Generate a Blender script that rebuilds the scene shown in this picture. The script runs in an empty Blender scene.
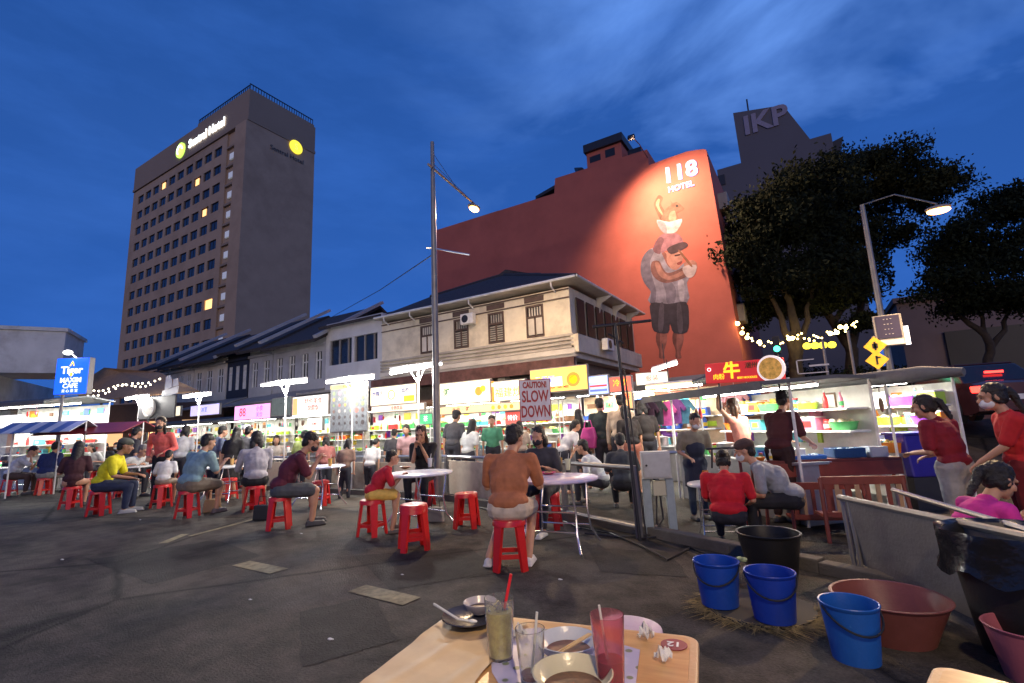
import bpy, bmesh, math, random
from mathutils import Vector as V, Matrix, Euler, noise
random.seed(7)
R_ = math.radians
scene = bpy.context.scene
COL = scene.collection
# ------------------------------------------------------------------ camera
F, H, HEAD, PITCH, ROLL = 484.0, 1.36, 31.4, 9.85, 2.5
h, p, r = R_(HEAD), R_(PITCH), R_(ROLL)
f0 = V((-math.sin(h), math.cos(h), 0)); r0 = V((math.cos(h), math.sin(h), 0)); up = V((0, 0, 1))
FW = f0*math.cos(p) + up*math.sin(p); u1 = -f0*math.sin(p) + up*math.cos(p)
RT = r0*math.cos(r) - u1*math.sin(r); UP = r0*math.sin(r) + u1*math.cos(r)
C = V((0, 0, H))
cd = bpy.data.cameras.new('camera'); cam = bpy.data.objects.new('camera', cd); COL.objects.link(cam)
cd.lens = F/1024*36; cd.sensor_width = 36; cd.clip_start = .05; cd.clip_end = 2000
m3 = Matrix((RT, UP, -FW)).transposed()
cam.matrix_world = Matrix.Translation(C) @ m3.to_4x4()
scene.camera = cam
# measured directions: where a sight line of the survey meets a height, a plane or a depth
def ray(x, y): return FW + RT*((x-512)/F) - UP*((y-341.5)/F)
def G(x, y, z=0.0): d = ray(x, y); return C + d*((z-H)/d.z)
def GY(x, y, Y): d = ray(x, y); return C + d*(Y/d.y)
def GX(x, y, X): d = ray(x, y); return C + d*(X/d.x)
def D(x, y, dep): return C + ray(x, y)*dep
def ZAT(px, py, P):           # height at which sight line passes over ground point P
    d = ray(px, py); q = V((d.x, d.y)); k = V((P[0], P[1])).length/q.length; return H + d.z*k

# ------------------------------------------------------------------ materials
MC = {}
def _mat(name):
    m = bpy.data.materials.new(name); m.use_nodes = True
    nt = m.node_tree; return m, nt, nt.nodes['Principled BSDF']
def mat(name, col, rough=.6, metal=0.0, var=.12, scale=6.0, bump=.0, bscale=40.0, emit=None, es=0.0, alpha=None, trans=0.0, spec=None, dirt=0.0):
    if name in MC: return MC[name]
    m, nt, b = _mat(name); N = nt.nodes; L = nt.links
    tc = N.new('ShaderNodeTexCoord')
    nz = N.new('ShaderNodeTexNoise'); nz.inputs['Scale'].default_value = scale; nz.inputs['Detail'].default_value = 6; nz.inputs['Roughness'].default_value = .6
    L.new(tc.outputs['Object'], nz.inputs['Vector'])
    cr = N.new('ShaderNodeValToRGB'); e = cr.color_ramp.elements
    e[0].position = .3; e[1].position = .7
    e[0].color = tuple(max(0, c*(1-var)) for c in col[:3]) + (1,)
    e[1].color = tuple(min(1, c*(1+var)) for c in col[:3]) + (1,)
    L.new(nz.outputs['Fac'], cr.inputs['Fac']); out = cr.outputs['Color']
    if dirt:
        n2 = N.new('ShaderNodeTexNoise'); n2.inputs['Scale'].default_value = scale*.23; n2.inputs['Detail'].default_value = 9; n2.inputs['Roughness'].default_value = .72
        L.new(tc.outputs['Object'], n2.inputs['Vector'])
        r2 = N.new('ShaderNodeValToRGB'); r2.color_ramp.elements[0].position = .48; r2.color_ramp.elements[1].position = .72
        L.new(n2.outputs['Fac'], r2.inputs['Fac'])
        mx = N.new('ShaderNodeMix'); mx.data_type = 'RGBA'; mx.blend_type = 'MULTIPLY'
        mm = N.new('ShaderNodeMath'); mm.operation = 'MULTIPLY'; mm.inputs[1].default_value = dirt
        L.new(r2.outputs['Color'], mm.inputs[0]); L.new(mm.outputs[0], mx.inputs[0])
        L.new(out, mx.inputs[6]); mx.inputs[7].default_value = (.35, .3, .25, 1); out = mx.outputs[2]
    L.new(out, b.inputs['Base Color'])
    b.inputs['Roughness'].default_value = rough; b.inputs['Metallic'].default_value = metal
    if spec is not None: b.inputs['Specular IOR Level'].default_value = spec
    if trans: b.inputs['Transmission Weight'].default_value = trans
    if bump:
        n3 = N.new('ShaderNodeTexNoise'); n3.inputs['Scale'].default_value = bscale; n3.inputs['Detail'].default_value = 5
        L.new(tc.outputs['Object'], n3.inputs['Vector'])
        bp = N.new('ShaderNodeBump'); bp.inputs['Strength'].default_value = bump; bp.inputs['Distance'].default_value = .02
        L.new(n3.outputs['Fac'], bp.inputs['Height']); L.new(bp.outputs['Normal'], b.inputs['Normal'])
    if emit:
        b.inputs['Emission Color'].default_value = tuple(emit[:3]) + (1,); b.inputs['Emission Strength'].default_value = es
    MC[name] = m; return m
def glow(name, col, s):
    return mat(name, tuple(min(.8, c) for c in col), .5, emit=col, es=s, var=.02)
def cloth(name, col):
    k = 'cloth_'+name
    if k in MC: return MC[k]
    m = mat(k, col, .85, var=.2, scale=9); N = m.node_tree.nodes; L = m.node_tree.links; b = N['Principled BSDF']
    tc = N.new('ShaderNodeTexCoord'); mp = N.new('ShaderNodeMapping'); mp.inputs['Scale'].default_value = (1, 1, .42); mp.inputs['Rotation'].default_value = (.5, .4, 0); L.new(tc.outputs['Object'], mp.inputs[0])
    n1 = N.new('ShaderNodeTexNoise'); n1.noise_type = 'RIDGED_MULTIFRACTAL'; n1.inputs['Scale'].default_value = 7; n1.inputs['Detail'].default_value = 2; n1.inputs['Distortion'].default_value = .6; L.new(mp.outputs[0], n1.inputs['Vector'])
    bp = N.new('ShaderNodeBump'); bp.inputs['Strength'].default_value = .75; bp.inputs['Distance'].default_value = .018; L.new(n1.outputs['Fac'], bp.inputs['Height'])
    n2 = N.new('ShaderNodeTexNoise'); n2.inputs['Scale'].default_value = 400; L.new(tc.outputs['Object'], n2.inputs['Vector']); b2 = N.new('ShaderNodeBump'); b2.inputs['Strength'].default_value = .15; b2.inputs['Distance'].default_value = .001; L.new(n2.outputs['Fac'], b2.inputs['Height']); L.new(bp.outputs['Normal'], b2.inputs['Normal']); L.new(b2.outputs['Normal'], b.inputs['Normal'])
    return m
def plastic(name, col, rough=.35):
    return mat('plastic_'+name, col, rough, var=.08, scale=5, bump=.08, bscale=70, dirt=.5)

# ------------------------------------------------------------------ mesh builder
class MB:
    def __init__(s): s.v = []; s.f = []; s.mi = []; s.cur = 0; s.T = Matrix.Identity(4); s.sm = []; s.smooth = False
    def add(s, vs, fs):
        o = len(s.v); s.v += [s.T @ V(q) for q in vs]
        for f in fs: s.f.append([o+i for i in f]); s.mi.append(s.cur); s.sm.append(s.smooth)
        return s
    def box(s, c, d, rot=None):
        x, y, z = d[0]/2, d[1]/2, d[2]/2
        M = (rot.to_matrix() if rot is not None else Matrix.Identity(3)); c = V(c)
        vs = [c + M @ V((sx*x, sy*y, sz*z)) for sz in (-1, 1) for sy in (-1, 1) for sx in (-1, 1)]
        return s.add(vs, [(0, 2, 3, 1), (4, 5, 7, 6), (0, 1, 5, 4), (2, 6, 7, 3), (0, 4, 6, 2), (1, 3, 7, 5)])
    def bb(s, a, b):
        a = V(a); b = V(b); return s.box((a+b)/2, [abs(q) for q in (b-a)])
    def cyl(s, a, b, ra, rb=None, n=12, cap=True):
        rb = ra if rb is None else rb; a = V(a); b = V(b); d = (b-a)
        if d.length < 1e-6: return s
        q = d.to_track_quat('Z', 'Y').to_matrix(); vs = []
        for P, rr in ((a, ra), (b, rb)):
            for i in range(n):
                t = 2*math.pi*i/n; vs.append(P + q @ V((rr*math.cos(t), rr*math.sin(t), 0)))
        fs = [(i, (i+1) % n, n+(i+1) % n, n+i) for i in range(n)]
        if cap: fs += [tuple(range(n-1, -1, -1)), tuple(range(n, 2*n))]
        return s.add(vs, fs)
    def tube(s, pts, rr, n=8):
        pts = [V(q) for q in pts]; vs = []; ax = None
        for i, P in enumerate(pts):
            d = (pts[min(i+1, len(pts)-1)] - pts[max(i-1, 0)]).normalized()
            if ax is None: ax = d.orthogonal().normalized()
            ax = (ax - d*ax.dot(d))
            ax = ax.normalized() if ax.length > 1e-5 else d.orthogonal().normalized()
            b = d.cross(ax); rad = rr[i] if isinstance(rr, (list, tuple)) else rr
            vs += [P + ax*(rad*math.cos(2*math.pi*k/n)) + b*(rad*math.sin(2*math.pi*k/n)) for k in range(n)]
        fs = []
        for i in range(len(pts)-1):
            fs += [(i*n+k, i*n+(k+1) % n, (i+1)*n+(k+1) % n, (i+1)*n+k) for k in range(n)]
        fs += [tuple(range(n-1, -1, -1)), tuple(range((len(pts)-1)*n, len(pts)*n))]
        return s.add(vs, fs)
    def lathe(s, prof, n=24, c=(0, 0, 0)):
        c = V(c); vs = []; fs = []
        for rr, z in prof:
            vs += [c + V((rr*math.cos(2*math.pi*k/n), rr*math.sin(2*math.pi*k/n), z)) for k in range(n)]
        for i in range(len(prof)-1):
            fs += [(i*n+k, i*n+(k+1) % n, (i+1)*n+(k+1) % n, (i+1)*n+k) for k in range(n)]
        if prof[0][0] > 1e-4: fs.append(tuple(range(n-1, -1, -1)))
        if prof[-1][0] > 1e-4 and prof[0][0] > 1e-4: fs.append(tuple(range((len(prof)-1)*n, len(prof)*n)))
        return s.add(vs, fs)
    def ell(s, c, rad, n=12, m=8, rot=None):
        c = V(c); M = rot.to_matrix() if rot is not None else Matrix.Identity(3)
        vs = [c + M @ V((0, 0, rad[2]))]; 
        for j in range(1, m):
            t = math.pi*j/m
            vs += [c + M @ V((rad[0]*math.sin(t)*math.cos(2*math.pi*k/n), rad[1]*math.sin(t)*math.sin(2*math.pi*k/n), rad[2]*math.cos(t))) for k in range(n)]
        vs.append(c + M @ V((0, 0, -rad[2]))); e = len(vs)-1
        fs = [(0, 1+k, 1+(k+1) % n) for k in range(n)]
        for j in range(m-2):
            fs += [(1+j*n+k, 1+(j+1)*n+k, 1+(j+1)*n+(k+1) % n, 1+j*n+(k+1) % n) for k in range(n)]
        fs += [(e, 1+(m-2)*n+(k+1) % n, 1+(m-2)*n+k) for k in range(n)]
        return s.add(vs, fs)
    def cap(s, a, b, ra, rb, n=10):
        s.cyl(a, b, ra, rb, n); s.ell(a, (ra,)*3, n, 6); return s.ell(b, (rb,)*3, n, 6)
    def prism(s, poly, y0, y1, flip=False):      # polygon in x,z pushed along y
        n = len(poly); vs = [(x, y0, z) for x, z in poly] + [(x, y1, z) for x, z in poly]
        return s.add(vs, [tuple(range(n)), tuple(range(2*n-1, n-1, -1))] + [(i, n+i, n+(i+1) % n, (i+1) % n) for i in range(n)])
    def slab(s, poly, z0, z1):                    # polygon in x,y pushed along z
        n = len(poly); vs = [(x, y, z0) for x, y in poly] + [(x, y, z1) for x, y in poly]
        return s.add(vs, [tuple(range(n-1, -1, -1)), tuple(range(n, 2*n))] + [(i, (i+1) % n, n+(i+1) % n, n+i) for i in range(n)])
    def build(s, name, mats, parent=None, smooth=False, bevel=0.0, auto=True):
        me = bpy.data.meshes.new(name); me.from_pydata([tuple(q) for q in s.v], [], s.f); 
        if not isinstance(mats, (list, tuple)): mats = [mats]
        for m in mats: me.materials.append(m)
        me.polygons.foreach_set('material_index', s.mi)
        bm = bmesh.new(); bm.from_mesh(me); bmesh.ops.recalc_face_normals(bm, faces=bm.faces)
        if bevel:
            bmesh.ops.bevel(bm, geom=[e for e in bm.edges if len(e.link_faces) == 2 and e.calc_face_angle(0) > .6], offset=bevel, segments=2, affect='EDGES', profile=.5)
        bm.to_mesh(me); bm.free()
        if smooth:
            me.shade_smooth()
            try: me.set_sharp_from_angle(angle=R_(40))
            except Exception: pass
        o = bpy.data.objects.new(name, me); COL.objects.link(o)
        if parent is not None: o.parent = parent
        return o
def tag(o, label, cat, group=None, kind=None):
    if label: o['label'] = label
    if cat: o['category'] = cat
    if group: o['group'] = group
    if kind: o['kind'] = kind
    return o
def thing(name, label, cat, loc=(0, 0, 0), rz=0.0, group=None):
    o = bpy.data.objects.new(name, None); COL.objects.link(o); o.empty_display_size = .1
    o.location = loc; o.rotation_euler = (0, 0, rz); return tag(o, label, cat, group)
def struct(o): o['kind'] = 'structure'; return o
def copy_tree(o, parent=None):
    c = o.copy(); COL.objects.link(c)
    if parent is not None: c.parent = parent
    for ch in list(o.children): copy_tree(ch, c)
    return c
def text(s_, size, m, parent, loc, rot=(math.pi/2, 0, 0), name='lettering', ext=.004, align='CENTER', sx=1.0, bold=0.0):
    cu = bpy.data.curves.new('txt', 'FONT'); cu.body = s_; cu.size = size; cu.extrude = ext; cu.align_x = align; cu.align_y = 'CENTER'; cu.offset = bold
    cu.resolution_u = 3
    t = bpy.data.objects.new('txt', cu); COL.objects.link(t)
    dg = bpy.context.evaluated_depsgraph_get(); me = bpy.data.meshes.new_from_object(t.evaluated_get(dg))
    bpy.data.objects.remove(t); bpy.data.curves.remove(cu)
    me.materials.clear(); me.materials.append(m)
    o = bpy.data.objects.new(name, me); COL.objects.link(o); o.parent = parent; o.location = loc; o.rotation_euler = rot; o.scale = (sx, 1, 1)
    return o
REMESH = []
def soft(mb, name, m, parent, vox, it=4, disp=0.0, ds=.05):
    o = mb.build(name, m, parent)
    md = o.modifiers.new('r', 'REMESH'); md.mode = 'VOXEL'; md.voxel_size = vox; md.use_smooth_shade = True
    sm = o.modifiers.new('s', 'SMOOTH'); sm.factor = .5; sm.iterations = it
    if disp:
        k = 'clouds%g' % ds
        tx = bpy.data.textures.get(k) or bpy.data.textures.new(k, 'CLOUDS'); tx.noise_scale = ds
        dm = o.modifiers.new('d', 'DISPLACE'); dm.texture = tx; dm.strength = disp; dm.mid_level = .5
    REMESH.append(o); return o
def bake_soft():
    dg = bpy.context.evaluated_depsgraph_get(); new = []
    for o in REMESH: new.append(bpy.data.meshes.new_from_object(o.evaluated_get(dg)))
    for o, me in zip(REMESH, new):
        o.modifiers.clear(); old = o.data; o.data = me
        if old.users == 0: bpy.data.meshes.remove(old)
        me.shade_smooth()
# shared materials
M = dict(
 asphalt=None, steel=mat('steel', (.55, .55, .56), .3, .9, bump=.03), chrome=mat('chrome', (.75, .76, .8), .22, .85),
 galv=mat('galvanised', (.30, .285, .26), .5, .6, dirt=.4), grey=mat('grey_paint', (.32, .30, .275), .55, dirt=.4),
 dark=mat('dark_metal', (.035, .035, .04), .5, .3), black=mat('black', (.015, .015, .017), .45),
 white=mat('white_paint', (.75, .75, .73), .5, dirt=.3), cream=mat('cream_plaster', (.60, .55, .46), .85, dirt=.75, scale=2.2, bump=.2),
 concrete=mat('concrete', (.3, .29, .27), .9, dirt=.6, scale=3, bump=.3), wood=mat('dark_wood', (.12, .07, .045), .6, var=.3),
 redwood=mat('red_wood', (.2, .035, .025), .5, var=.2), skin=mat('skin', (.5, .27, .17), .55, var=.06, scale=12),
 skin2=mat('skin_tan', (.36, .18, .105), .55, var=.06, scale=12), hair=mat('hair', (.012, .01, .009), .5, var=.4, scale=60, bump=.5, bscale=120),
 hairb=mat('hair_brown', (.05, .025, .015), .5, var=.4, scale=60, bump=.5, bscale=120), hairg=mat('hair_grey', (.16, .15, .14), .6, var=.4, scale=60),
 stool=plastic('red', (.62, .02, .02), .28), sole=mat('sole', (.6, .6, .6), .7), glassd=mat('dark_glass', (.02, .025, .035), .12, spec=.6),
 tube=glow('tube_light', (1.0, .98, .9), 22.0), warm=glow('warm_lamp', (1.0, .45, .13), 13.0))
# ------------------------------------------------------------------ sky, ground
w = bpy.data.worlds.new('World'); scene.world = w; w.use_nodes = True
nt = w.node_tree; N = nt.nodes; L = nt.links; bg = N['Background']
SUN_EL, SUN_ROT = R_(1.0), R_(153)
sky = N.new('ShaderNodeTexSky'); sky.sky_type = 'NISHITA'; sky.sun_disc = False; sky.sun_elevation = SUN_EL; sky.sun_rotation = SUN_ROT; sky.altitude = 0; sky.ozone_density = 3.0; sky.dust_density = .3; sky.air_density = 1.0
tc = N.new('ShaderNodeTexCoord')
# the blue hour keeps the sky's own gradient but pulls it to one deep hue
bw = N.new('ShaderNodeRGBToBW'); L.new(sky.outputs[0], bw.inputs[0])
g1 = N.new('ShaderNodeMath'); g1.operation = 'POWER'; g1.inputs[1].default_value = .35; L.new(bw.outputs[0], g1.inputs[0])
tint = N.new('ShaderNodeMix'); tint.data_type = 'RGBA'; tint.blend_type = 'MULTIPLY'; tint.inputs[0].default_value = 1
L.new(g1.outputs[0], tint.inputs[6]); tint.inputs[7].default_value = (.27, 1.18, 4.7, 1)
# wind-drawn clouds
mp = N.new('ShaderNodeMapping'); mp.inputs['Scale'].default_value = (1.0, 1.7, 2.8); mp.inputs['Rotation'].default_value = (0.25, .3, .9)
L.new(tc.outputs['Generated'], mp.inputs[0])
n1 = N.new('ShaderNodeTexNoise'); n1.inputs['Scale'].default_value = 1.5; n1.inputs['Detail'].default_value = 6; n1.inputs['Roughness'].default_value = .55; n1.inputs['Distortion'].default_value = .5
L.new(mp.outputs[0], n1.inputs['Vector'])
rp = N.new('ShaderNodeValToRGB'); rp.color_ramp.elements[0].position = .46; rp.color_ramp.elements[1].position = .80; L.new(n1.outputs['Fac'], rp.inputs['Fac'])
# more cloud to the right of the street
sx = N.new('ShaderNodeVectorMath'); sx.operation = 'DOT_PRODUCT'; L.new(tc.outputs['Generated'], sx.inputs[0]); sx.inputs[1].default_value = (RT.x, RT.y, 0)
mr = N.new('ShaderNodeMapRange'); mr.inputs[1].default_value = -.25; mr.inputs[2].default_value = .45; mr.inputs[3].default_value = .03; mr.inputs[4].default_value = .75; L.new(sx.outputs['Value'], mr.inputs[0])
mm = N.new('ShaderNodeMath'); mm.operation = 'MULTIPLY'; L.new(rp.outputs['Color'], mm.inputs[0]); L.new(mr.outputs[0], mm.inputs[1])
mx = N.new('ShaderNodeMix'); mx.data_type = 'RGBA'; L.new(mm.outputs[0], mx.inputs[0]); L.new(tint.outputs[2], mx.inputs[6]); mx.inputs[7].default_value = (2.3, 4.9, 12.0, 1)
# darker cloud bands low down
mp2 = N.new('ShaderNodeMapping'); mp2.inputs['Scale'].default_value = (1.3, 1.6, 5.5); mp2.inputs['Location'].default_value = (3.1, .7, 1.9); mp2.inputs['Rotation'].default_value = (-.2, .22, .4)
L.new(tc.outputs['Generated'], mp2.inputs[0])
n2 = N.new('ShaderNodeTexNoise'); n2.inputs['Scale'].default_value = 1.9; n2.inputs['Detail'].default_value = 8; n2.inputs['Roughness'].default_value = .6; L.new(mp2.outputs[0], n2.inputs['Vector'])
r2 = N.new('ShaderNodeValToRGB'); r2.color_ramp.elements[0].position = .47; r2.color_ramp.elements[1].position = .72; L.new(n2.outputs['Fac'], r2.inputs['Fac'])
m4 = N.new('ShaderNodeMath'); m4.operation = 'MULTIPLY'; m4.inputs[1].default_value = .22; L.new(r2.outputs['Color'], m4.inputs[0])
mx2 = N.new('ShaderNodeMix'); mx2.data_type = 'RGBA'; L.new(m4.outputs[0], mx2.inputs[0]); L.new(mx.outputs[2], mx2.inputs[6]); mx2.inputs[7].default_value = (.5, 1.75, 6.4, 1)
L.new(mx2.outputs[2], bg.inputs['Color']); bg.inputs['Strength'].default_value = .104
sl = bpy.data.lights.new('dusk_sun', 'SUN'); so = bpy.data.objects.new('dusk_sun', sl); COL.objects.link(so)
sl.energy = .5; sl.angle = R_(25); sl.color = (1, .70, .36); so.rotation_euler = V((-.45, .88, -.13)).to_track_quat('-Z', 'Y').to_euler()
scene.view_settings.view_transform = 'Standard'; scene.view_settings.look = 'None'; scene.view_settings.exposure = 0.22; scene.view_settings.gamma = 1
def asphalt_mat(name, base, seams=True):
    m, nt, b = _mat(name); N = nt.nodes; L = nt.links; tc = N.new('ShaderNodeTexCoord')
    def nz(sc, det=8, ro=.65):
        n = N.new('ShaderNodeTexNoise'); n.inputs['Scale'].default_value = sc; n.inputs['Detail'].default_value = det; n.inputs['Roughness'].default_value = ro; L.new(tc.outputs['Object'], n.inputs['Vector']); return n
    a = nz(.55); f = nz(60, 3); mdn = nz(3.2, 9, .75)
    r1 = N.new('ShaderNodeValToRGB'); e = r1.color_ramp.elements; e[0].position = .43; e[1].position = .60
    e[0].color = tuple(c*.35 for c in base)+(1,); e[1].color = tuple(c*1.75 for c in base)+(1,)
    ad = N.new('ShaderNodeMath'); ad.operation = 'MULTIPLY_ADD'; L.new(mdn.outputs['Fac'], ad.inputs[0]); ad.inputs[1].default_value = .55; 
    sc = N.new('ShaderNodeMath'); sc.operation = 'MULTIPLY'; sc.inputs[1].default_value = .48; L.new(a.outputs['Fac'], sc.inputs[0]); L.new(sc.outputs[0], ad.inputs[2])
    L.new(ad.outputs[0], r1.inputs['Fac'])
    mx = N.new('ShaderNodeMix'); mx.data_type = 'RGBA'; mx.blend_type = 'OVERLAY'; mx.inputs[0].default_value = .7; L.new(r1.outputs['Color'], mx.inputs[6]); L.new(f.outputs['Fac'], mx.inputs[7])
    # cracks
    vo = N.new('ShaderNodeTexVoronoi'); vo.feature = 'DISTANCE_TO_EDGE'; vo.inputs['Scale'].default_value = .28
    ds = N.new('ShaderNodeMix'); ds.data_type = 'RGBA'; ds.inputs[0].default_value = .12; L.new(tc.outputs['Object'], ds.inputs[6]); L.new(mdn.outputs['Color'], ds.inputs[7]); L.new(ds.outputs[2], vo.inputs['Vector'])
    cr = N.new('ShaderNodeValToRGB'); cr.color_ramp.elements[0].position = 0.0; cr.color_ramp.elements[0].color = (.1, .1, .1, 1); cr.color_ramp.elements[1].position = .013; L.new(vo.outputs['Distance'], cr.inputs['Fac'])
    m2 = N.new('ShaderNodeMix'); m2.data_type = 'RGBA'; m2.blend_type = 'MULTIPLY'; m2.inputs[0].default_value = .9; L.new(mx.outputs[2], m2.inputs[6]); L.new(cr.outputs['Color'], m2.inputs[7])
    L.new(m2.outputs[2], b.inputs['Base Color'])
    rr = N.new('ShaderNodeMapRange'); rr.inputs[3].default_value = .55; rr.inputs[4].default_value = .95; L.new(mdn.outputs['Fac'], rr.inputs[0]); L.new(rr.outputs[0], b.inputs['Roughness'])
    b.inputs['Specular IOR Level'].default_value = .22
    bp = N.new('ShaderNodeBump'); bp.inputs['Strength'].default_value = .8; bp.inputs['Distance'].default_value = .02
    ad2 = N.new('ShaderNodeMath'); ad2.operation = 'ADD'; L.new(f.outputs['Fac'], ad2.inputs[0]); L.new(mdn.outputs['Fac'], ad2.inputs[1]); L.new(ad2.outputs[0], bp.inputs['Height']); L.new(bp.outputs['Normal'], b.inputs['Normal'])
    return m
ASP = asphalt_mat('asphalt_lot', (.060, .0535, .0445)); ROAD = asphalt_mat('asphalt_road', (.04, .036, .031))
g = MB(); g.slab([(-600, -300), (500, -300), (500, 900), (-600, 900)], -1.0, -.12); struct(g.build('ground', ROAD))
KP = [(-40, 7.6), (-6.5, 7.6), (-3.55, 6.6), (-2.0, 6.0), (-.9, 5.45), (-.15, 5.12), (.6, 4.75), (3.2, 3.5), (9, .8)]
g = MB(); g.slab([(-40, -12), (9, -12)] + KP[::-1], -.5, 0.0); struct(g.build('parking_lot', ASP))
g = MB()
for a, b in zip(KP[:-1], KP[1:]):
    a = V(a+(0,)); b = V(b+(0,)); d = (b-a).normalized(); n = V((-d.y, d.x, 0))
    vs = [a, b, b+n*.14, a+n*.14]; g.slab([(q.x, q.y) for q in vs], -.3, .11 if a.x < -.2 else .09)
struct(g.build('kerb', mat('kerb_concrete', (.12, .108, .092), .9, dirt=.7, scale=3, bump=.4), bevel=.012))
PATCH = asphalt_mat('asphalt_patch', (.032, .030, .027))
rd_ = random.Random(21)
g = MB()
for poly in (((352, 556), (470, 548), (505, 572), (392, 590)), ((90, 560), (215, 540), (262, 556), (150, 585)), ((300, 612), (372, 596), (398, 640), (300, 668)), ((588, 548), (668, 552), (690, 578), (600, 572))):
    P = [G(x, y) for x, y in poly]; pts = []
    for i in range(4):
        a, b = P[i], P[(i+1) % 4]
        for k in range(6): q = a.lerp(b, k/6); pts.append((q.x+rd_.uniform(-.015, .015), q.y+rd_.uniform(-.015, .015)))
    g.add([(x, y, .003) for x, y in pts], [tuple(range(len(pts)))])
struct(g.build('asphalt_patch', PATCH))
YP = mat('worn_yellow_paint', (.22, .195, .11), .8, var=.4, scale=14, dirt=.9)
g = MB()
for (x0, y0, x1, y1, wd) in ((163, 543, 185, 534, .12), (241, 563, 279, 571, .2), (357, 588, 412, 601, .2), (190, 536, 262, 517, .09)):
    a = G(x0, y0, .006); b = G(x1, y1, .006); d = (b-a).normalized(); n = V((-d.y, d.x, 0))*wd/2
    g.add([a-n, b-n, b+n, a+n], [(0, 1, 2, 3)])
struct(g.build('painted_markings', YP))
# road climbing away at the right
g = MB(); g.add([(-.2, 14.5, -.13), (26, 8, -.13), (60, 60, 2.6), (2.5, 60, 2.6), (60, 30, 1.6), (1.2, 20, .95), (20, 16, .95)], [(0, 1, 6, 5), (5, 6, 4, 2, 3)]); struct(g.build('side_road', ROAD))
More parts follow.
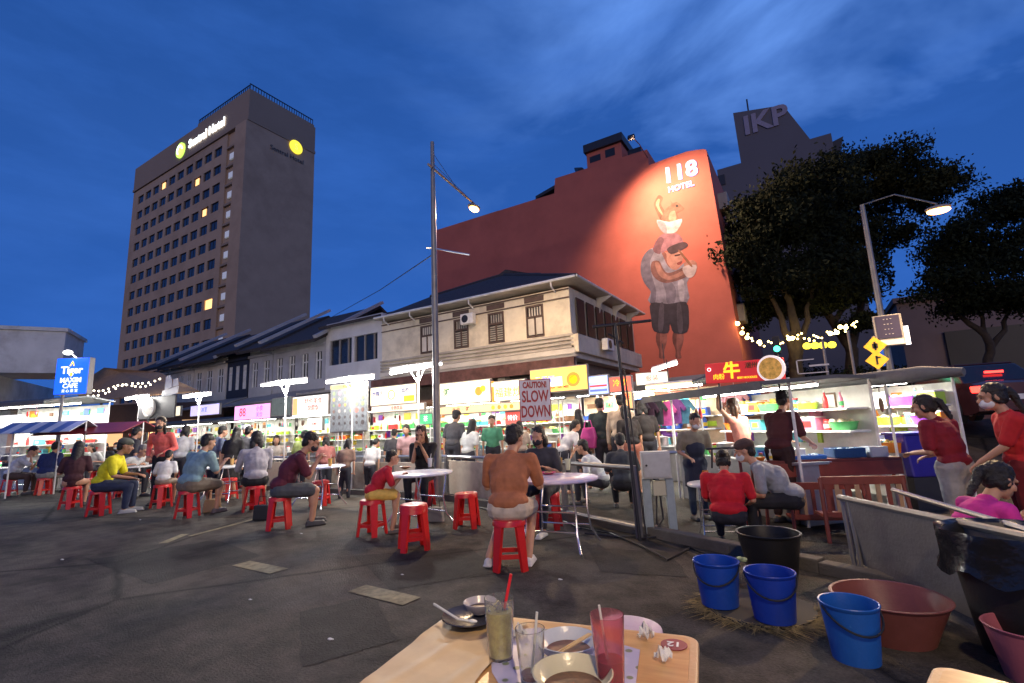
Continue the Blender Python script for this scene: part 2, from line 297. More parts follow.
# ------------------------------------------------------------------ people
def ik(S, W, a, b, pole):
    d = W - S; L_ = max(.05, min(d.length, (a+b)*.995)); n = d.normalized(); W = S + n*L_
    x = (a*a - b*b + L_*L_)/(2*L_); hh = math.sqrt(max(0, a*a - x*x)); q = pole - n*pole.dot(n)
    q = q.normalized() if q.length > 1e-4 else V((0, 0, -1)); return S + n*x + q*hh, W
def person(label, pos, face, pose='sit', s=1.0, seat=.46, lean=10, hp=15, hy=0, LH=None, RH=None, top='white', topc=(.6, .6, .6), sleeve='short',
           bot='trousers', botc=(.03, .03, .04), shoe=(.05, .05, .05), hair='short', hairm='hair', mask=None, cap=None, apron=None, det=1, skin='skin', group=None, build=1.0, side=0.0, feet=None, glasses=False, female=False, curl=1.0):
    """local frame: x right, y forward, z up; face = turn from 'straight away from the street lens', clockwise"""
    T = thing('person', label, 'person', pos, R_(HEAD - face), group); s *= (1.06 if s > .85 else 1.0); build *= 1.06
    if pose == 'sit' and pos[0] < -5.8 and s > .7: s *= 1.09
    vox = {0: .020, 1: .014, 2: .0085}[det]
    sh = pose == 'sit'
    pz = (seat/s + .085) if sh else .90
    P = V((0, 0, pz)); le = R_(lean); sd = R_(side)
    u = V((math.sin(sd), math.sin(le)*math.cos(sd), math.cos(le)*math.cos(sd))); le2 = R_(lean*1.35+4); u2 = V((math.sin(sd), math.sin(le2)*math.cos(sd), math.cos(le2)*math.cos(sd)))
    mid = P + u*.22; chest = mid + u2*.13; nb = mid + u2*.29; bw = (.95 if female else 1.0)*build
    shd = .172*bw; hipx = .09
    SL = nb - u2*.055 + V((-shd, 0, 0)); SR = nb - u2*.055 + V((shd, 0, 0))
    if sh:
        kz = max(seat/s + .05, .44) if seat > .3 else .46
        dk = .42 if seat > .3 else .36
        fl = feet or ((-.13, .42, 0), (.13, .38, 0))
        KL = V((-.14, dk, kz)); KR = V((.14, dk, kz)); AL = V(fl[0]) + V((0, 0, .08)); AR = V(fl[1]) + V((0, 0, .08))
    else:
        KL = V((-.10, .03, .48)); KR = V((.10, .02, .48)); AL = V((-.11, -.03, .08)); AR = V((.11, .02, .08))
    HL = P + V((-hipx, 0, 0)); HR = P + V((hipx, 0, 0))
    hpr, hyr = R_(hp), R_(hy)
    hm = Matrix.Rotation(-hyr, 3, 'Z') @ Matrix.Rotation(-hpr, 3, 'X')      # pitch down then yaw to the right
    hc = nb + V((0, .02, .0)) + hm @ V((0, .03, .175))
    if LH is None: LH = (-.16, .30, .72) if sh else (-.24, .05, .82)
    if RH is None: RH = (.16, .30, .72) if sh else (.24, .05, .82)
    EL, WL = ik(SL, V(LH), .275, .25, V((-.30, -.3, -.9))); ER, WR = ik(SR, V(RH), .275, .25, V((.30, -.3, -.9)))
    S3 = Matrix.Scale(s, 4)
    def nb_(): q = MB(); q.T = S3; return q
    # body: one skin from head to hands and feet
    b = nb_(); n_ = 10
    b.ell(P + V((0, -.01, 0)), (.145*bw, .105, .11)); b.ell(mid, (.125*bw, .095, .14)); b.ell(chest, (.145*bw, .09, .15), rot=Euler((-le2, 0, 0)))
    b.cap(SL + V((.03, 0, 0)), SR - V((.03, 0, 0)), .052, .052); b.cap(nb - u2*.03, hc - hm @ V((0, .015, .06)), .056, .048)
    for Hh, K, A in ((HL, KL, AL), (HR, KR, AR)):
        b.cap(Hh, K, .082*build, .055); b.cap(K, A, .052, .036); b.ell(K.lerp(A, .3) + V((0, -.018, 0)), (.05, .05, .11))
        b.cap(A + V((0, -.03, -.045)), A + V((0, .13, -.055)), .036, .027)
    for S, E_, W_ in ((SL, EL, WL), (SR, ER, WR)):
        b.cap(S, E_, .046*build, .037); b.cap(E_, W_, .037, .025)
    Th = Matrix.Translation(hc*s) @ (hm.to_4x4()) @ Matrix.Scale(s*1.10, 4)
    b.T = Th
    b.ell((0, -.012, .03), (.074, .094, .088)); b.ell((0, .02, -.04), (.058, .068, .075)); b.ell((0, .066, -.092), (.024, .02, .02)); b.cap((0, .088, .008), (0, .108, -.024), .009, .015, 8)
    b.cap((-.035, .080, .028), (.035, .080, .028), .012, .012, 8); b.ell((-.076, -.005, -.008), (.011, .02, .031)); b.ell((.076, -.005, -.008), (.011, .02, .031))
    b.cap((-.016, .084, -.052), (.016, .084, -.052), .009, .009, 8); b.cap((-.014, .082, -.066), (.014, .082, -.066), .009, .009, 8); b.ell((-.038, .058, -.025), (.024, .024, .026)); b.ell((.038, .058, -.025), (.024, .024, .026))
    b.T = S3
    for sg, E_, W_ in ((-1, EL, WL), (1, ER, WR)):         # hands: palm, four fingers of two bones each, thumb from the palm's side
        d = (W_ - E_).normalized(); ac = d.cross(V((0, 0, 1))); ac = ac.normalized() if ac.length > .2 else V((1, 0, 0)); nrm = d.cross(ac).normalized()
        if nrm.z > 0: nrm = -nrm
        ps = [W_ + d*.02, W_ + d*.075]
        for k in (-1.5, -.5, .5, 1.5): b.cap(ps[0] + ac*k*.012, ps[1] + ac*k*.018, .014, .0105, 8)
        for k, ln in ((-1.5, .036), (-.5, .044), (.5, .041), (1.5, .032)):
            q0 = ps[1] + ac*k*.0205; a1 = .45*curl; a2 = 1.1*curl
            q1 = q0 + (d*math.cos(a1) + nrm*math.sin(a1))*ln; q2 = q1 + (d*math.cos(a2) + nrm*math.sin(a2))*ln*.85
            b.cap(q0, q1, .0095, .0085, 8); b.cap(q1, q2, .0085, .0072, 8)
        th = ac*(-sg)*1.0; q0 = W_ + d*.03 + th*.018; q1 = q0 + d*.03 + th*.03 + nrm*.008; q2 = q1 + d*.03 + nrm*.012
        b.cap(q0, q1, .012, .010, 8); b.cap(q1, q2, .010, .008, 8)
    soft(b, 'body', M[skin], T, vox, 3)
    # top
    t = nb_(); g_ = .016
    t.ell(P + V((0, -.005, .075)), (.168*bw, .132, .10)); t.ell(mid, (.163*bw, .124, .19)); t.ell(chest, (.178*bw, .126, .175), rot=Euler((-le2, 0, 0))); t.cap(SL + V((.02, 0, 0)), SR - V((.02, 0, 0)),   .066, .066)
    t.cap(nb - u2*.06, nb - u2*.02, .085, .075)
    for S, E_, W_ in ((SL, EL, WL), (SR, ER, WR)):
        if sleeve == 'short': t.cap(S, S.lerp(E_, .80), .060*build, .062)
        elif sleeve == 'long': t.cap(S, E_, .060*build, .052); t.cap(E_, E_.lerp(W_, .94), .051, .038)
        else: t.cap(S, S.lerp(E_, .12), .055, .05)
    if bot == 'dress':
        if sh: t.cap(P, KL.lerp(KR, .3) , .13, .09); t.cap(P, KR.lerp(KL, .3), .13, .09)
        else: t.cyl(P + V((0, 0, -.42)), P + V((0, 0, .05)), .23, .14, 16)
    soft(t, 'dress' if bot == 'dress' else 'shirt', cloth(top, topc), T, vox*1.1, 3, .015, .10)
    if bot != 'dress':
        t = nb_(); t.ell(P + V((0, -.005, -.02)), (.160*bw, .126, .10))
        for Hh, K, A in ((HL, KL, AL), (HR, KR, AR)):
            if bot == 'shorts': t.cap(Hh, Hh.lerp(K, .86), .10*build, .082)
            else: t.cap(Hh, K, .098*build, .072); t.cap(K, K.lerp(A, .9), .070, .052)
        soft(t, {'shorts': 'shorts', 'trousers': 'trousers'}[bot], cloth('b%02d%02d%02d' % tuple(int(c*60) for c in botc), botc), T, vox*1.1, 3, .012, .09)
    if det > 0:
        for A in (AL, AR):
            q = nb_(); q.cap(A + V((0, -.035, -.04)), A + V((0, .14, -.05)), .042, .036); q.box(A + V((0, .05, -.068)), (.085, .26, .02)); soft(q, 'shoe', mat('shoe%02d%02d%02d' % tuple(int(c*60) for c in shoe), shoe, .6), T, .012, 2)
    # hair, headwear, mask
    if hair:
        t = MB(); t.T = Th
        t.ell((0, -.024, .05), (.083, .096, .082)); t.ell((0, -.058, -.01), (.070, .052, .072))
        if hair in ('long', 'mid', 'pony', 'bun'): t.ell((-.062, -.02, .0), (.022, .05, .07)); t.ell((.062, -.02, .0), (.022, .05, .07))
        if hair == 'long':
            t.cap((0, -.07, -.04), (0, -.10, -.27), .068, .06); t.cap((-.06, -.02, -.02), (-.075, -.03, -.2), .03, .026); t.cap((.06, -.02, -.02), (.075, -.03, -.2), .03, .026)
        if hair == 'mid': t.cap((-.05, -.04, -.05), (-.05, -.05, -.11), .05, .045); t.cap((.05, -.04, -.05), (.05, -.05, -.11), .05, .045)
        if hair == 'pony': t.ell((0, -.12, .03), (.035, .035, .04)); t.cap((0, -.14, .01), (0, -.165, -.16), .036, .022)
        if hair == 'bun': t.ell((0, -.115, .06), (.045, .045, .045))
        soft(t, 'hair', M[hairm], T, vox, 2, .022, .025)
    if cap:
        t = MB(); t.T = Th
        t.ell((0, -.015, .062), (.093, .108, .07)); 
        if cap[1] == 'peak': t.slab([(-.06, .06), (-.05, .15), (0, .17), (.05, .15), (.06, .06)], .058, .066)
        if cap[1] == 'brim': t.lathe([(.06, .058), (.135, .05), (.14, .056), (.06, .07)], 20)
        if cap[1] == 'band': t = MB(); t.T = Th; t.tube([(.09*math.sin(a), -.01+.02*math.cos(a), .04+.1*math.cos(a)) for a in [x*.3-1.5 for x in range(11)]], .014)
        soft(t, {'peak': 'cap', 'brim': 'hat', 'band': 'hair_band', 'plain': 'cap'}[cap[1]], cloth('cap%02d' % int(cap[0][0]*99), cap[0]), T, vox*.9, 1)
    if mask:
        t = MB(); t.T = Th; t.ell((0, .044, -.05), (.062, .068, .05)); soft(t, 'face_mask', mat('mask%02d' % int(mask[0]*99), mask, .8), T, vox*.9, 1)
    if apron:
        t = nb_(); t.ell(P + V((0, .02, -.02)), (.18*bw, .155, .17)); t.ell(mid + V((0, .03, .02)), (.150*bw, .135, .19)); t.cyl(P + V((0, .03, -.38)), P, .20, .17, 14); soft(t, 'apron', cloth('apron', apron), T, vox, 2)
    if det == 2 or (det == 1 and not mask):
        for sx_ in (-1, 1):
            t = MB(); t.T = Th; t.ell((sx_*.030, .0865, .010), (.0125, .006, .006), 8, 6); t.build('eye', M['black'], T, True)
            t = MB(); t.T = Th; t.tube([(sx_*.016, .093, .030), (sx_*.032, .092, .034), (sx_*.046, .083, .029)], .0035, 6); t.build('eyebrow', M['hair'], T, True)
    if glasses:
        t = MB(); t.T = Th
        for sx_ in (-1, 1):
            t.tube([(sx_*.032 + .022*math.cos(a), .100, .008 + .017*math.sin(a)) for a in [k*math.pi/6 for k in range(13)]], .002, 5); t.tube([(sx_*.054, .098, .012), (sx_*.078, .0, .01)], .002, 5)
        t.build('glasses', M['dark'], T)
    T.scale = (1, 1, 1); return T
# ------------------------------------------------------------------ stools and tables
def make_stool(lab='red plastic stool'):
    T = thing('plastic_stool', lab, 'stool')
    t = MB(); prof = [(.115, .435), (.150, .436), (.158, .446), (.155, .458), (.140, .464), (.045, .459), (.030, .452), (.028, .440), (.028, .435), (.115, .435)]
    t.lathe([(.030, .448), (.045, .458), (.138, .463), (.155, .458), (.163, .440), (.166, .405), (.158, .405), (.154, .436), (.030, .440), (.030, .448)], 28)
    t.build('seat', M['stool'], T, True)
    for k in range(4):
        a = math.pi/4 + k*math.pi/2; ca, sa = math.cos(a), math.sin(a); t = MB()
        q = Matrix.Rotation(a, 4, 'Z'); t.T = q
        for (r0_, z0, w0), (r1_, z1, w1) in (((.152, .43, .052), (.205, .0, .036)),):
            # an open channel: outer face and two flanges
            def ring(r_, z_, w_): return [(r_, -w_, z_), (r_, w_, z_), (r_-.032, w_, z_), (r_-.032, w_-.006, z_), (r_-.006, w_-.008, z_), (r_-.006, -w_+.008, z_), (r_-.032, -w_+.006, z_), (r_-.032, -w_, z_)]
            A = ring(r0_, z0, w0); B = ring(r1_, z1, w1); n = 8
            t.add(A+B, [(i, (i+1) % n, n+(i+1) % n, n+i) for i in range(n)] + [(0, 1, 4, 5), (1, 2, 3, 4), (0, 5, 6, 7), (8, 13, 12, 9), (9, 12, 11, 10), (8, 15, 14, 13)])
        t.build('leg', M['stool'], T)
    for k in range(4):
        a = k*math.pi/2; t = MB(); t.T = Matrix.Rotation(a, 4, 'Z'); t.box((.136, 0, .135), (.012, .23, .042)); t.build('rung', M['stool'], T)
    return T
stool0 = make_stool(); used0 = [False]
def stool(loc, rz, label, group='red plastic stools set out on the parking lot', z=0.0):
    o = stool0 if not used0[0] else copy_tree(stool0); used0[0] = True
    o.location = (loc[0], loc[1], z); o.rotation_euler = (0, 0, rz); o['label'] = label; o['group'] = group; return o
def table_top_mat(name, base, spot):
    m, nt, b = _mat(name); N = nt.nodes; L = nt.links; tc = N.new('ShaderNodeTexCoord')
    vo = N.new('ShaderNodeTexVoronoi'); vo.inputs['Scale'].default_value = 7; L.new(tc.outputs['Object'], vo.inputs['Vector'])
    cr = N.new('ShaderNodeValToRGB'); e = cr.color_ramp.elements; e[0].position = .1; e[1].position = .45; e[0].color = spot+(1,); e[1].color = base+(1,)
    L.new(vo.outputs['Distance'], cr.inputs['Fac']); L.new(cr.outputs['Color'], b.inputs['Base Color']); b.inputs['Roughness'].default_value = .22; return m
TOPM = table_top_mat('blue_white_laminate', (.74, .77, .86), (.48, .55, .80)); TOPG = table_top_mat('grey_laminate', (.76, .76, .76), (.6, .62, .65)); TOPK = table_top_mat('lilac_laminate', (.64, .56, .72), (.42, .44, .7))
def make_table(topm, name='round_table'):
    T = thing(name, 'x', 'table')
    t = MB(); t.lathe([(0, .735), (.455, .735), (.475, .722), (.485, .735), (.482, .752), (.470, .757), (0, .755)][::1], 40); t.build('table_top', topm, T, True)
    for sy in (-1, 1):       # two crossing U frames with feet that kick outwards
        for sx_ in (-1, 1):
            t = MB(); t.tube([(sx_*.27, sy*.27, .735), (sx_*.275, sy*.25, .60), (sx_*.285, sy*.20, .40), (sx_*.30, sy*.24, .18), (sx_*.36, sy*.34, .02), (sx_*.37, sy*.355, .012)], .0125, 8); t.build('leg', M['chrome'], T, True)
        t = MB(); t.tube([(-.285, sy*.20, .40), (.285, sy*.20, .40)], .010, 8); t.tube([(-.30, sy*.235, .2), (.30, sy*.235, .2)], .010, 8); t.build('stretcher', M['chrome'], T, True)
    t = MB(); t.tube([(-.27, -.27, .725), (.27, -.27, .725), (.27, .27, .725), (-.27, .27, .725), (-.27, -.27, .725)], .011, 8); t.build('under_frame', M['chrome'], T, True)
    return T
tb = {}
def table(loc, rz, label, m=TOPM, s=1.0, z=0.0):
    k = m.name
    if k not in tb: o = tb[k] = make_table(m)
    else: o = copy_tree(tb[k])
    o.location = (loc[0], loc[1], z); o.rotation_euler = (0, 0, rz); o['label'] = label; o['group'] = 'round folding tables'; o.scale = (s, s, 1); return o
def bottle(loc, col, label, group=None, hgt=.22, rad=.032):
    T = thing('bottle', label, 'bottle', loc, 0, group); t = MB(); t.lathe([(rad, 0), (rad, hgt*.62), (rad*.45, hgt*.8), (rad*.4, hgt*.93)], 12); t.build('bottle_body', plastic('b%02d%02d%02d' % tuple(int(c*60) for c in col), col, .2), T, True)
    t = MB(); t.cyl((0, 0, hgt*.93), (0, 0, hgt), rad*.5, rad*.45, 10); t.build('cap', M['redwood'], T, True); return T
def cup(loc, col, label, straw=None, hgt=.14, group=None):
    T = thing('drinking_cup', label, 'cup', loc, 0, group); t = MB(); t.lathe([(0, 0), (.028, 0), (.041, hgt), (.038, hgt), (.026, .006), (0, .006)], 16); t.build('cup_wall', plastic('c%02d%02d%02d' % tuple(int(c*60) for c in col), col, .2), T, True)
    if straw: t = MB(); t.tube([(-.01, 0, .02), (.02, .01, hgt+.07)], .004, 6); t.build('straw', M['white'] if straw == 'w' else M['stool'], T)
    return T
def plate(loc, label, col=(.7, .7, .68), food=None, rad=.1, group=None):
    T = thing('plate', label, 'plate', loc, 0, group); t = MB(); t.lathe([(0, 0), (rad*.6, 0), (rad, .02), (rad*.99, .024), (rad*.6, .007), (0, .006)], 20); t.build('dish', plastic('p%02d' % int(col[0]*99), col, .25), T, True)
    if food: t = MB(); t.ell((0, 0, .008), (rad*.55, rad*.5, .03)); t.build('food', mat('food%02d%02d' % (int(food[0]*99), int(food[1]*99)), food, .6, var=.5, scale=40, bump=.6), T, True)
    return T
VW = V((FW.x, FW.y, 0)).normalized(); RW = V((RT.x, RT.y, 0)).normalized()     # away from, and to the right of, the viewer
TS = .757
T1 = G(319, 466, TS); T2 = G(419, 472, TS) ; T3 = G(556, 477, TS) + VW*.02; T0 = G(226, 466, TS); TM = G(134, 466, TS); TL = G(58, 466, TS)
table(T1, .2, 'round lilac table in front of the man in maroon')
table(T2, -.15, 'round pale blue table between the boy in red and the woman in black')
table(T3, .1, 'round lilac table with two iced drinks beside the man in rust orange', TOPK)
table(T0, .4, 'white round table crowded with cups between the teal shirt and the grey shirt', TOPG)
table(TM, .3, 'white round table with a white bottle, in front of the man in yellow', TOPG)
table(G(16, 467, TS), .5, 'white round table at the very left edge', TOPG, .9)
table(G(102, 461, TS), .2, 'white round table between the maroon dress and the yellow shirt', TOPG, .9)
table(G(182, 458, TS), .7, 'far white round table behind the teal shirt', TOPG, .9)
table(G(278, 458, TS), .3, 'far white round table behind the grey sweater', TOPG, .9)
table(TL, .1, 'small white round table far left beside the navy shirt', TOPG, .85)
# stools by where they stand
def st(px, py, label, dz=0, off=.13, rz=None):
    P = G(px, py); v = V((P.x, P.y, 0)).normalized(); P = P + v*off; stool(P, rz if rz is not None else random.uniform(0, 1.5), label, z=dz); return P
S_or = st(511, 572, 'red stool under the man in the rust orange shirt', rz=.55)
S_kid = st(372, 537, 'red stool the boy in red is sitting on', rz=.2)
S_stk = st(414, 552, 'lower one of two nested red stools in front of the pale blue table', rz=.9)
stool((S_stk.x, S_stk.y), .9, 'upper one of two nested red stools in front of the pale blue table', z=.045)
S_3 = st(467, 529, 'empty red stool right of the pale blue table, near the low wall', rz=.4)
S_mar = st(279, 530, 'red stool under the man in maroon', rz=.9)
S_gry = st(254, 512, 'red stool under the man in the grey sweater', rz=.5)
S_tel = st(187, 518, 'red stool under the man in the teal shirt', rz=.5)
S_yel = st(98, 516, 'red stool under the man in yellow', rz=.7)
S_wc = st(161, 508, 'red stool under the child in white', rz=.2)
S_mw = st(70, 509, 'red stool under the woman in dark maroon', rz=.3)
S_nv = st(43, 495, 'red stool under the person in navy', rz=.1)
S_lw = st(8, 496, 'red stool under the man in white at the left edge', rz=.6)
S_a = st(320, 506, 'empty red stool behind the legs of the lilac table', rz=.6)
S_b = st(228, 500, 'empty red stool behind the crowded white table', rz=.2)
S_c = st(122, 498, 'red stool under the grey-haired man in white', rz=.8)
S_d = st(85, 497, 'empty red stool between the maroon woman and the yellow shirt', rz=.4)
S_e = st(425, 507, 'red stool under the woman in black', rz=.4)
S_f = G(549, 528) ; stool(S_f, .3, 'red stool under the woman across from the rust orange shirt')
# ------------------------------------------------------------------ the people in their places
def Z0(P, z=0.0): return (P.x, P.y, z)
person('seated man seen from behind in a rust orange t-shirt and beige shorts', Z0(S_or), 14, lean=13, hp=22, hy=12, LH=(-.2, .42, .80), RH=(.2, .42, .82), top='rust', topc=(.42, .15, .065), bot='shorts', botc=(.55, .45, .34), shoe=(.6, .6, .6), det=2, build=1.13, feet=((-.22, .05, 0), (.15, .1, 0)))
person('masked woman with black hair seated across the table from the rust orange shirt', Z0(S_f), 205, s=.95, lean=10, hp=15, LH=(-.12, .3, .8), RH=(.12, .3, .82), top='charcoal', topc=(.05, .05, .06), hair='mid', mask=(.02, .02, .03), det=1, shoe=(.6, .6, .6), female=True, feet=((-.12, .5, 0), (.13, .4, 0)))
pw = person('woman in a black t-shirt lifting a phone in both hands behind the pale blue table', Z0(S_e), 188, s=.97, lean=4, hp=24, hy=-4, LH=(-.05, .27, .93), RH=(.05, .27, .95), top='black', topc=(.012, .012, .014), bot='trousers', botc=(.015, .015, .02), hair='long', hairm='hairb', det=2, female=True)
person('boy in a red t-shirt and yellow shorts leaning his arms on the pale blue table', Z0(S_kid), 72, s=.78, seat=.46, lean=26, hp=5, hy=0, LH=(-.1, .52, .93), RH=(.06, .50, .95), top='red', topc=(.50, .015, .03), bot='shorts', botc=(.75, .48, .10), shoe=(.1, .08, .07), det=2, feet=((-.1, .38, .05), (.1, .33, 0)), build=.95)
person('man in a maroon t-shirt and black mask reading a phone at the lilac table', Z0(S_mar), 62, s=.99, lean=22, hp=24, LH=(-.08, .46, .82), RH=(.08, .44, .84), top='maroon', topc=(.11, .018, .035), bot='shorts', botc=(.07, .08, .09), mask=(.02, .02, .02), det=2)
def P_(*a, **k): return person(*a, **k)
P_('man in a grey sweater and black shorts sitting with his back turned', Z0(S_gry), -30, lean=12, hp=12, LH=(-.2, .4, .78), RH=(.1, .42, .82), top='grey', topc=(.33, .32, .36), sleeve='long', bot='shorts', botc=(.012, .012, .015), hair='mid', mask=(.03, .03, .03), det=1, build=1.05)
P_('heavy man in a teal blue t-shirt and khaki shorts seen from behind', Z0(S_tel), 24, lean=15, hp=14, LH=(-.16, .42, .80), RH=(.2, .42, .80), top='teal', topc=(.22, .34, .37), bot='shorts', botc=(.18, .14, .10), det=1, build=1.28, shoe=(.12, .1, .1))
P_('man in a bright yellow t-shirt, navy trousers and a grey cap', Z0(S_yel), 66, lean=17, hp=14, hy=-14, LH=(-.1, .48, .62), RH=(.16, .45, .58), top='yellow', topc=(.66, .60, .015), bot='trousers', botc=(.02, .03, .07), cap=((.09, .10, .08), 'peak'), det=1, build=1.12, skin='skin2', shoe=(.3, .3, .3))
P_('child in a white t-shirt on a stool between the yellow and teal shirts', Z0(S_wc), -15, s=.74, lean=14, top='white', topc=(.62, .62, .62), bot='shorts', botc=(.25, .2, .16), det=1)
P_('grey-haired man in a white shirt bending over the white table', Z0(S_c), 100, lean=34, hp=25, top='white2', topc=(.55, .56, .55), bot='trousers', botc=(.04, .04, .05), hairm='hairg', det=1, s=.97)
P_('woman with long black hair in a dark maroon dress sitting sideways', Z0(S_mw), -30, lean=8, hp=12, top='wine', topc=(.05, .014, .02), bot='dress', hair='long', det=1, female=True, s=.95)
P_('person in a navy t-shirt seen from behind far left', Z0(S_nv), 0, lean=10, top='navy', topc=(.018, .03, .12), bot='trousers', botc=(.25, .24, .22), det=1, build=1.15)
P_('man in a white t-shirt eating at the left edge', Z0(S_lw), 70, lean=24, hp=30, LH=(-.1, .45, .78), RH=(.1, .4, .95), top='white3', topc=(.5, .52, .58), det=1, botc=(.08, .05, .04))
q = G(76, 482); P_('person in a pale grey long-sleeved shirt leaning on the small white table', Z0(q), -65, lean=24, top='palegrey', topc=(.5, .52, .52), sleeve='long', det=1)
for px, py, f_, c_, hr, lab in ((37, 483, 150, (.02, .03, .06), 'short', 'diner in dark blue facing the street behind the navy shirt'), (60, 480, 60, (.06, .06, .07), 'short', 'diner in charcoal half hidden behind the navy shirt'), (96, 484, 190, (.45, .45, .42), 'mid', 'diner in off-white sitting behind the yellow cap'), (24, 482, 95, (.3, .1, .08), 'mid', 'diner in brick red bending beside the man in white'), (118, 478, 170, (.02, .02, .02), 'short', 'diner in black right of the yellow cap'), (205, 492, -10, (.02, .02, .025), 'short', 'child with black hair right of the teal shirt'), (245, 492, 200, (.03, .03, .04), 'mid', 'diner in charcoal facing us beyond the crowded white table'), (150, 482, 185, (.35, .12, .1), 'mid', 'diner in terracotta beyond the white bottle'), (4, 478, 100, (.12, .12, .16), 'short', 'diner in slate grey cut by the left edge'), (16, 480, 175, (.5, .5, .48), 'short', 'diner in cream facing us at the far left'), (48, 479, 185, (.4, .12, .1), 'mid', 'diner in brick facing us behind the navy shirt'), (84, 478, 120, (.08, .09, .12), 'short', 'diner in blue-grey behind the maroon dress'), (108, 479, 178, (.03, .03, .035), 'mid', 'diner in black facing us behind the yellow shirt'), (142, 478, 95, (.1, .1, .1), 'short', 'diner in charcoal left of the coral top'), (178, 480, 200, (.3, .3, .33), 'short', 'diner in pale grey right of the coral top'), (218, 482, 175, (.04, .04, .05), 'mid', 'diner in black facing us across the crowded white table'), (274, 481, 150, (.5, .45, .4), 'mid', 'diner in beige beyond the grey sweater')):
    P_(lab, Z0(G(px, py)), f_, lean=16, hp=16, s=.93 if 'child' not in lab else .8, top='c%02d%02d%02d' % tuple(int(c*60) for c in c_), topc=c_, hair=hr, det=0, mask=(.5, .55, .6) if px in (150, 118) else None, group='diners in the crowd at the left')
    stool(G(px, py), random.uniform(0, 1.5), 'red stool under the ' + lab)
# standing, left
P_('standing woman in a coral pink top with a black mask and a white hair band', Z0(D(166, 421, 10.9), 0), 172, 'stand', s=1.04, hp=4, LH=(-.12, .25, 1.0), RH=(.2, .15, .95), top='coral', topc=(.70, .13, .11), sleeve='long', bot='trousers', botc=(.015, .015, .02), hair='long', mask=(.015, .015, .015), cap=((.6, .55, .4), 'band'), det=1, female=True)
def stand(px, py, dep, lab, f_, hgt, c_, **k):
    """py is the top of the head"""
    P = D(px, py, dep); g0 = P.z - hgt; k.setdefault('det', 0); s_ = hgt/1.70
    return P_(lab, (P.x, P.y, k.pop('gz', -.12)), f_, k.pop('pose', 'stand'), s=max(.8, min(1.15, (P.z + .12)/1.70)) if 's' not in k else k.pop('s'), top='c%02d%02d%02d' % tuple(int(c*60) for c in c_), topc=c_, **k)
stand(232, 431, 11.6, 'standing woman in a black dress with long hair near the magenta sign', 0, 1.6, (.012, .012, .014), bot='dress', hair='long', female=True)
stand(243, 430, 12.2, 'standing man in dark grey under the magenta sign', 10, 1.65, (.07, .07, .08))
stand(251, 428, 13.4, 'cook in white with a white cap behind the magenta sign stall', 180, 1.65, (.6, .6, .6), cap=((.7, .7, .7), 'plain'), hair='short')
stand(345, 441, 10.5, 'customer in brown below the hanging menu banner', 5, 1.6, (.2, .12, .09), hair='mid')
stand(370, 437, 10.8, 'customer in white with bent head right of the menu banner', 20, 1.6, (.62, .6, .58), lean=14, hp=30)
stand(467, 423, 11.2, 'customer in white with black shoulder straps at the cream sign stall', 35, 1.6, (.55, .56, .54), hair='long', female=True)
stand(452, 414, 12.2, 'customer with a dark cap beside the tall lamp post', 20, 1.7, (.05, .05, .07), cap=((.03, .03, .035), 'peak'))
stand(581, 413, 11.2, 'standing woman in black beside the pink bag', -10, 1.6, (.015, .015, .017), hair='long', female=True)
stand(601, 402, 11.0, 'man in a dark green hooded top seen from behind', 0, 1.75, (.03, .045, .045), sleeve='long')
stand(618, 397, 10.6, 'man in a beige shirt and dark flat cap walking with a black bag', 25, 1.8, (.5, .40, .29), cap=((.03, .025, .03), 'peak'), sleeve='long')
stand(629, 409, 10.2, 'woman in a black top and rust shorts right of the flat cap', -12, 1.65, (.02, .015, .015), bot='shorts', botc=(.4, .15, .1), hair='mid', female=True)
stand(644, 405, 10.4, 'person in black just left of the electric box', 0, 1.7, (.02, .012, .015), hair='mid')
stand(562, 421, 10.6, 'person in a white shirt bending over the stall with drinks', 65, 1.5, (.6, .6, .6), lean=26)
stand(408, 428, 11.6, 'vendor in pale pink behind the cream and orange sign stall', 180, 1.6, (.5, .3, .3), hair='bun', female=True)
stand(492, 419, 12.5, 'vendor in green behind the orange sign stall', 180, 1.6, (.1, .35, .2))
for (x, y, d_, f_, c_, hr, lb_) in ((128, 431, 12.6, 20, (.05, .05, .06), 'short', 'customer in black under the leftmost tube lamp'), (182, 429, 13, -10, (.5, .5, .5), 'mid', 'customer in white left of the teal shirt'), (214, 430, 12.4, 30, (.12, .14, .2), 'short', 'customer in slate blue under the lilac sign'), (300, 434, 12.0, 10, (.3, .35, .1), 'short', 'customer in olive green under the white sign'), (326, 436, 11.6, -20, (.35, .12, .1), 'mid', 'customer in brick red left of the menu banner'), (392, 432, 12.2, 5, (.05, .05, .05), 'short', 'customer in black under the round emblem sign'), (520, 424, 11.8, -5, (.4, .32, .25), 'mid', 'customer in tan behind the rust orange shirt')):
    stand(x, y, d_, lb_, f_, 1.6, c_, hair=hr)
# seated behind the railing
P_('man in a white t-shirt sitting low behind the railing', Z0(G(604, 505, -.12), -.12), -60, seat=.32, s=.97, lean=24, hp=10, top='white4', topc=(.55, .56, .58), botc=(.03, .03, .04), det=1)
P_('man in a dark grey t-shirt sitting with his back to the railing', Z0(G(626, 512, -.12), -.12), 10, seat=.36, s=.98, lean=10, top='dgrey', topc=(.05, .055, .06), botc=(.015, .015, .015), det=1)
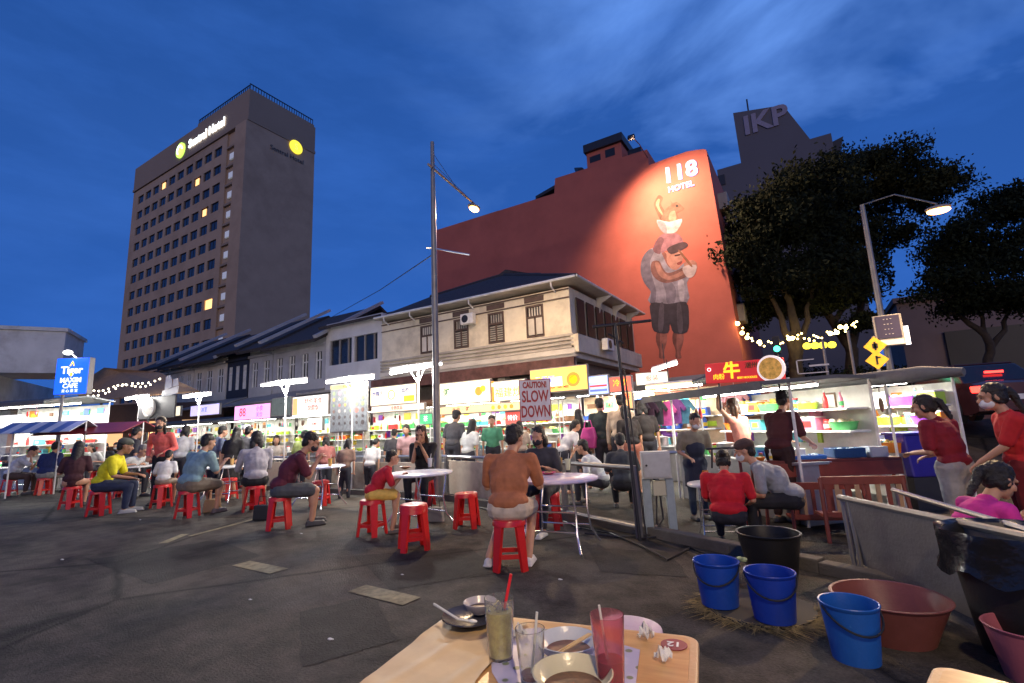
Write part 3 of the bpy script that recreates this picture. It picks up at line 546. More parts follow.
# right-hand stalls
P_('cook with a mask in an olive shirt and long navy apron', (D(690, 418, 7.4).x, D(690, 418, 7.4).y, -.12), 176, 'stand', s=.86, build=1.08, lean=6, hp=18, top='olive', topc=(.22, .20, .15), apron=(.02, .025, .05), bot='trousers', botc=(.05, .07, .1), mask=(.6, .6, .62), hair='short', det=1, LH=(-.2, .25, 1.0), RH=(.2, .25, 1.0))
P_('woman in a peach sleeveless top raising one arm to the shelf', (-1.07, 8.95, -.12), -28, 'stand', s=.98, lean=4, hp=6, top='peach', topc=(.70, .27, .20), sleeve='none', bot='trousers', botc=(.02, .06, .07), hair='mid', hairm='hairb', det=1, LH=(-.22, .2, 1.78), RH=(.25, .2, 1.35), female=True)
P_('standing man in a dark red t-shirt and white mask reaching to the counter', (-.50, 7.9, -.12), 62, 'stand', s=1.02, lean=13, hp=16, top='oxblood', topc=(.075, .016, .018), botc=(.03, .01, .01), mask=(.6, .65, .7), det=2, LH=(-.1, .42, 1.0), RH=(.2, .38, .98))
P_('young man in a grey t-shirt and brown cap bending forward on a low seat', (-.36, 6.75, -.12), -62, seat=.40, lean=33, hp=14, LH=(-.1, .5, .5), RH=(.05, .52, .52), top='heather', topc=(.26, .28, .31), botc=(.015, .015, .02), cap=((.07, .04, .035), 'peak'), mask=(.45, .5, .55), det=2, s=.98)
P_('child in a bright red top crouching on a low seat seen from behind', (-.98, 6.15, -.12), 24, seat=.30, s=.86, lean=14, hp=28, LH=(-.15, .4, .5), RH=(.25, .35, .5), top='scarlet', topc=(.52, .008, .02), botc=(.02, .02, .03), hair='bun', det=2, build=1.25)
P_('woman in a magenta t-shirt bending over the right-hand stall', (.44, 10.3, -.12), -22, 'stand', s=.93, lean=17, hp=18, top='magenta', topc=(.45, .03, .14), botc=(.03, .03, .03), hair='mid', hairm='hairb', det=1, LH=(-.25, .4, 1.05), RH=(.1, .5, 1.0), female=True)
P_('woman in a dark red t-shirt and grey skirt with a black ponytail', (1.16, 6.8, -.12), -24, 'stand', s=.90, lean=7, hp=14, hy=-22, top='darkred', topc=(.20, .008, .02), bot='shorts', botc=(.33, .32, .31), hair='pony', det=2, LH=(-.16, .30, 1.05), RH=(.14, .30, 1.0), female=True, build=1.32)
P_('woman in a bright red t-shirt and white mask at the right edge', (1.60, 6.55, -.12), -58, 'stand', s=.93, lean=1, hp=10, hy=-8, top='brightred', topc=(.50, .015, .02), botc=(.18, .01, .01), hair='pony', mask=(.7, .72, .75), det=2, LH=(-.12, .32, .95), RH=(.25, .06, .80), female=True, build=1.25)
q = D(952, 485, 3.7)
P_('woman in a pink t-shirt with black hair bowed over her food behind the grey panel', (q.x, q.y, -.12), 92, seat=.24, s=.93, lean=22, hp=24, LH=(-.05, .40, .60), RH=(.12, .40, .64), top='hotpink', topc=(.60, .03, .28), botc=(.05, .05, .05), hair='pony', det=2, female=True)
# things people hold
ph = thing('mobile_phone', 'dark phone held up by the woman in black', 'phone'); t = MB(); t.box((0, 0, 0), (.075, .009, .15)); t.build('phone_body', M['black'], ph, bevel=.004); t = MB(); t.box((0, .006, 0), (.068, .002, .14)); t.build('screen', M['glassd'], ph)
fm = pw.matrix_basis; ph.location = Matrix.Translation(pw.location) @ pw.rotation_euler.to_matrix().to_4x4() @ V((0, .36, .98)); ph.rotation_euler = (R_(-25), 0, pw.rotation_euler.z)
bagq = D(588, 425, 10.9); bg_ = thing('shopping_bag', 'hot pink bag hanging beside the woman in black', 'bag', (bagq.x, bagq.y, 1.0)); t = MB(); t.prism([(-.17, -.2), (.15, -.22), (.19, .02), (.14, .25), (-.12, .24), (-.19, .05)], -.06, .06); t.build('bag_body', plastic('hotpink', (.7, .08, .35)), bg_, bevel=.03); t = MB(); t.tube([(-.1, 0, .23), (-.06, 0, .4), (.06, 0, .4), (.1, 0, .23)], .012); t.build('handle', plastic('hotpink', (.7, .08, .35)), bg_)
# ------------------------------------------------------------------ hotel tower
CONC = mat('tower_render', (.44, .31, .205), .9, dirt=.45, scale=.35, var=.08, bump=.1, bscale=2)
CONCD = mat('tower_band', (.30, .22, .155), .9, var=.06, scale=.1); WIN = mat('tower_window', (.02, .022, .035), .15, spec=.5); WLIT = glow('lit_window', (1.0, .55, .2), 1.6)
YT = 40.0; XL, XR, YB = -116.2, -73.6, 52.5; ZT = 58.2
tower = thing('hotel_tower', 'tall grey-brown hotel tower with rows of small windows and a lit green and white sign', 'hotel', (XR, YT, -.12))
def tl(x, y, z): return (x-XR, y-YT, z+.12)
t = MB(); t.bb(tl(XL, YT+.3, -.12), tl(XR, YB, 55.2)); 
t.build('wall', CONC, tower)
# street face, built as a grid with real openings
rows, cols = 14, 10; z_top, z_bot = 50.6, 4.0; gx0, gx1 = XL+2.0, XR-7.6; dz = 3.42; dx = (gx1-gx0)/cols
t = MB(); WD, HT = 2.5, 1.7
zc = [z_top - i*dz for i in range(rows)]; xc = [gx0 + dx*(j+.5) for j in range(cols)]
xs = [XL] + [v for x in xc for v in (x-WD/2, x+WD/2)] + [XR-6.4]
for j in range(0, len(xs)-1, 2): t.bb(tl(xs[j], YT, -.1), tl(xs[j+1], YT+.298, 53))
for x in xc:
    zs = [53] + [v for z in zc for v in (z+HT/2, z-HT/2)] + [-.1]
    for k in range(0, len(zs)-1, 2): t.bb(tl(x-WD/2, YT+.002, zs[k]), tl(x+WD/2, YT+.298, zs[k+1]))
t.bb(tl(XR-3.3, YT-.4, -.1), tl(XR, YT+.298, 53.1))
t.build('facade', CONC, tower)
t = MB(); t.bb(tl(XL-.02, YT-.25, 53.1), tl(XR+.12, YB+.1, 53.6)); t.build('cornice', CONCD, tower)
t = MB(); t.bb(tl(XL, YT-.12, 53.6), tl(XR+.05, YB, 58.5)); t.build('parapet', CONCD, tower)
t = MB(); t.bb(tl(XR-17, YT-.08, 58.5), tl(XR-.1, YB-.2, 59.0)); t.build('roof_block', CONCD, tower)
rest = MB(); n = 0; lit = {(1, 7), (3, 8), (8, 9), (0, 2)}
for i, z in enumerate(reversed(zc)):
    i = rows-1-i
    for j, x in enumerate(reversed(xc)):
        j = cols-1-j; q = MB() if n < 99 else rest
        q.bb(tl(x-WD/2+.002, YT+.2, z-HT/2+.002), tl(x+WD/2-.002, YT+.28, z+HT/2-.002))
        q.bb(tl(x-.04, YT+.15, z-HT/2+.002), tl(x+.04, YT+.2, z+HT/2-.002))
        if n < 99: q.build('window', WLIT if (i, j) in lit else WIN, tower)
        n += 1
o = rest.build('window', WIN, tower); o['kind'] = 'stuff'
for (i, j) in ((1, 7), (3, 8), (0, 3)):
    t = MB(); z = zc[i]; x = xc[j]; t.bb(tl(x-.8, YT+.10, z-.6), tl(x+.4, YT+.14, z+.6)); t.build('lit_pane', WLIT, tower)
for k in range(15): t = MB(); t.bb(tl(XR-6.3, YT-.1, 1+k*3.5), tl(XR-3.4, YT+.29, 1.35+k*3.5)); t.build('service_ledge', CONCD, tower)
for k in range(14):
    t = MB(); t.bb(tl(XR-5.2, YT-.1, 2.2+k*3.5), tl(XR-3.8, YT+.2, 3.3+k*3.5)); t.build('lit_landing', glow('landing', (.8, .85, .9), .14), tower, bevel=.05)
t = MB()
for k in range(26): t.bb(tl(XR-.25, YT-.0+k*.48, 59.0), tl(XR-.15, YT+.08+k*.48, 59.9))
for k in range(30): t.bb(tl(XR-16.8+k*.56, YT-.05, 59.0), tl(XR-16.7+k*.56, YT+.05, 59.7))
t.bb(tl(XR-.28, YT-.05, 59.9), tl(XR-.12, YB-.4, 60.02)); t.bb(tl(XR-16.8, YT-.06, 59.7), tl(XR-.3, YT+.06, 59.8)); t.build('roof_railing', M['dark'], tower)
LG = glow('sign_green', (.55, .95, .12), 1.3); LW = glow('sign_white', (.9, .97, 1), 2.6); LY = glow('sign_yellow', (.95, .8, .05), 1.1)
t = MB(); t.cyl(tl(-96.2, YT-.4, 55.6), tl(-96.2, YT-.13, 55.6), 1.5, n=32); t.build('sign_disc', LG, tower)
t = MB(); t.tube([tl(-96.2+.9*math.cos(a), YT-.45, 55.6+.9*math.sin(a)) for a in [k*.5 for k in range(9)]], .12, 6); t.build('sign_swirl', LW, tower)
text('Sentral Hotel', 2.3, LW, tower, tl(-86.9, YT-.3, 55.6), bold=.05, ext=.05)
t = MB(); t.cyl(tl(XR+.05, YT+8.6, 52.5), tl(XR+.2, YT+8.6, 52.5), 1.25, n=28); t.build('sign_disc', LY, tower)
text('S', 1.6, LG, tower, tl(XR+.22, YT+8.6, 52.5), (math.pi/2, 0, math.pi/2))
text('Sentral Hotel', 1.2, M['dark'], tower, tl(XR+.1, YT+7.0, 50.2), (math.pi/2, 0, math.pi/2))
# ------------------------------------------------------------------ red hotel with the mural
YR = 25.0; RX0, RX1 = -21.1, -2.75
RED = mat('terracotta_paint', (.47, .125, .088), .85, var=.10, scale=.7, bump=.2, bscale=12, dirt=.3); RED2 = mat('terracotta_dark', (.2, .06, .05), .85)
rh = thing('red_hotel', 'big terracotta red hotel wall with a mural of a boy and the number 118', 'hotel', (RX1, YR, -.12))
def rl(x, y, z): return (x-RX1, y-YR, z+.12)
a = GY(555, 177, YR); b = GY(648, 160, YR); c = GY(599, 150, YR)
poly = [(RX0, -.12), (RX0, 15.2), (GY(554, 190, YR).x, 15.15), (a.x, 16.1), (b.x, 16.0), (b.x+.02, 15.05), (GY(662, 156, YR).x, 15.1), (-4.0, 15.15), (-3.2, 15.0), (RX1-.3, 14.9), (-2.42, -.12)]
t = MB(); t.prism([(x-RX1, z+.12) for x, z in poly], 0, 14.0); t.build('wall', RED, rh)
t = MB(); t.bb(rl(RX0+.3, YR+2, 15), rl(RX0+4, YR+9, 16.3)); t.build('roof_room', M['concrete'], rh)
p0 = GY(600, 140, YR+2); t = MB(); t.bb(rl(p0.x-.6, YR+1.0, 15.5), rl(p0.x+1.6, YR+4, 17.6)); t.build('stair_head', RED, rh, bevel=.03)
t = MB(); t.bb(rl(p0.x-.7, YR+.8, 17.6), rl(p0.x+1.75, YR+4.2, 18.1)); t.build('stair_head_roof', M['dark'], rh)
t = MB(); t.bb(rl(p0.x+1.8, YR+1.5, 15.5), rl(p0.x+2.6, YR+5, 17.2)); t.build('plant_screen', M['black'], rh)
t = MB(); t.bb(rl(p0.x-.4, YR+.985, 16.9), rl(p0.x+.3, YR+1.05, 17.3)); t.build('window', M['black'], rh)
t = MB(); t.bb(rl(p0.x+.6, YR+.985, 16.9), rl(p0.x+1.2, YR+1.05, 17.4)); t.build('window', M['black'], rh)
t = MB(); t.cyl(rl(p0.x-1.3, YR+1.4, 16.6), rl(p0.x-1.0, YR+1.5, 16.8), .55, .3, 20); t.build('satellite_dish', M['dark'], rh)
t = MB(); t.add([rl(-13.4, YR+.6, 15.5), rl(-11.7, YR+.6, 15.9), rl(-11.7, YR+3, 15.9), rl(-13.4, YR+3, 15.5), rl(-13.4, YR+.6, 15.7), rl(-11.7, YR+.6, 16.1), rl(-11.7, YR+3, 16.1), rl(-13.4, YR+3, 15.7)], [(0, 1, 2, 3), (4, 7, 6, 5), (0, 4, 5, 1), (1, 5, 6, 2), (2, 6, 7, 3), (3, 7, 4, 0)]); t.build('roof_canopy', M['dark'], rh)
for k, (yy, zz) in enumerate(((2, 3.2), (5, 3.2), (2, 6.5), (5, 6.5), (2, 9.8), (5, 9.8), (2, 12.6), (5, 12.6))):
    t = MB(); t.box((rl(-2.5 - zz*.02, YR+yy, zz)), (.5, 1.1, .9)); t.build('side_air_conditioner', M['grey'], rh, bevel=.03)
# the mural is paint on the wall: flat shapes 6 mm proud
BLU = glow('neon_blue', (.22, .38, 1.0), 1.3); WHT = glow('neon_white', (.6, .55, .9), .3)
def pt(name, pts, col, off, par, op=None):
    """pts traced on the wall plane"""
    q = MB(); n_ = len(pts); sm_ = []
    for i in range(n_):
        a_, b_, c_, d_ = (V(pts[(i+k) % n_]) for k in (-1, 0, 1, 2))
        for t_ in (0, .33, .66): sm_.append(.5*((2*b_) + (c_-a_)*t_ + (2*a_-5*b_+4*c_-d_)*t_*t_ + (3*b_-a_-3*c_+d_)*t_**3))
    P = [GY(x, y, YR) for x, y in sm_]; q.prism([(v.x-RX1, v.z+.12) for v in P], -off, -.0005); return q.build(name, mat('mural_'+name, col, .85, var=.38, scale=2.6, dirt=.5), par)
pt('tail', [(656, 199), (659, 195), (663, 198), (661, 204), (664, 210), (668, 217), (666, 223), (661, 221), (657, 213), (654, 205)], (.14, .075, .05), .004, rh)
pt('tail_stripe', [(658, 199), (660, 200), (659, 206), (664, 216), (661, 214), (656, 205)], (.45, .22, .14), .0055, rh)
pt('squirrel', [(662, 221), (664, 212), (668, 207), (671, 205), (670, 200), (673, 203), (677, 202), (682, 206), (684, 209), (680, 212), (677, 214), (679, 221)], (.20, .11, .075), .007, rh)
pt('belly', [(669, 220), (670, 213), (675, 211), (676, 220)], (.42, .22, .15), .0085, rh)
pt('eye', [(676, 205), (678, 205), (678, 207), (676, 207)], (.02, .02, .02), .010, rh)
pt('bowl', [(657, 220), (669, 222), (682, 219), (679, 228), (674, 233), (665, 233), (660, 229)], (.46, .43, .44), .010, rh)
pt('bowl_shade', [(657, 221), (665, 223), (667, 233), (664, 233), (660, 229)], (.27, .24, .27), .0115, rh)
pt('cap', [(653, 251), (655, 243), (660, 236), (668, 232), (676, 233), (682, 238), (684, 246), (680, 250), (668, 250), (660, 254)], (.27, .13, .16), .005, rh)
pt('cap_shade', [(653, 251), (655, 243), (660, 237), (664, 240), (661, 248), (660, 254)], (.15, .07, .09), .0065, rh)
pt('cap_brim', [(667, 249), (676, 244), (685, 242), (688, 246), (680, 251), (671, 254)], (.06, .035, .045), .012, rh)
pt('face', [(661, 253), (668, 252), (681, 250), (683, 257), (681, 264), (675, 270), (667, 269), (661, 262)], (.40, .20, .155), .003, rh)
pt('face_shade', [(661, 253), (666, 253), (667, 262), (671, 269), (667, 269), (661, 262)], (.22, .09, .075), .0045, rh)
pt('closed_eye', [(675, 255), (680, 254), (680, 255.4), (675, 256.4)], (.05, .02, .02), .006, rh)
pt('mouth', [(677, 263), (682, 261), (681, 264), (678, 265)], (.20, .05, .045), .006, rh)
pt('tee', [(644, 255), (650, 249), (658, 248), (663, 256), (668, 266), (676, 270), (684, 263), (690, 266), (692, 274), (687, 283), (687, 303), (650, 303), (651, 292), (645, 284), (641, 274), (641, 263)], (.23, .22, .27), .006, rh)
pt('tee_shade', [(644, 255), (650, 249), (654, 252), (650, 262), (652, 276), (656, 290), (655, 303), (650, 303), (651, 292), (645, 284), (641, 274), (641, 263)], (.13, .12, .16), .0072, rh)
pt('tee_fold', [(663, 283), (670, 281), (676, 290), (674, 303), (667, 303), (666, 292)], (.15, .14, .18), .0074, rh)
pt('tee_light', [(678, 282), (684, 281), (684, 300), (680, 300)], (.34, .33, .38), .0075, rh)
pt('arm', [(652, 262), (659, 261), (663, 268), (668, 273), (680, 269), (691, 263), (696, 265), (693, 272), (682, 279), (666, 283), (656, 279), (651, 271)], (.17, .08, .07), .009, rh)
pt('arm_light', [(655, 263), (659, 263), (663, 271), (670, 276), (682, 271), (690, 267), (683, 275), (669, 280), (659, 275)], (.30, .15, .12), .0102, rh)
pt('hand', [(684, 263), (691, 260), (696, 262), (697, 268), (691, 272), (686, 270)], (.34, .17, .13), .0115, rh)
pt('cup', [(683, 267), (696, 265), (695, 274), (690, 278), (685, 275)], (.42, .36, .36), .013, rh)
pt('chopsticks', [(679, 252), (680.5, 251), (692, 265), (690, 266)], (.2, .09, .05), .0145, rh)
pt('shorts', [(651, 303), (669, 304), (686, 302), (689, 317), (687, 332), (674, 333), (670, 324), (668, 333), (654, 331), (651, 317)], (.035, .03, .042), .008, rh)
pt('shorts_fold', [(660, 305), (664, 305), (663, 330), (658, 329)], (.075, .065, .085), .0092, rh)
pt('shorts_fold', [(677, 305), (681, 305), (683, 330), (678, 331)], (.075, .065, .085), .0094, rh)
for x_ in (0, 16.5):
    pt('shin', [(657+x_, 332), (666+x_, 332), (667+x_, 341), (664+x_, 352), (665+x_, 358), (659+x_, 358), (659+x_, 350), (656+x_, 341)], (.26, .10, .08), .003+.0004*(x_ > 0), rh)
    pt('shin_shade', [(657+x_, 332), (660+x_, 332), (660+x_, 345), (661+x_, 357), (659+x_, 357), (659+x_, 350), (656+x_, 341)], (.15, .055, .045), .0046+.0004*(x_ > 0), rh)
def wall_text(s_, px, py, size, m, ext=.02):
    P = GY(px, py, YR); text(s_, size, m, rh, (P.x-RX1, -.03, P.z+.12), ext=ext, bold=.01)
wall_text('118', 680.5, 173, 1.2, BLU); 
P = GY(680.5, 173, YR); text('118', 1.2, WHT, rh, (P.x-RX1-.05, -.012, P.z+.17), ext=.006, bold=.03, name='lettering_halo')
wall_text('HOTEL', 681, 187, .42, BLU)
# rooftop floodlight washing the painted wall
fx = GY(645, 158, YR-.6); fl = thing('wall_floodlight', 'warm floodlight on a bracket at the top of the red wall', 'floodlight', (fx.x, YR-2.9, fx.z))
t = MB(); t.box((0, 0, 0), (.34, .2, .24), Euler((-.5, 0, 0))); t.build('housing', M['dark'], fl, bevel=.02); t = MB(); t.tube([(0, 0, .1), (0, 1.4, .35), (0, 2.88, .3)], .025); t.build('bracket', M['dark'], fl)
# ------------------------------------------------------------------ dark tower with the roof letters
imp = thing('office_tower', 'dark slanted-top office tower with faint letters behind the trees', 'tower', (0, 80, -.12))
DKT = mat('dusk_render', (.13, .12, .13), .9, var=.06, scale=.1)
P = [GY(x, y, 80) for x, y in ((733, 113), (783, 105), (810, 139), (831, 133), (836, 160), (838, 250), (722, 300), (717, 170), (741, 163))]
P[5].z = -.12; P[6].z = -.12; P[5].x = P[4].x+1.5; P[6].x = P[7].x-.2
t = MB(); t.prism([(v.x, v.z+.12) for v in P], 0, 16); t.build('wall', DKT, imp)
a = GY(831, 134, 80); b = GY(844, 130, 80); t = MB(); t.prism([(a.x, a.z-.2), (b.x, b.z+.2), (b.x-1.2, b.z-3.5), (a.x+.3, a.z-5)], 2, 12); t.build('roof_fin', M['dark'], imp)
t = MB(); q = GY(741, 165, 80)
for k in range(9): t.bb((P[7].x-.3, -.15, 38-k*3.2), (P[7].x+1.0, .6, 39.7-k*3.2))
t.build('balcony', M['dark'], imp)
q = GY(765, 121, 80); text('IKP', 4.4, mat('faint_letter', (.30, .26, .32), .8), imp, (q.x, -.12, q.z+.12), ext=.08, bold=.12)
t = MB(); q = GY(746, 102, 80); t.tube([(q.x, 4, q.z-1.5), (q.x, 4, q.z+3)], .12); t.build('antenna', M['dark'], imp)
# ------------------------------------------------------------------ corner shophouse
YS = 15.0; CX = -6.75; LX = -15.9; YE = 22.0
TRIM = mat('brown_trim', (.10, .065, .05), .7, var=.2); ROOF = mat('old_roof_tile', (.05, .042, .042), .85, var=.35, scale=8, bump=.8, bscale=18)
WHITEW = mat('whitewash', (.62, .58, .50), .85, dirt=.6, scale=1.6, bump=.15)
CRM = mat('cream_house', (.74, .66, .50), .85, dirt=.7, scale=2.2, bump=.2)
sh = thing('corner_shophouse', 'old cream two-storey corner shophouse with brown shutters and deep tiled eaves', 'shophouse', (CX, YS, -.12))
def sl_(x, y, z): return (x-CX, y-YS, z+.12)
def wall_open(mb, x0, x1, z0, z1, ops, y0, y1, T_):
    """wall with real openings ops=(xa,xb,za,zb) left to right, not overlapping in x"""
    cur = x0
    for xa, xb, za, zb in ops:
        if xa > cur: mb.bb(T_(cur, y0, z0), T_(xa, y1, z1))
        if za > z0: mb.bb(T_(xa, y0+.001, z0), T_(xb, y1-.001, za))
        if zb < z1: mb.bb(T_(xa, y0+.001, zb), T_(xb, y1-.001, z1))
        cur = xb
    if cur < x1: mb.bb(T_(cur, y0, z0), T_(x1, y1, z1))
FZ, EZ = 3.82, 6.05
wx = [GY(px, 320, YS).x for px in (427, 461, 496, 535)]
ops = [(x-.36, x+.36, FZ+.62, 5.62) for x in wx]
t = MB(); wall_open(t, LX, CX, FZ, EZ, ops, YS, YS+.25, sl_); t.build('wall', CRM, sh)
t = MB(); t.bb(sl_(LX+.3, YS+1.2, -.12), sl_(CX-.3, YE, FZ)); t.build('shop_wall', mat('shop_interior', (.22, .18, .15), .8, dirt=.4), sh)
t = MB(); t.bb(sl_(LX, YS-.05, FZ-.28), sl_(CX+.12, YE, FZ)); t.build('floor_slab', WHITEW, sh)
for x in (LX+.2, LX+3.2, LX+6.2, CX-.2):
    t = MB(); t.bb(sl_(x-.16, YS+.02, -.12), sl_(x+.16, YS+.34, FZ-.28)); t.build('pillar', CRM, sh)
# long balcony-like apron with rails under the windows
t = MB()
for k in range(4): t.bb(sl_(LX, YS-.10-.001*k, FZ+.06+k*.14), sl_(CX+.1, YS-.002, FZ+.14+k*.14))
t.build('apron_rails', mat('apron_paint', (.46, .42, .36), .85, dirt=.7, scale=2.5), sh)
t = MB(); t.bb(sl_(LX, YS-.14, FZ-.14), sl_(CX+.14, YS-.06, FZ+.04)); t.build('ledge', WHITEW, sh, bevel=.01)
def shutter(T_, x, y, z0, z1, wd, par, solid=False, ax=0):
    def B(a0, a1, d0, d1, c0, c1): return (T_(a0, y+d0, c0), T_(a1, y+d1, c1)) if ax == 0 else (T_(x+d0, a0, c0), T_(x+d1, a1, c1))
    cx = x if ax == 0 else y
    t = MB(); w2 = wd/2
    for a0, a1, c0, c1 in ((cx-w2, cx-w2+.06, z0, z1), (cx+w2-.06, cx+w2, z0, z1), (cx-.025, cx+.025, z0, z1-.42), (cx-w2+.06, cx+w2-.06, z1-.07, z1), (cx-w2+.06, cx+w2-.06, z1-.47, z1-.40), (cx-w2+.06, cx+w2-.06, z0, z0+.06)):
        a, b = B(a0, a1, -.03 if ax == 0 else -.05, .05, c0, c1); t.bb(a, b)
    f = t.build('window_frame', TRIM if ax == 0 else WHITEW, par)
    t = MB(); k = z0+.10
    while k < z1-.5:
        for s0, s1 in ((cx-w2+.07, cx-.035), (cx+.035, cx+w2-.07)):
            a, b = B(s0, s1, .0, .03, k, k+(.045 if not solid else .085)); t.bb(a, b)
        k += .085 if not solid else .086
    k = cx-w2+.12
    while k < cx+w2-.1:
        a, b = B(k, k+.05, .0, .03, z1-.39, z1-.08); t.bb(a, b); k += .11
    o = t.build('louvre', mat('louvre_paint', (.36, .33, .28), .8, dirt=.5) if not solid else WHITEW, f)
    t = MB(); a, b = B(cx-w2+.01, cx+w2-.01, .10, .13, z0+.01, z1-.01); t.bb(a, b); t.build('pane', M['black'], f)
for i, x in enumerate(wx): shutter(sl_, x, YS, FZ+.62, 5.62, .72, sh, solid=(i in (0, 3)))
for x in wx: t = MB(); t.bb(sl_(x-.4, YS-.03, 5.74), sl_(x+.4, YS-.002, 5.94)); t.build('vent_grille', TRIM, sh)
t = MB(); t.bb(sl_(LX, YS-.05, 5.96), sl_(CX, YS-.003, 6.0)); t.bb(sl_(LX, YS-.045, 5.66), sl_(CX, YS-.003, 5.70)); t.build('string_course', TRIM, sh)
# side wall to the lane
yw = [YS+.75+k*.92 for k in range(7)]; sops = [(y-.36, y+.36, FZ+.62, 5.75) for y in yw]
t = MB(); TS_ = lambda a, b, c: sl_(b, a, c)      # swap so that the wall runs along y
wall_open(t, YS+.25, YE, FZ, EZ, sops, CX-.25, CX-.004, lambda a, b, c: sl_(b, a, c)); t.build('side_wall', CRM, sh)
for y in yw: shutter(sl_, CX-.05, y, FZ+.62, 5.75, .72, sh, solid=True, ax=1)
t = MB(); t.bb(sl_(CX, YS-.1, FZ-.1), sl_(CX+.28, YE, FZ+.52)); t.build('side_apron', CRM, sh, bevel=.02)
for y in (YS+2.6, YS+4.4, YS+6.2): t = MB(); t.prism([(0, 5.6), (0, 6.3), (.6, 6.3), (.55, 6.22), (.2, 6.05), (.06, 5.6)], y-YS-.04, y-YS+.04); t.build('eave_bracket', WHITEW, sh)
# hipped roof with eaves, soffit and gutter
OX = .38; ez = EZ+.22
E0 = sl_(LX-.1, YS-OX, ez); E1 = sl_(CX+.5, YS-OX, ez); E2 = sl_(CX+.5, YE+.3, ez); E3 = sl_(LX-.1, YE+.3, ez)
rz = EZ+2.25; r1_ = sl_(-11.6, 18.4, rz); r2_ = sl_(-10.0, 19.2, rz-.1); r3_ = sl_(-11.4, 20.4, rz-.1); r4_ = sl_(LX-.1, 18.4, rz-.25); r5_ = sl_(LX-.1, 19.2, rz-.25)
t = MB(); t.add([E0, E1, E2, E3, r1_, r2_, r3_, r4_, r5_], [(0, 1, 4, 7), (1, 2, 5, 4), (2, 3, 8, 6, 5), (4, 5, 6), (7, 4, 6, 8), (3, 0, 7, 8)]); rf = t.build('roof', ROOF, sh)
t = MB(); t.add([E0, E1, E2, E3], [(0, 3, 2, 1)]); 
for q in (0,): pass
so_ = t.build('soffit', WHITEW, sh); so_.location.z = -.05
t = MB(); t.tube([E0, E1, E2], .05, 8); gut = t.build('gutter', M['white'], sh)
for x in (LX+.5, LX+2.0, GY(474, 300, YS).x, CX-.5): 
    t = MB(); t.tube([sl_(x, YS-OX, ez), sl_(x, YS-OX+.02, ez-.2), sl_(x, YS-.06, ez-.35)], .03, 6); t.build('downpipe', M['white'], gut)
t = MB(); a, b = V(r1_), V(r2_); t.tube([r4_, r1_, r2_], .09, 6); t.tube([r1_, E1], .07, 6); t.build('ridge_tiles', mat('ridge_tile', (.05, .045, .045), .8), rf)
t = MB(); t.prism([(-5.6, rz-.1), (-4.6, rz+.32), (-3.4, rz-.1)], 3.3, 4.6); t.build('roof_gable', ROOF, rf)
def aircon(P, label=None, par=None, rz=0, s=1):
    q = MB(); q.T = Matrix.Translation(P) @ Matrix.Rotation(rz, 4, 'Z') @ Matrix.Scale(s, 4); q.box((0, 0, 0), (.8, .3, .55)); o = q.build('air_conditioner', M['white'], par, bevel=.02)
    q = MB(); q.T = Matrix.Translation(P) @ Matrix.Rotation(rz, 4, 'Z') @ Matrix.Scale(s, 4); q.cyl((-.1, -.151, 0), (-.1, -.165, 0), .2, n=20); q.build('fan_grille', M['black'], o)
P = GY(468, 319, YS-.25); aircon(sl_(P.x, P.y, P.z), par=sh, s=.75)
P = V((CX+.5, YS+2.1, FZ+.35)); aircon(sl_(*P), par=sh, rz=math.pi/2, s=.8)
# faded fascia board over the shops
t = MB(); t.bb(sl_(LX, YS-.62, FZ-.75), sl_(CX+.3, YS-.5, FZ-.32)); t.build('fascia', mat('faded_maroon', (.13, .06, .05), .8, var=.5, scale=3, dirt=.5), sh)
t = MB(); t.add([sl_(LX, YS-.5, FZ-.32), sl_(CX+.3, YS-.5, FZ-.32), sl_(CX+.3, YS, FZ-.2), sl_(LX, YS, FZ-.2)], [(0, 1, 2, 3)]); t.build('awning_top', M['grey'], sh)
# ------------------------------------------------------------------ neighbours down the street
def px_x(px, Y=YS): return GY(px, 350, Y).x
n1 = thing('shophouse', 'white modernised shophouse with a dark ribbon window beside the cream corner house', 'shophouse', (LX, YS, -.12))
X0 = px_x(327)-.1
def T1_(x, y, z): return (x-LX, y-YS, z+.12)
t = MB(); wall_open(t, X0, LX-.02, 3.3, 6.6, [(X0+.25, LX-2.0, 4.55, 5.75), (LX-1.85, LX-.3, 4.55, 5.75)], YS+.02, YS+.3, T1_); t.build('wall', mat('fresh_white', (.60, .60, .60), .8, dirt=.25, scale=1), n1)
t = MB(); t.bb(T1_(X0, YS+1.0, -.12), T1_(LX-.05, YE, 3.3)); t.build('shop_wall', M['grey'], n1)
for (a_, b_) in ((X0+.25, LX-2.0), (LX-1.85, LX-.3)):
    t = MB(); t.bb(T1_(a_, YS+.15, 4.55), T1_(b_, YS+.2, 5.75)); wn = t.build('window', M['glassd'], n1)
    t = MB(); k = a_
    while k < b_: t.bb(T1_(k, YS+.08, 4.55), T1_(k+.05, YS+.15, 5.75)); k += .62
    t.build('window_frame', M['grey'], wn)
t = MB(); t.add([T1_(X0-.2, YS-.3, 6.45), T1_(LX-.08, YS-.3, 6.45), T1_(LX-.08, YS+4, 7.9), T1_(X0-.2, YS+4, 7.9), T1_(LX-.08, YE, 6.4), T1_(X0-.2, YE, 6.4)], [(0, 1, 2, 3), (3, 2, 4, 5)]); q = t.build('roof', ROOF, n1); md = q.modifiers.new('s', 'SOLIDIFY'); md.thickness = .14
t = MB(); t.bb(T1_(X0, YS-1.5, 3.1), T1_(LX-.1, YS+.1, 3.2)); t.build('awning', M['grey'], n1)
GW = mat('grey_plaster', (.40, .40, .41), .85, dirt=.4, scale=1.5)
bnd = [327, 274, 250, 228, 195, 172, 150]
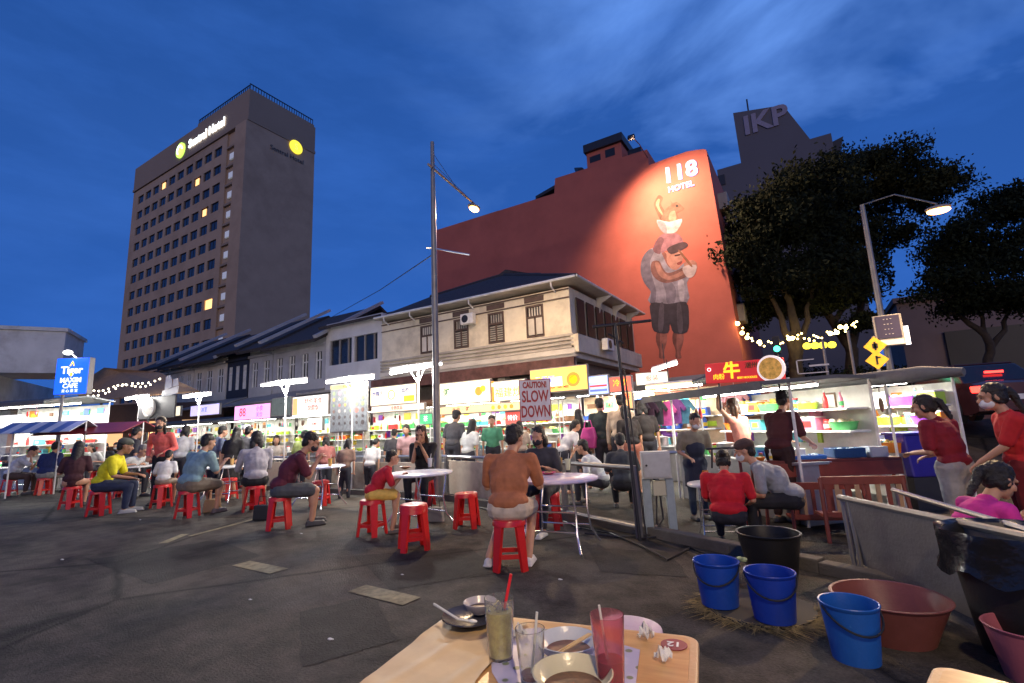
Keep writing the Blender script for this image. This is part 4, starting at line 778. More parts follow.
labs = ['grey shophouse with four tall windows left of the white one', 'narrow grey shophouse with pale shutters', 'shophouse with dark louvred upper floor', 'shophouse with arched white window surrounds', 'small shophouse with a low dark roof near the tower foot', 'farthest low shophouse in the row beside the brown awning']
for i in range(6):
    a_, b_ = px_x(bnd[i+1]), px_x(bnd[i])-.1 - (.02 if i else 0.0); o = thing('shophouse', labs[i], 'shophouse', (b_, YS, -.12), group='row of old shophouses down the street')
    Tn = lambda x, y, z, b_=b_: (x-b_, y-YS, z+.12)
    wdt = b_-a_; nw = [4, 2, 3, 3, 3, 4][i]; w_ = min(.62, wdt/nw*.5); ops = []
    for k in range(nw): x = a_ + wdt*(k+.5)/nw; ops.append((x-w_/2, x+w_/2, 4.0, 5.35))
    t = MB(); wall_open(t, a_, b_, 3.2, 6.0, ops, YS+.02*i, YS+.25+.02*i, Tn); t.bb(Tn(a_, YS-.1, 5.62), Tn(b_, YS+.02*i-.002, 5.75)); t.build('wall', M['dark'] if i == 2 else (GW if i < 2 else WHITEW), o)
    for xa, xb, za, zb in ops:
        t = MB(); t.bb(Tn(xa, YS+.12, za), Tn(xb, YS+.16, zb)); wn = t.build('window', M['glassd'], o)
        t = MB(); t.bb(Tn(xa, YS+.06, za), Tn(xa+.05, YS+.12, zb)); t.bb(Tn(xb-.05, YS+.06, za), Tn(xb, YS+.12, zb)); t.bb(Tn((xa+xb)/2-.02, YS+.06, za), Tn((xa+xb)/2+.02, YS+.12, zb)); t.bb(Tn(xa, YS+.055, za+.9), Tn(xb, YS+.12, za+.95)); t.build('window_frame', M['white'], wn)
    t = MB(); t.bb(Tn(a_, YS+1.3, -.12), Tn(b_, YE, 3.2)); t.build('shop_wall', M['grey'], o)
    t = MB(); hh = .12*(i % 3); t.add([Tn(a_-.1, YS-.75, 5.8+hh), Tn(b_+.1, YS-.75, 5.8+hh), Tn(b_+.1, YS+3.4, 8.2+hh), Tn(a_-.1, YS+3.4, 8.2+hh), Tn(b_+.1, YE, 6.1), Tn(a_-.1, YE, 6.1)], [(0, 1, 2, 3), (3, 2, 4, 5)]); rf_ = t.build('roof', ROOF, o); md = rf_.modifiers.new('s', 'SOLIDIFY'); md.thickness = .16
    t = MB(); t.bb(Tn(b_-.12, YS-.6, 5.9), Tn(b_+.1, YS+3.2, 6.3)); t.T = Matrix.Identity(4); 
    t = MB(); t.add([Tn(b_+.06, YS-.8, 5.95+hh), Tn(b_+.30, YS-.8, 5.95+hh), Tn(b_+.30, YS+3.4, 8.42+hh), Tn(b_+.06, YS+3.4, 8.42+hh)], [(0, 1, 2, 3)]); q = t.build('party_wall_coping', GW, rf_); md = q.modifiers.new('s', 'SOLIDIFY'); md.thickness = .15
    t = MB(); t.add([Tn(a_, YS-1.6, 2.95), Tn(b_, YS-1.6, 2.95), Tn(b_, YS+.1, 3.5), Tn(a_, YS+.1, 3.5)], [(0, 1, 2, 3)]); q = t.build('awning', M['grey'], o); md = q.modifiers.new('s', 'SOLIDIFY'); md.thickness = .06
# ------------------------------------------------------------------ white block at the far left
lb = thing('commercial_building', 'weathered white low building at the left edge over a brightly lit shop', 'building', (-34, 0, -.12))
A = G(-60, 327, 6.8); B = G(66, 332, 6.8); A = V((A.x, A.y, 0)); B = V((B.x, B.y, 0)); dd = (B-A).normalized(); nn = V((-dd.y, dd.x, 0)); L_ = (B-A).length
lb.location = (A.x, A.y, -.12); lb.rotation_euler = (0, 0, math.atan2(dd.y, dd.x)); MW = mat('mouldy_white', (.6, .6, .58), .9, dirt=.8, scale=1.2, bump=.2)
t = MB(); t.bb((0, 0, 4.9), (L_, 3, 6.92)); t.build('upper_wall', MW, lb)
t = MB(); t.bb((0, 1.0, 3.6), (L_-2.6, 9, 4.9)); t.build('middle_wall', MW, lb)
t = MB(); t.bb((0, .8, 4.1), (L_-3, .99, 4.6)); t.build('window_band', M['glassd'], lb)
t = MB(); t.bb((0, -.6, 3.3), (L_-2, 9, 3.62)); t.build('slab', MW, lb)
t = MB(); t.bb((0, 2.5, 0), (L_-2.4, 9, 3.3)); t.build('shop_wall', mat('white_tile', (.7, .74, .72), .3), lb)
t = MB(); t.bb((0, -.1, 6.93), (L_+.1, 3.1, 7.1)); t.build('coping', MW, lb)
# ------------------------------------------------------------------ pink-grey building beyond the right-hand trees
q = thing('low_building', 'plain mauve-grey low building with a dark car port behind the right-hand tree', 'building', (3, 44, -.12))
a = GY(896, 304, 44); t = MB(); PKW = mat('mauve_plaster', (.24, .17, .15), .9, dirt=.2, scale=.5)
t.bb((a.x-3, 0, 0), (a.x+50, 10, a.z+.12)); t.build('wall', PKW, q)
b = GY(950, 365, 44); c = GY(1060, 345, 44); t = MB(); t.bb((b.x-3, -.25, b.z-1.6), (b.x+40, -.01, b.z+2.4)); t.build('car_port', M['black'], q)
t = MB(); t.bb((a.x-3.2, -.3, a.z+.13), (a.x+50, 10.2, a.z+.5)); t.build('coping', PKW, q)
# ------------------------------------------------------------------ trees
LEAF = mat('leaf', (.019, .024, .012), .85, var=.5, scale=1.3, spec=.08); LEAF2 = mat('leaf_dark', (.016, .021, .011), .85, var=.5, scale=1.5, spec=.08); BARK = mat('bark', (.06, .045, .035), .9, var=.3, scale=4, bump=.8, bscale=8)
def tree(label, base, limbs, blobs, leafm, nl=110, ls=.30, seed=1, name='rain_tree'):
    rd = random.Random(seed); T = thing(name, label, 'tree', base, 0, 'big trees over the side road')
    t = MB(); 
    for pts, ra, rb in limbs:
        n = len(pts); P = []
        for i in range(n-1):
            for k in range(3):
                f = k/3; P.append(V(pts[i]).lerp(V(pts[i+1]), f) + V((rd.uniform(-.1, .1), rd.uniform(-.1, .1), 0))*(1 if (i or k) else 0))
        P.append(V(pts[-1])); m = len(P); t.tube(P, [ra + (rb-ra)*i/(m-1) for i in range(m)], 8)
    crown = MB()
    for (c, rr) in blobs:
        c = V(c)
        for _ in range(max(6, int(rr[0]*10))):      # clumps of the pad
            th = rd.uniform(0, 2*math.pi); u = rd.uniform(-.25, 1); q = math.sqrt(max(0, 1-u*u))*rd.uniform(.45, 1.0)
            cc = c + V((rr[0]*q*math.cos(th), rr[1]*q*math.sin(th), rr[2]*u)); cr = rd.uniform(.55, 1.25)
            if rd.random() < .35: crown.tube([c + V((0, 0, -rr[2]*.4)), cc.lerp(c, .4) + V((0, 0, -.15)), cc], [.06, .035, .015], 5)
            for _ in range(nl):
                d = V([max(-1.5, min(1.5, rd.gauss(0, g_))) for g_ in (1, 1, .42)])*cr*.55; p_ = cc + d; s_ = ls*rd.uniform(.5, 1.2)
                a = V((rd.gauss(0, 1), rd.gauss(0, 1), rd.gauss(0, .6))).normalized(); b = a.orthogonal().normalized(); b.rotate(Matrix.Rotation(rd.uniform(0, 6.28), 3, a)); e = a.cross(b)
                crown.add([p_-b*s_*.5, p_+e*s_*.25, p_+b*s_*.5, p_-e*s_*.25], [(0, 1, 2, 3)])
    soft(t, 'trunk', BARK, T, .06, 1); crown.build('crown', leafm, T); return T
def blobs_px(lst, dep, B):
    out = []
    for x, y, rx, rz_ in lst:
        d_ = dep + ((x*7+y*3) % 5 - 2)*.8; P = D(x, y, d_) - V(B); k = d_/F; out.append(((P.x, P.y, P.z), (rx*k, rx*k*.8, rz_*k)))
    return out
def limb_px(pts, dep, B): return [tuple(D(x, y, dep) - V(B)) for x, y in pts]
B1 = D(792, 404, 24); B1.z = .9
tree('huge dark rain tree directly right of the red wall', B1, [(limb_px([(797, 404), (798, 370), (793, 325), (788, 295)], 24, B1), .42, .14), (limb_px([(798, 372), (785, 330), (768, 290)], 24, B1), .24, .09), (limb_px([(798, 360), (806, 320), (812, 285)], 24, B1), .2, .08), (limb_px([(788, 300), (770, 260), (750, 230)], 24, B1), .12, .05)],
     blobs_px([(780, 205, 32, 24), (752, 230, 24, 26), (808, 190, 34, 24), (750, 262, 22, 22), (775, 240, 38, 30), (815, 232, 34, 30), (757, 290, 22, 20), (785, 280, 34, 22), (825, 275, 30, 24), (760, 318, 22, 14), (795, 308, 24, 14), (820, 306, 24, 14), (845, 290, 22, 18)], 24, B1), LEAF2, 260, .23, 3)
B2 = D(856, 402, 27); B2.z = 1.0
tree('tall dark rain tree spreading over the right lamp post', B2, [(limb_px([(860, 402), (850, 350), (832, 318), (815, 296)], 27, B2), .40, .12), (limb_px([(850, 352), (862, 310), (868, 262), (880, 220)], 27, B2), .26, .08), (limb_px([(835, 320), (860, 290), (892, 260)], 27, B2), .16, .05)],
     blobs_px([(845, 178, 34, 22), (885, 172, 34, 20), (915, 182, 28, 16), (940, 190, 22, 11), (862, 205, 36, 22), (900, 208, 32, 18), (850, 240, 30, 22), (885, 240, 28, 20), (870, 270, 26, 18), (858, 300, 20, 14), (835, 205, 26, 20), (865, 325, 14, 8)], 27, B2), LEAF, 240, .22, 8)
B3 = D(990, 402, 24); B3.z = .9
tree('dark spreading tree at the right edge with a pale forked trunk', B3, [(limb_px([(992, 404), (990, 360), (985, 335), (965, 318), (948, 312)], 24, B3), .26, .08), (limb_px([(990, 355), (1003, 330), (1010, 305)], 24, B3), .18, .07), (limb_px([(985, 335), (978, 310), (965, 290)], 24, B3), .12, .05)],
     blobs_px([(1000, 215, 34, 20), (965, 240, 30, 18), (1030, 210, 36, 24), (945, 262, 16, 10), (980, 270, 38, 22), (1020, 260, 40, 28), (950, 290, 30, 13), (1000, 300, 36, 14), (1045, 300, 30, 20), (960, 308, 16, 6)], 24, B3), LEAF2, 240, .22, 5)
# low dark planting behind the stalls
def bush(label, P, r_, hgt, seed, lm=LEAF):
    rd = random.Random(seed); T = thing('bush', label, 'bush', P, 0, 'dark bushes by the side road'); t = MB()
    for _ in range(2600):
        u = V((rd.gauss(0, 1), rd.gauss(0, 1), rd.gauss(0, 1))).normalized()*rd.uniform(.5, 1); p_ = V((u.x*r_, u.y*r_, hgt*.55+u.z*hgt*.5)); s_ = rd.uniform(.12, .28); a = V((rd.gauss(0, 1), rd.gauss(0, 1), rd.gauss(0, 1))).normalized(); b = a.orthogonal().normalized(); e = a.cross(b)
        t.add([p_-b*s_*.5, p_+e*s_*.3, p_+b*s_*.5, p_-e*s_*.3], [(0, 1, 2, 3)])
    t.build('foliage', lm, T); q = MB(); q.cyl((0, 0, -.2), (0, 0, hgt*.6), .08, .04); q.build('stem', BARK, T)
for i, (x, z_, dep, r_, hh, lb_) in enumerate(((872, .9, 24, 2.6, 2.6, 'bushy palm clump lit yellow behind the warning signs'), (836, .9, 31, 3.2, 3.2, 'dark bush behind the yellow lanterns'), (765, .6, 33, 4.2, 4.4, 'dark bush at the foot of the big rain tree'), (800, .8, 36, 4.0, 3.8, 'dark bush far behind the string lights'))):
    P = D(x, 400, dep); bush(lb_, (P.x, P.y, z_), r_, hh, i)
# ------------------------------------------------------------------ street lamps
def area(name, loc, target, size, energy, col, sy=None):
    l = bpy.data.lights.new(name, 'AREA'); l.energy = energy; l.color = col; l.shape = 'RECTANGLE' if sy else 'SQUARE'; l.size = size
    if sy: l.size_y = sy
    o = bpy.data.objects.new(name, l); COL.objects.link(o); o.location = loc; o.rotation_euler = (V(target)-V(loc)).to_track_quat('-Z', 'Y').to_euler(); return o
def spot(name, loc, target, energy, col, ang, blend=.4, rad=.1):
    l = bpy.data.lights.new(name, 'SPOT'); l.energy = energy; l.color = col; l.spot_size = R_(ang); l.spot_blend = blend; l.shadow_soft_size = rad
    o = bpy.data.objects.new(name, l); COL.objects.link(o); o.location = loc; o.rotation_euler = (V(target)-V(loc)).to_track_quat('-Z', 'Y').to_euler(); return o
def point(name, loc, energy, col, rad=.15):
    l = bpy.data.lights.new(name, 'POINT'); l.energy = energy; l.color = col; l.shadow_soft_size = rad; o = bpy.data.objects.new(name, l); COL.objects.link(o); o.location = loc; return o
LP = G(438, 500); zt = ZAT(429, 142, LP)
lp = thing('street_lamp', 'tall grey lamp pole left of centre with one lit orange lamp', 'street lamp', (LP.x, LP.y, 0))
zb = ZAT(430, 172, LP); HD = GY(474, 207, LP.y+2.9)
t = MB(); t.tube([(0, 0, 0), (0, 0, .5)], .12, 12); t.tube([(0, 0, .5), (0, 0, zt*.6), (0, 0, zt)], [.082, .062, .042], 12); t.build('pole', M['galv'], lp, True)
h_ = HD - V((LP.x, LP.y, 0)); t = MB(); t.tube([(-h_.x*.08, -h_.y*.08, zb+.05), h_ + V((0, 0, .1))], .028, 8); t.build('arm', M['galv'], lp, True)
t = MB(); t.tube([(0, 0, zt-.25), h_*.55+V((0, 0, zb*.45+.1)), h_ + V((0, 0, .12))], .006, 5); t.tube([(0, 0, zt-.5), h_ + V((0, 0, .12))], .006, 5); t.build('stay_wire', M['dark'], lp)
t = MB(); t.ell(h_, (.14, .24, .06), rot=Euler((0, 0, 0))); t.build('lamp_head', M['grey'], lp, True)
t = MB(); t.ell(h_ + V((0, 0, -.06)), (.11, .18, .07)); t.build('lamp', M['warm'], lp, True)
zz = ZAT(433, 248, LP); q = D(456, 259, V((LP.x, LP.y, 0)).length*.86); t = MB(); a = V((-.12, -.1, zz)); t.tube([a, a*.3+V((0, 0, zz*.7)), V((.75, .25, zz-.25))], .018, 6); t.build('cross_bar', M['steel'], lp)
spot('street_lamp_light', HD + V((0, 0, -.16)), HD + V((0.2, -.2, -6)), 1700, (1, .68, .38), 172, .5, .15)
RP = GY(885, 340, 12.2); rp_ = thing('street_lamp', 'leaning grey lamp pole before the trees with an orange lamp', 'street lamp', (RP.x, RP.y, -.12))
top = GY(862, 205, 12.2); HD2 = GY(938, 208, 11.0); bse = V((RP.x, RP.y, -.12)); tt = top-bse; hh_ = HD2-bse
t = MB(); t.tube([(0, 0, 0), (0, 0, 1.0), (tt.x*.5, tt.y*.5, tt.z*.5), tt], [.085, .075, .06, .045], 10); t.build('pole', M['galv'], rp_, True)
t = MB(); t.tube([tt, tt.lerp(hh_, .5)+V((0, 0, .25)), hh_+V((0, 0, .08))], .014, 8); t.build('arm', M['galv'], rp_, True)
t = MB(); t.ell(hh_, (.19, .10, .05)); t.build('lamp_head', M['grey'], rp_, True); t = MB(); t.ell(hh_+V((0, 0, -.05)), (.17, .09, .06)); t.build('lamp', M['warm'], rp_, True)
spot('street_lamp_light', HD2 + V((0, 0, -.17)), HD2 + V((-.5, -3.2, -6)), 1500, (1, .66, .36), 140, .5, .15)
# banner box on that pole
q = GY(889, 333, 11.95); w_ = .42; hg = .62; bn = MB(); 
bx = thing('pole_banner', 'small dark advertising panel with a white foot on the leaning lamp pole', 'sign', q, 0); t = MB(); t.box((0, 0, .05), (.46, .08, .62)); t.build('frame', M['grey'], bx, bevel=.01); t = MB(); t.box((0, -.046, .12), (.38, .01, .44)); t.build('poster', mat('poster_dark', (.03, .025, .07), .5), bx); t = MB(); t.box((0, -.047, -.19), (.42, .012, .10)); t.build('white_strip', M['white'], bx)
for k in range(4): text('- - -', .09, M['white'], bx, (0, -.055, .28-k*.1))
t = MB(); t.box((.27, 0, -.08), (.07, .06, .36)); t.build('lamp_strip', glow('strip', (.8, .85, 1), 2.0), bx)
for i, (x, y, s_, lb_) in enumerate(((875, 346, .36, 'upper yellow diamond warning sign beside the dark pole banner'), (877, 360, .36, 'lower yellow diamond warning sign beside the dark pole banner'))):
    q = GY(x, y, 11.9); o = thing('warning_sign', lb_, 'traffic sign', q, 0, 'yellow diamond signs'); t = MB(); t.T = Matrix.Rotation(math.pi/4, 4, 'Y'); t.box((0, 0, 0), (s_*.75, .012, s_*.75)); t.build('plate', mat('sign_yellow_paint_glow', (.75, .42, .02), .4, emit=(1, .55, .03), es=.18), o)  # yellow paint with a faint glow added to its colour; the plate is no lamp
    t = MB(); t.box((0, -.009, 0), (.035, .004, .17)); t.box((.03, -.0095, .05), (.07, .003, .03)) if i else t.box((0, -.0095, 0), (.09, .003, .10)); t.build('symbol', M['black'], o); t = MB(); t.cyl((0, .03, -3), (0, .03, .2), .03); t.build('post', M['galv'], o)
# string lights and lanterns
sg = thing('string_lights', 'warm string lights hanging between the trees above the side road', 'string lights', (0, 0, 0)); BL = glow('bulb', (1, .72, .25), 12.0); t = MB(); P0 = D(738, 322, 23); rd = random.Random(4)
pth = [(738, 322), (748, 338), (760, 345), (775, 343), (790, 338), (803, 336), (815, 338), (828, 333), (838, 330), (850, 327), (858, 322)]
W3 = [D(x, y, 23) for x, y in pth]; t.tube(W3, .012, 5); t.build('wire', M['dark'], sg)
for i in range(len(W3)-1):
    for k in range(5):
        P = W3[i].lerp(W3[i+1], k/5) + V((rd.uniform(-.1, .1), rd.uniform(-.3, .3), rd.uniform(-.14, .1))); t = MB(); t.ell(P, (.045 if rd.random() < .8 else .10,)*3, 8, 6); t.build('bulb', BL, sg)
for i, x in enumerate((807, 815, 823, 832)):
    P = D(x, 346 - i*.4, 22); o = thing('paper_lantern', ['first glowing yellow lantern from the left in the row of four', 'second glowing yellow lantern from the left in the row of four', 'third glowing yellow lantern from the left in the row of four', 'rightmost glowing yellow lantern in the row of four'][i], 'lantern', P, 0, 'row of four yellow lanterns')
    t = MB(); t.lathe([(.05, -.15), (.14, -.1), (.17, 0), (.14, .1), (.05, .15)], 14); t.build('shade', glow('lantern', (1, .78, .05), 2.4), o, True); t = MB(); t.cyl((0, 0, .15), (0, 0, .7), .008, n=6); t.cyl((0, 0, -.17), (0, 0, -.15), .06); t.build('cord', M['dark'], o)
P = D(777, 349, 20); tf = thing('traffic_light', 'traffic light showing green right of the red beef noodle sign', 'traffic light', P); t = MB(); t.box((0, 0, .15), (.26, .16, .75)); t.build('housing', M['black'], tf, bevel=.02); t = MB(); t.cyl((0, -.1, 0), (0, -.08, 0), .12, n=16); t.build('green_lamp', glow('green_light', (.05, 1, .5), 6), tf); t = MB(); t.cyl((0, .03, -3.2), (0, .03, 0), .05); t.build('post', M['galv'], tf)
# roadside white frames and small lights under the trees
for i, (x, y, w_, h2) in enumerate(((812, 366, .85, .38),)):
    P = D(x, y, 20); o = thing('direction_sign', 'white-framed road sign board on posts under the trees', 'road sign', P); t = MB(); t.bb((-.55, 0, -.3), (.55, .03, -.26)); t.bb((-.55, 0, .26), (.1, .03, .3)); t.bb((-.55, 0, -.3), (-.5, .03, .3)); t.bb((-.1, 0, -.02), (.6, .03, .05)); t.build('frame', M['white'], o); t = MB(); t.cyl((.5, .05, -2.3), (.5, .05, 1.0), .05); t.cyl((1.4, .05, -2.3), (1.4, .05, 1.3), .05); t.build('post', M['grey'], o)
# ------------------------------------------------------------------ cars
def car(label, P, rz, col, brake=True):
    T = thing('parked_car', label, 'car', P, rz, 'cars at the right edge'); PA = mat('car%02d%02d' % (int(col[0]*99), int(col[1]*99)), col, .18, .4, var=.02)
    sec = [(-2.1, .45, .30, .92, .70), (-1.95, .5, .22, 1.0, .80), (-1.2, .5, .2, 1.02, .86), (0, .5, .2, 1.0, .88), (1.2, .5, .2, .95, .86), (1.9, .5, .22, .85, .80), (2.15, .5, .3, .7, .68)]
    t = MB(); vs = []; n = 10
    for x, _, z0, z1, w_ in sec:
        for k in range(n):
            a = [(-1, 0), (-1, .35), (-1, .75), (-.92, .95), (-.6, 1), (.6, 1), (.92, .95), (1, .75), (1, .35), (1, 0)][k]; vs.append((x, a[0]*w_, z0+(z1-z0)*a[1]))
    fs = [(i*n+k, i*n+(k+1) % n, (i+1)*n+(k+1) % n, (i+1)*n+k) for i in range(len(sec)-1) for k in range(n)] + [tuple(range(n)), tuple(range(len(vs)-1, len(vs)-n-1, -1))]
    t.add(vs, fs); t.build('body', PA, T, True, bevel=.0)
    t = MB(); cs = [(-1.75, .98, .70), (-1.15, 1.42, .60), (.35, 1.45, .60), (1.1, .98, .70)]; vs = []
    for x, z, w_ in cs: vs += [(x, -w_, z), (x, w_, z)]
    bs = [(x, -.76, .93) for x in (-1.75, -1.15, .35, 1.1)]; 
    t.add([(-1.75, -.74, .95), (-1.75, .74, .95), (-1.2, -.60, 1.42), (-1.2, .60, 1.42), (.35, -.6, 1.44), (.35, .6, 1.44), (1.15, -.74, .95), (1.15, .74, .95)], [(0, 2, 3, 1), (2, 4, 5, 3), (4, 6, 7, 5), (0, 6, 4, 2), (1, 3, 5, 7), (0, 1, 7, 6)]); t.build('cabin_glass', M['glassd'], T, bevel=.03)
    t = MB(); t.slab([(-1.15, -.58), (.32, -.58), (.32, .58), (-1.15, .58)], 1.425, 1.465); t.build('roof', PA, T, bevel=.02)
    for sx_ in (-1.35, 1.35):
        for sy in (-.8, .8):
            t = MB(); t.cyl((sx_, sy-.09, .32), (sx_, sy+.09, .32), .32, n=20); wq = t.build('wheel', M['black'], T, True); t = MB(); t.cyl((sx_, sy-.10, .32), (sx_, sy+.10, .32), .19, n=14); t.build('rim', M['steel'], wq)
    for sy in (-.62, .62):
        t = MB(); t.box((-2.06, sy, .80), (.14, .26, .15)); t.build('tail_light', glow('brake', (1, .03, .02), 7.0), T, bevel=.02)
        t = MB(); t.box((2.08, sy, .62), (.14, .26, .13)); t.build('headlight', M['chrome'], T, bevel=.02)
    t = MB(); t.box((-1.52, 0, 1.22), (.05, .35, .05)); t.build('brake_light', glow('brake', (1, .03, .02), 7.0), T)
    t = MB(); t.box((-2.14, 0, .6), (.02, .5, .12)); t.build('number_plate', M['white'], T); return T
hd = R_(HEAD)
q = D(962, 392, 13); car('dark car with lit red brake lights behind the women in red', (q.x, q.y, .92), hd+R_(72), (.06, .02, .022))
q = D(955, 391, 19); car('grey car half hidden beyond the stall awning', (q.x, q.y, .95), hd+R_(80), (.10, .09, .09))
q = D(1040, 386, 19); car('silver car at the right edge beyond the braking car', (q.x, q.y, .95), hd+R_(60), (.3, .3, .3))
# ------------------------------------------------------------------ tube lamps over the low wall
def tube_lamp(label, px, y0, px2, y1, Y, base_px=None, en=85, zb=0.0):
    a = GY(px, y0, Y); b = GY(px2, y1, Y); m = (a+b)/2
    T = thing('tube_lamp', label, 'lamp', (m.x, m.y+.05, zb), 0, 'fluorescent tube lamps on posts'); a -= T.location; b -= T.location; m -= T.location
    t = MB(); t.tube([a, b], .042, 10); t.build('tube', M['tube'], T, True); t = MB(); d = (b-a).normalized(); t.box(m + V((0, .0, .055)), ((b-a).length, .10, .04), None); t.build('fitting', M['white'], T)
    t = MB(); t.tube([(0, .05, 0), (0, .05, m.z+.03)], .022, 8); t.tube([(0, .05, m.z-.32), (-.25, .0, m.z+.03)], .012, 6); t.tube([(0, .05, m.z-.32), (.25, .0, m.z+.03)], .012, 6); t.build('post', M['white'], T, True)
    P = V(T.location) + m; point('tube_light', P + V((0, -.12, -.12)), en, (1, .96, .90), .10); return T
tube_lamp('tube lamp in front of the tall lamp pole, tilted up to the right', 391, 373, 441, 363, 7.65, en=190)
tube_lamp('tube lamp directly over the menu banner', 327, 382, 373, 377, 7.7, en=95)
tube_lamp('tube lamp on a forked white post above the green board', 262, 385, 306, 381, 7.7, en=190)
tube_lamp('tube lamp second from the left, above the teal shirt', 184, 397, 210, 394, 7.7, en=170)
tube_lamp('leftmost tube lamp on a post, above the coral top', 126, 399, 148, 396, 7.7, en=170)
# ------------------------------------------------------------------ low wall, railing, kerbside box
WM = mat('stained_wall', (.55, .47, .37), .85, dirt=.9, scale=3.5, bump=.15)
lw = thing('low_wall', 'stained cream low wall with a pipe rail behind the diners', 'wall', (-11, 7.9, 0)); xs = [-16.5, -14.1, -11.7, -9.6, -8.0, -6.5]
for a, b in zip(xs[:-1], xs[1:]):
    t = MB(); t.bb((a+11.04, -.03, .06), (b+10.96, .03, .68)); t.build('panel', WM, lw, bevel=.006)
for x in xs: t = MB(); t.bb((x+10.97, -.05, 0), (x+11.03, .05, .80)); t.build('post', M['galv'], lw)
t = MB(); t.tube([(xs[0]+11, 0, .80), (xs[-1]+11, 0, .80)], .032, 8); t.build('top_rail', M['steel'], lw, True)
A = V((-6.45, 7.9, 0)); Bq = V((-4.5, 7.22, 0)); lw2 = thing('low_wall', 'short angled piece of stained wall just right of the tall lamp pole', 'wall', A, math.atan2((Bq-A).y, (Bq-A).x)); L_ = (Bq-A).length
t = MB(); t.bb((.04, -.03, .05), (L_-.04, .03, .72)); t.build('panel', WM, lw2, bevel=.006); t = MB(); t.tube([(0, 0, .80), (L_, 0, .80)], .03, 8); t.build('top_rail', M['steel'], lw2, True)
for x in (0, L_): t = MB(); t.bb((x-.03, -.04, 0), (x+.03, .04, .8)); t.build('post', M['galv'], lw2)
A = Bq; Bq = G(641, 539); Bq.z = 0; rl2 = thing('railing', 'open steel pipe railing right of the rust orange shirt', 'railing', A, math.atan2((Bq-A).y, (Bq-A).x)); L_ = (Bq-A).length
for z in (.80, .12): t = MB(); t.tube([(0, 0, z), (L_, 0, z)], .03, 8); t.build('rail', M['galv'], rl2, True)
for x in (0.02, L_*.5, L_-.02): t = MB(); t.bb((x-.03, -.03, 0), (x+.03, .03, .83)); t.build('post', M['galv'], rl2)
# dark service pole beside the box
SP = G(640, 541); sp = thing('service_pole', 'dark slim steel pole with a cross arm in front of the stalls', 'pole', (SP.x, SP.y, 0)); z1 = ZAT(628, 322, SP)
t = MB(); t.tube([(0, 0, 0), RW*-.08+V((0, 0, z1))], .020, 10); t.tube([(.07, .03, 0), RW*-.02+V((0, 0, z1*.78))], .011, 8); t.build('pole', M['dark'], sp, True)
t = MB(); a = D(597, 325, SP.length*.905) ; zz = ZAT(626, 323, SP)
t.tube([RW*-.36+V((0, 0, zz-.03)), RW*.36+V((0, 0, zz+.02))], .018, 6); t.tube([V((0, 0, zz-.25)), RW*-.18+V((0, 0, zz-.12))], .012, 6); t.build('cross_arm', M['dark'], sp, True)
EB = G(662, 536); eb = thing('electric_box', 'pale grey electric meter cabinet on two blue-grey legs', 'cabinet', (EB.x, EB.y, 0), hd - R_(8)); zt_ = ZAT(660, 451, EB); zb_ = ZAT(660, 478, EB)
t = MB(); t.bb((-.165, -.08, zb_), (.165, .10, zt_)); t.build('cabinet', mat('box_grey', (.45, .46, .45), .5, dirt=.4), eb, bevel=.008); t = MB(); t.bb((-.15, -.092, zb_+.02), (.15, -.082, zt_-.02)); dr = t.build('door', mat('box_grey', (.45, .46, .45), .5, dirt=.4), eb, bevel=.003); t = MB(); t.cyl((-.12, -.11, (zb_+zt_)/2), (-.12, -.09, (zb_+zt_)/2), .013); t.build('handle', M['dark'], dr)
LGB = mat('blue_grey_paint', (.30, .37, .40), .5, dirt=.4)
for x in (-.13, .14): t = MB(); t.bb((x-.045, -.03, 0), (x+.045, .05, zb_)); t.build('leg', LGB, eb, bevel=.004)
t = MB(); t.bb((-.06, -.05, zb_-.2), (.09, .03, zb_-.03)); t.build('junction_box', mat('junction_cream', (.5, .47, .33), .5), eb, bevel=.006)
t = MB(); t.tube([(.02, 0, zb_-.2), (.03, -.02, .2), (-.1, -.05, .03), (-.5, -.1, .015), (-.9, .1, .02)], .012, 6); t.tube([(-.02, 0, zb_-.2), (-.05, -.02, .15), (.05, -.08, .02), (-.3, -.2, .015)], .010, 6); t.build('cable', M['black'], eb)
A = G(680, 528); Bq = G(700, 512); A = G(650, 530, -.1) + VW*.6; bar = thing('railing', 'low white-topped rail between the electric box and the child in red', 'railing', (A.x, A.y, -.12), hd - R_(4)); t = MB(); t.tube([(.12, 0, 0), (.12, 0, .98), (.95, .1, .98)], .025, 8); t.build('rail', M['steel'], bar)
# cable lying along the kerb
cb = MB(); rd = random.Random(2); cb.tube([G(x, y, .02) for x, y in ((470, 505), (510, 516), (548, 515), (580, 528), (610, 533), (640, 545), (668, 560), (690, 548), (712, 556))], .012, 6); tag(cb.build('cable', M['black']), 'black cable snaking along the kerb by the railing', 'cable')
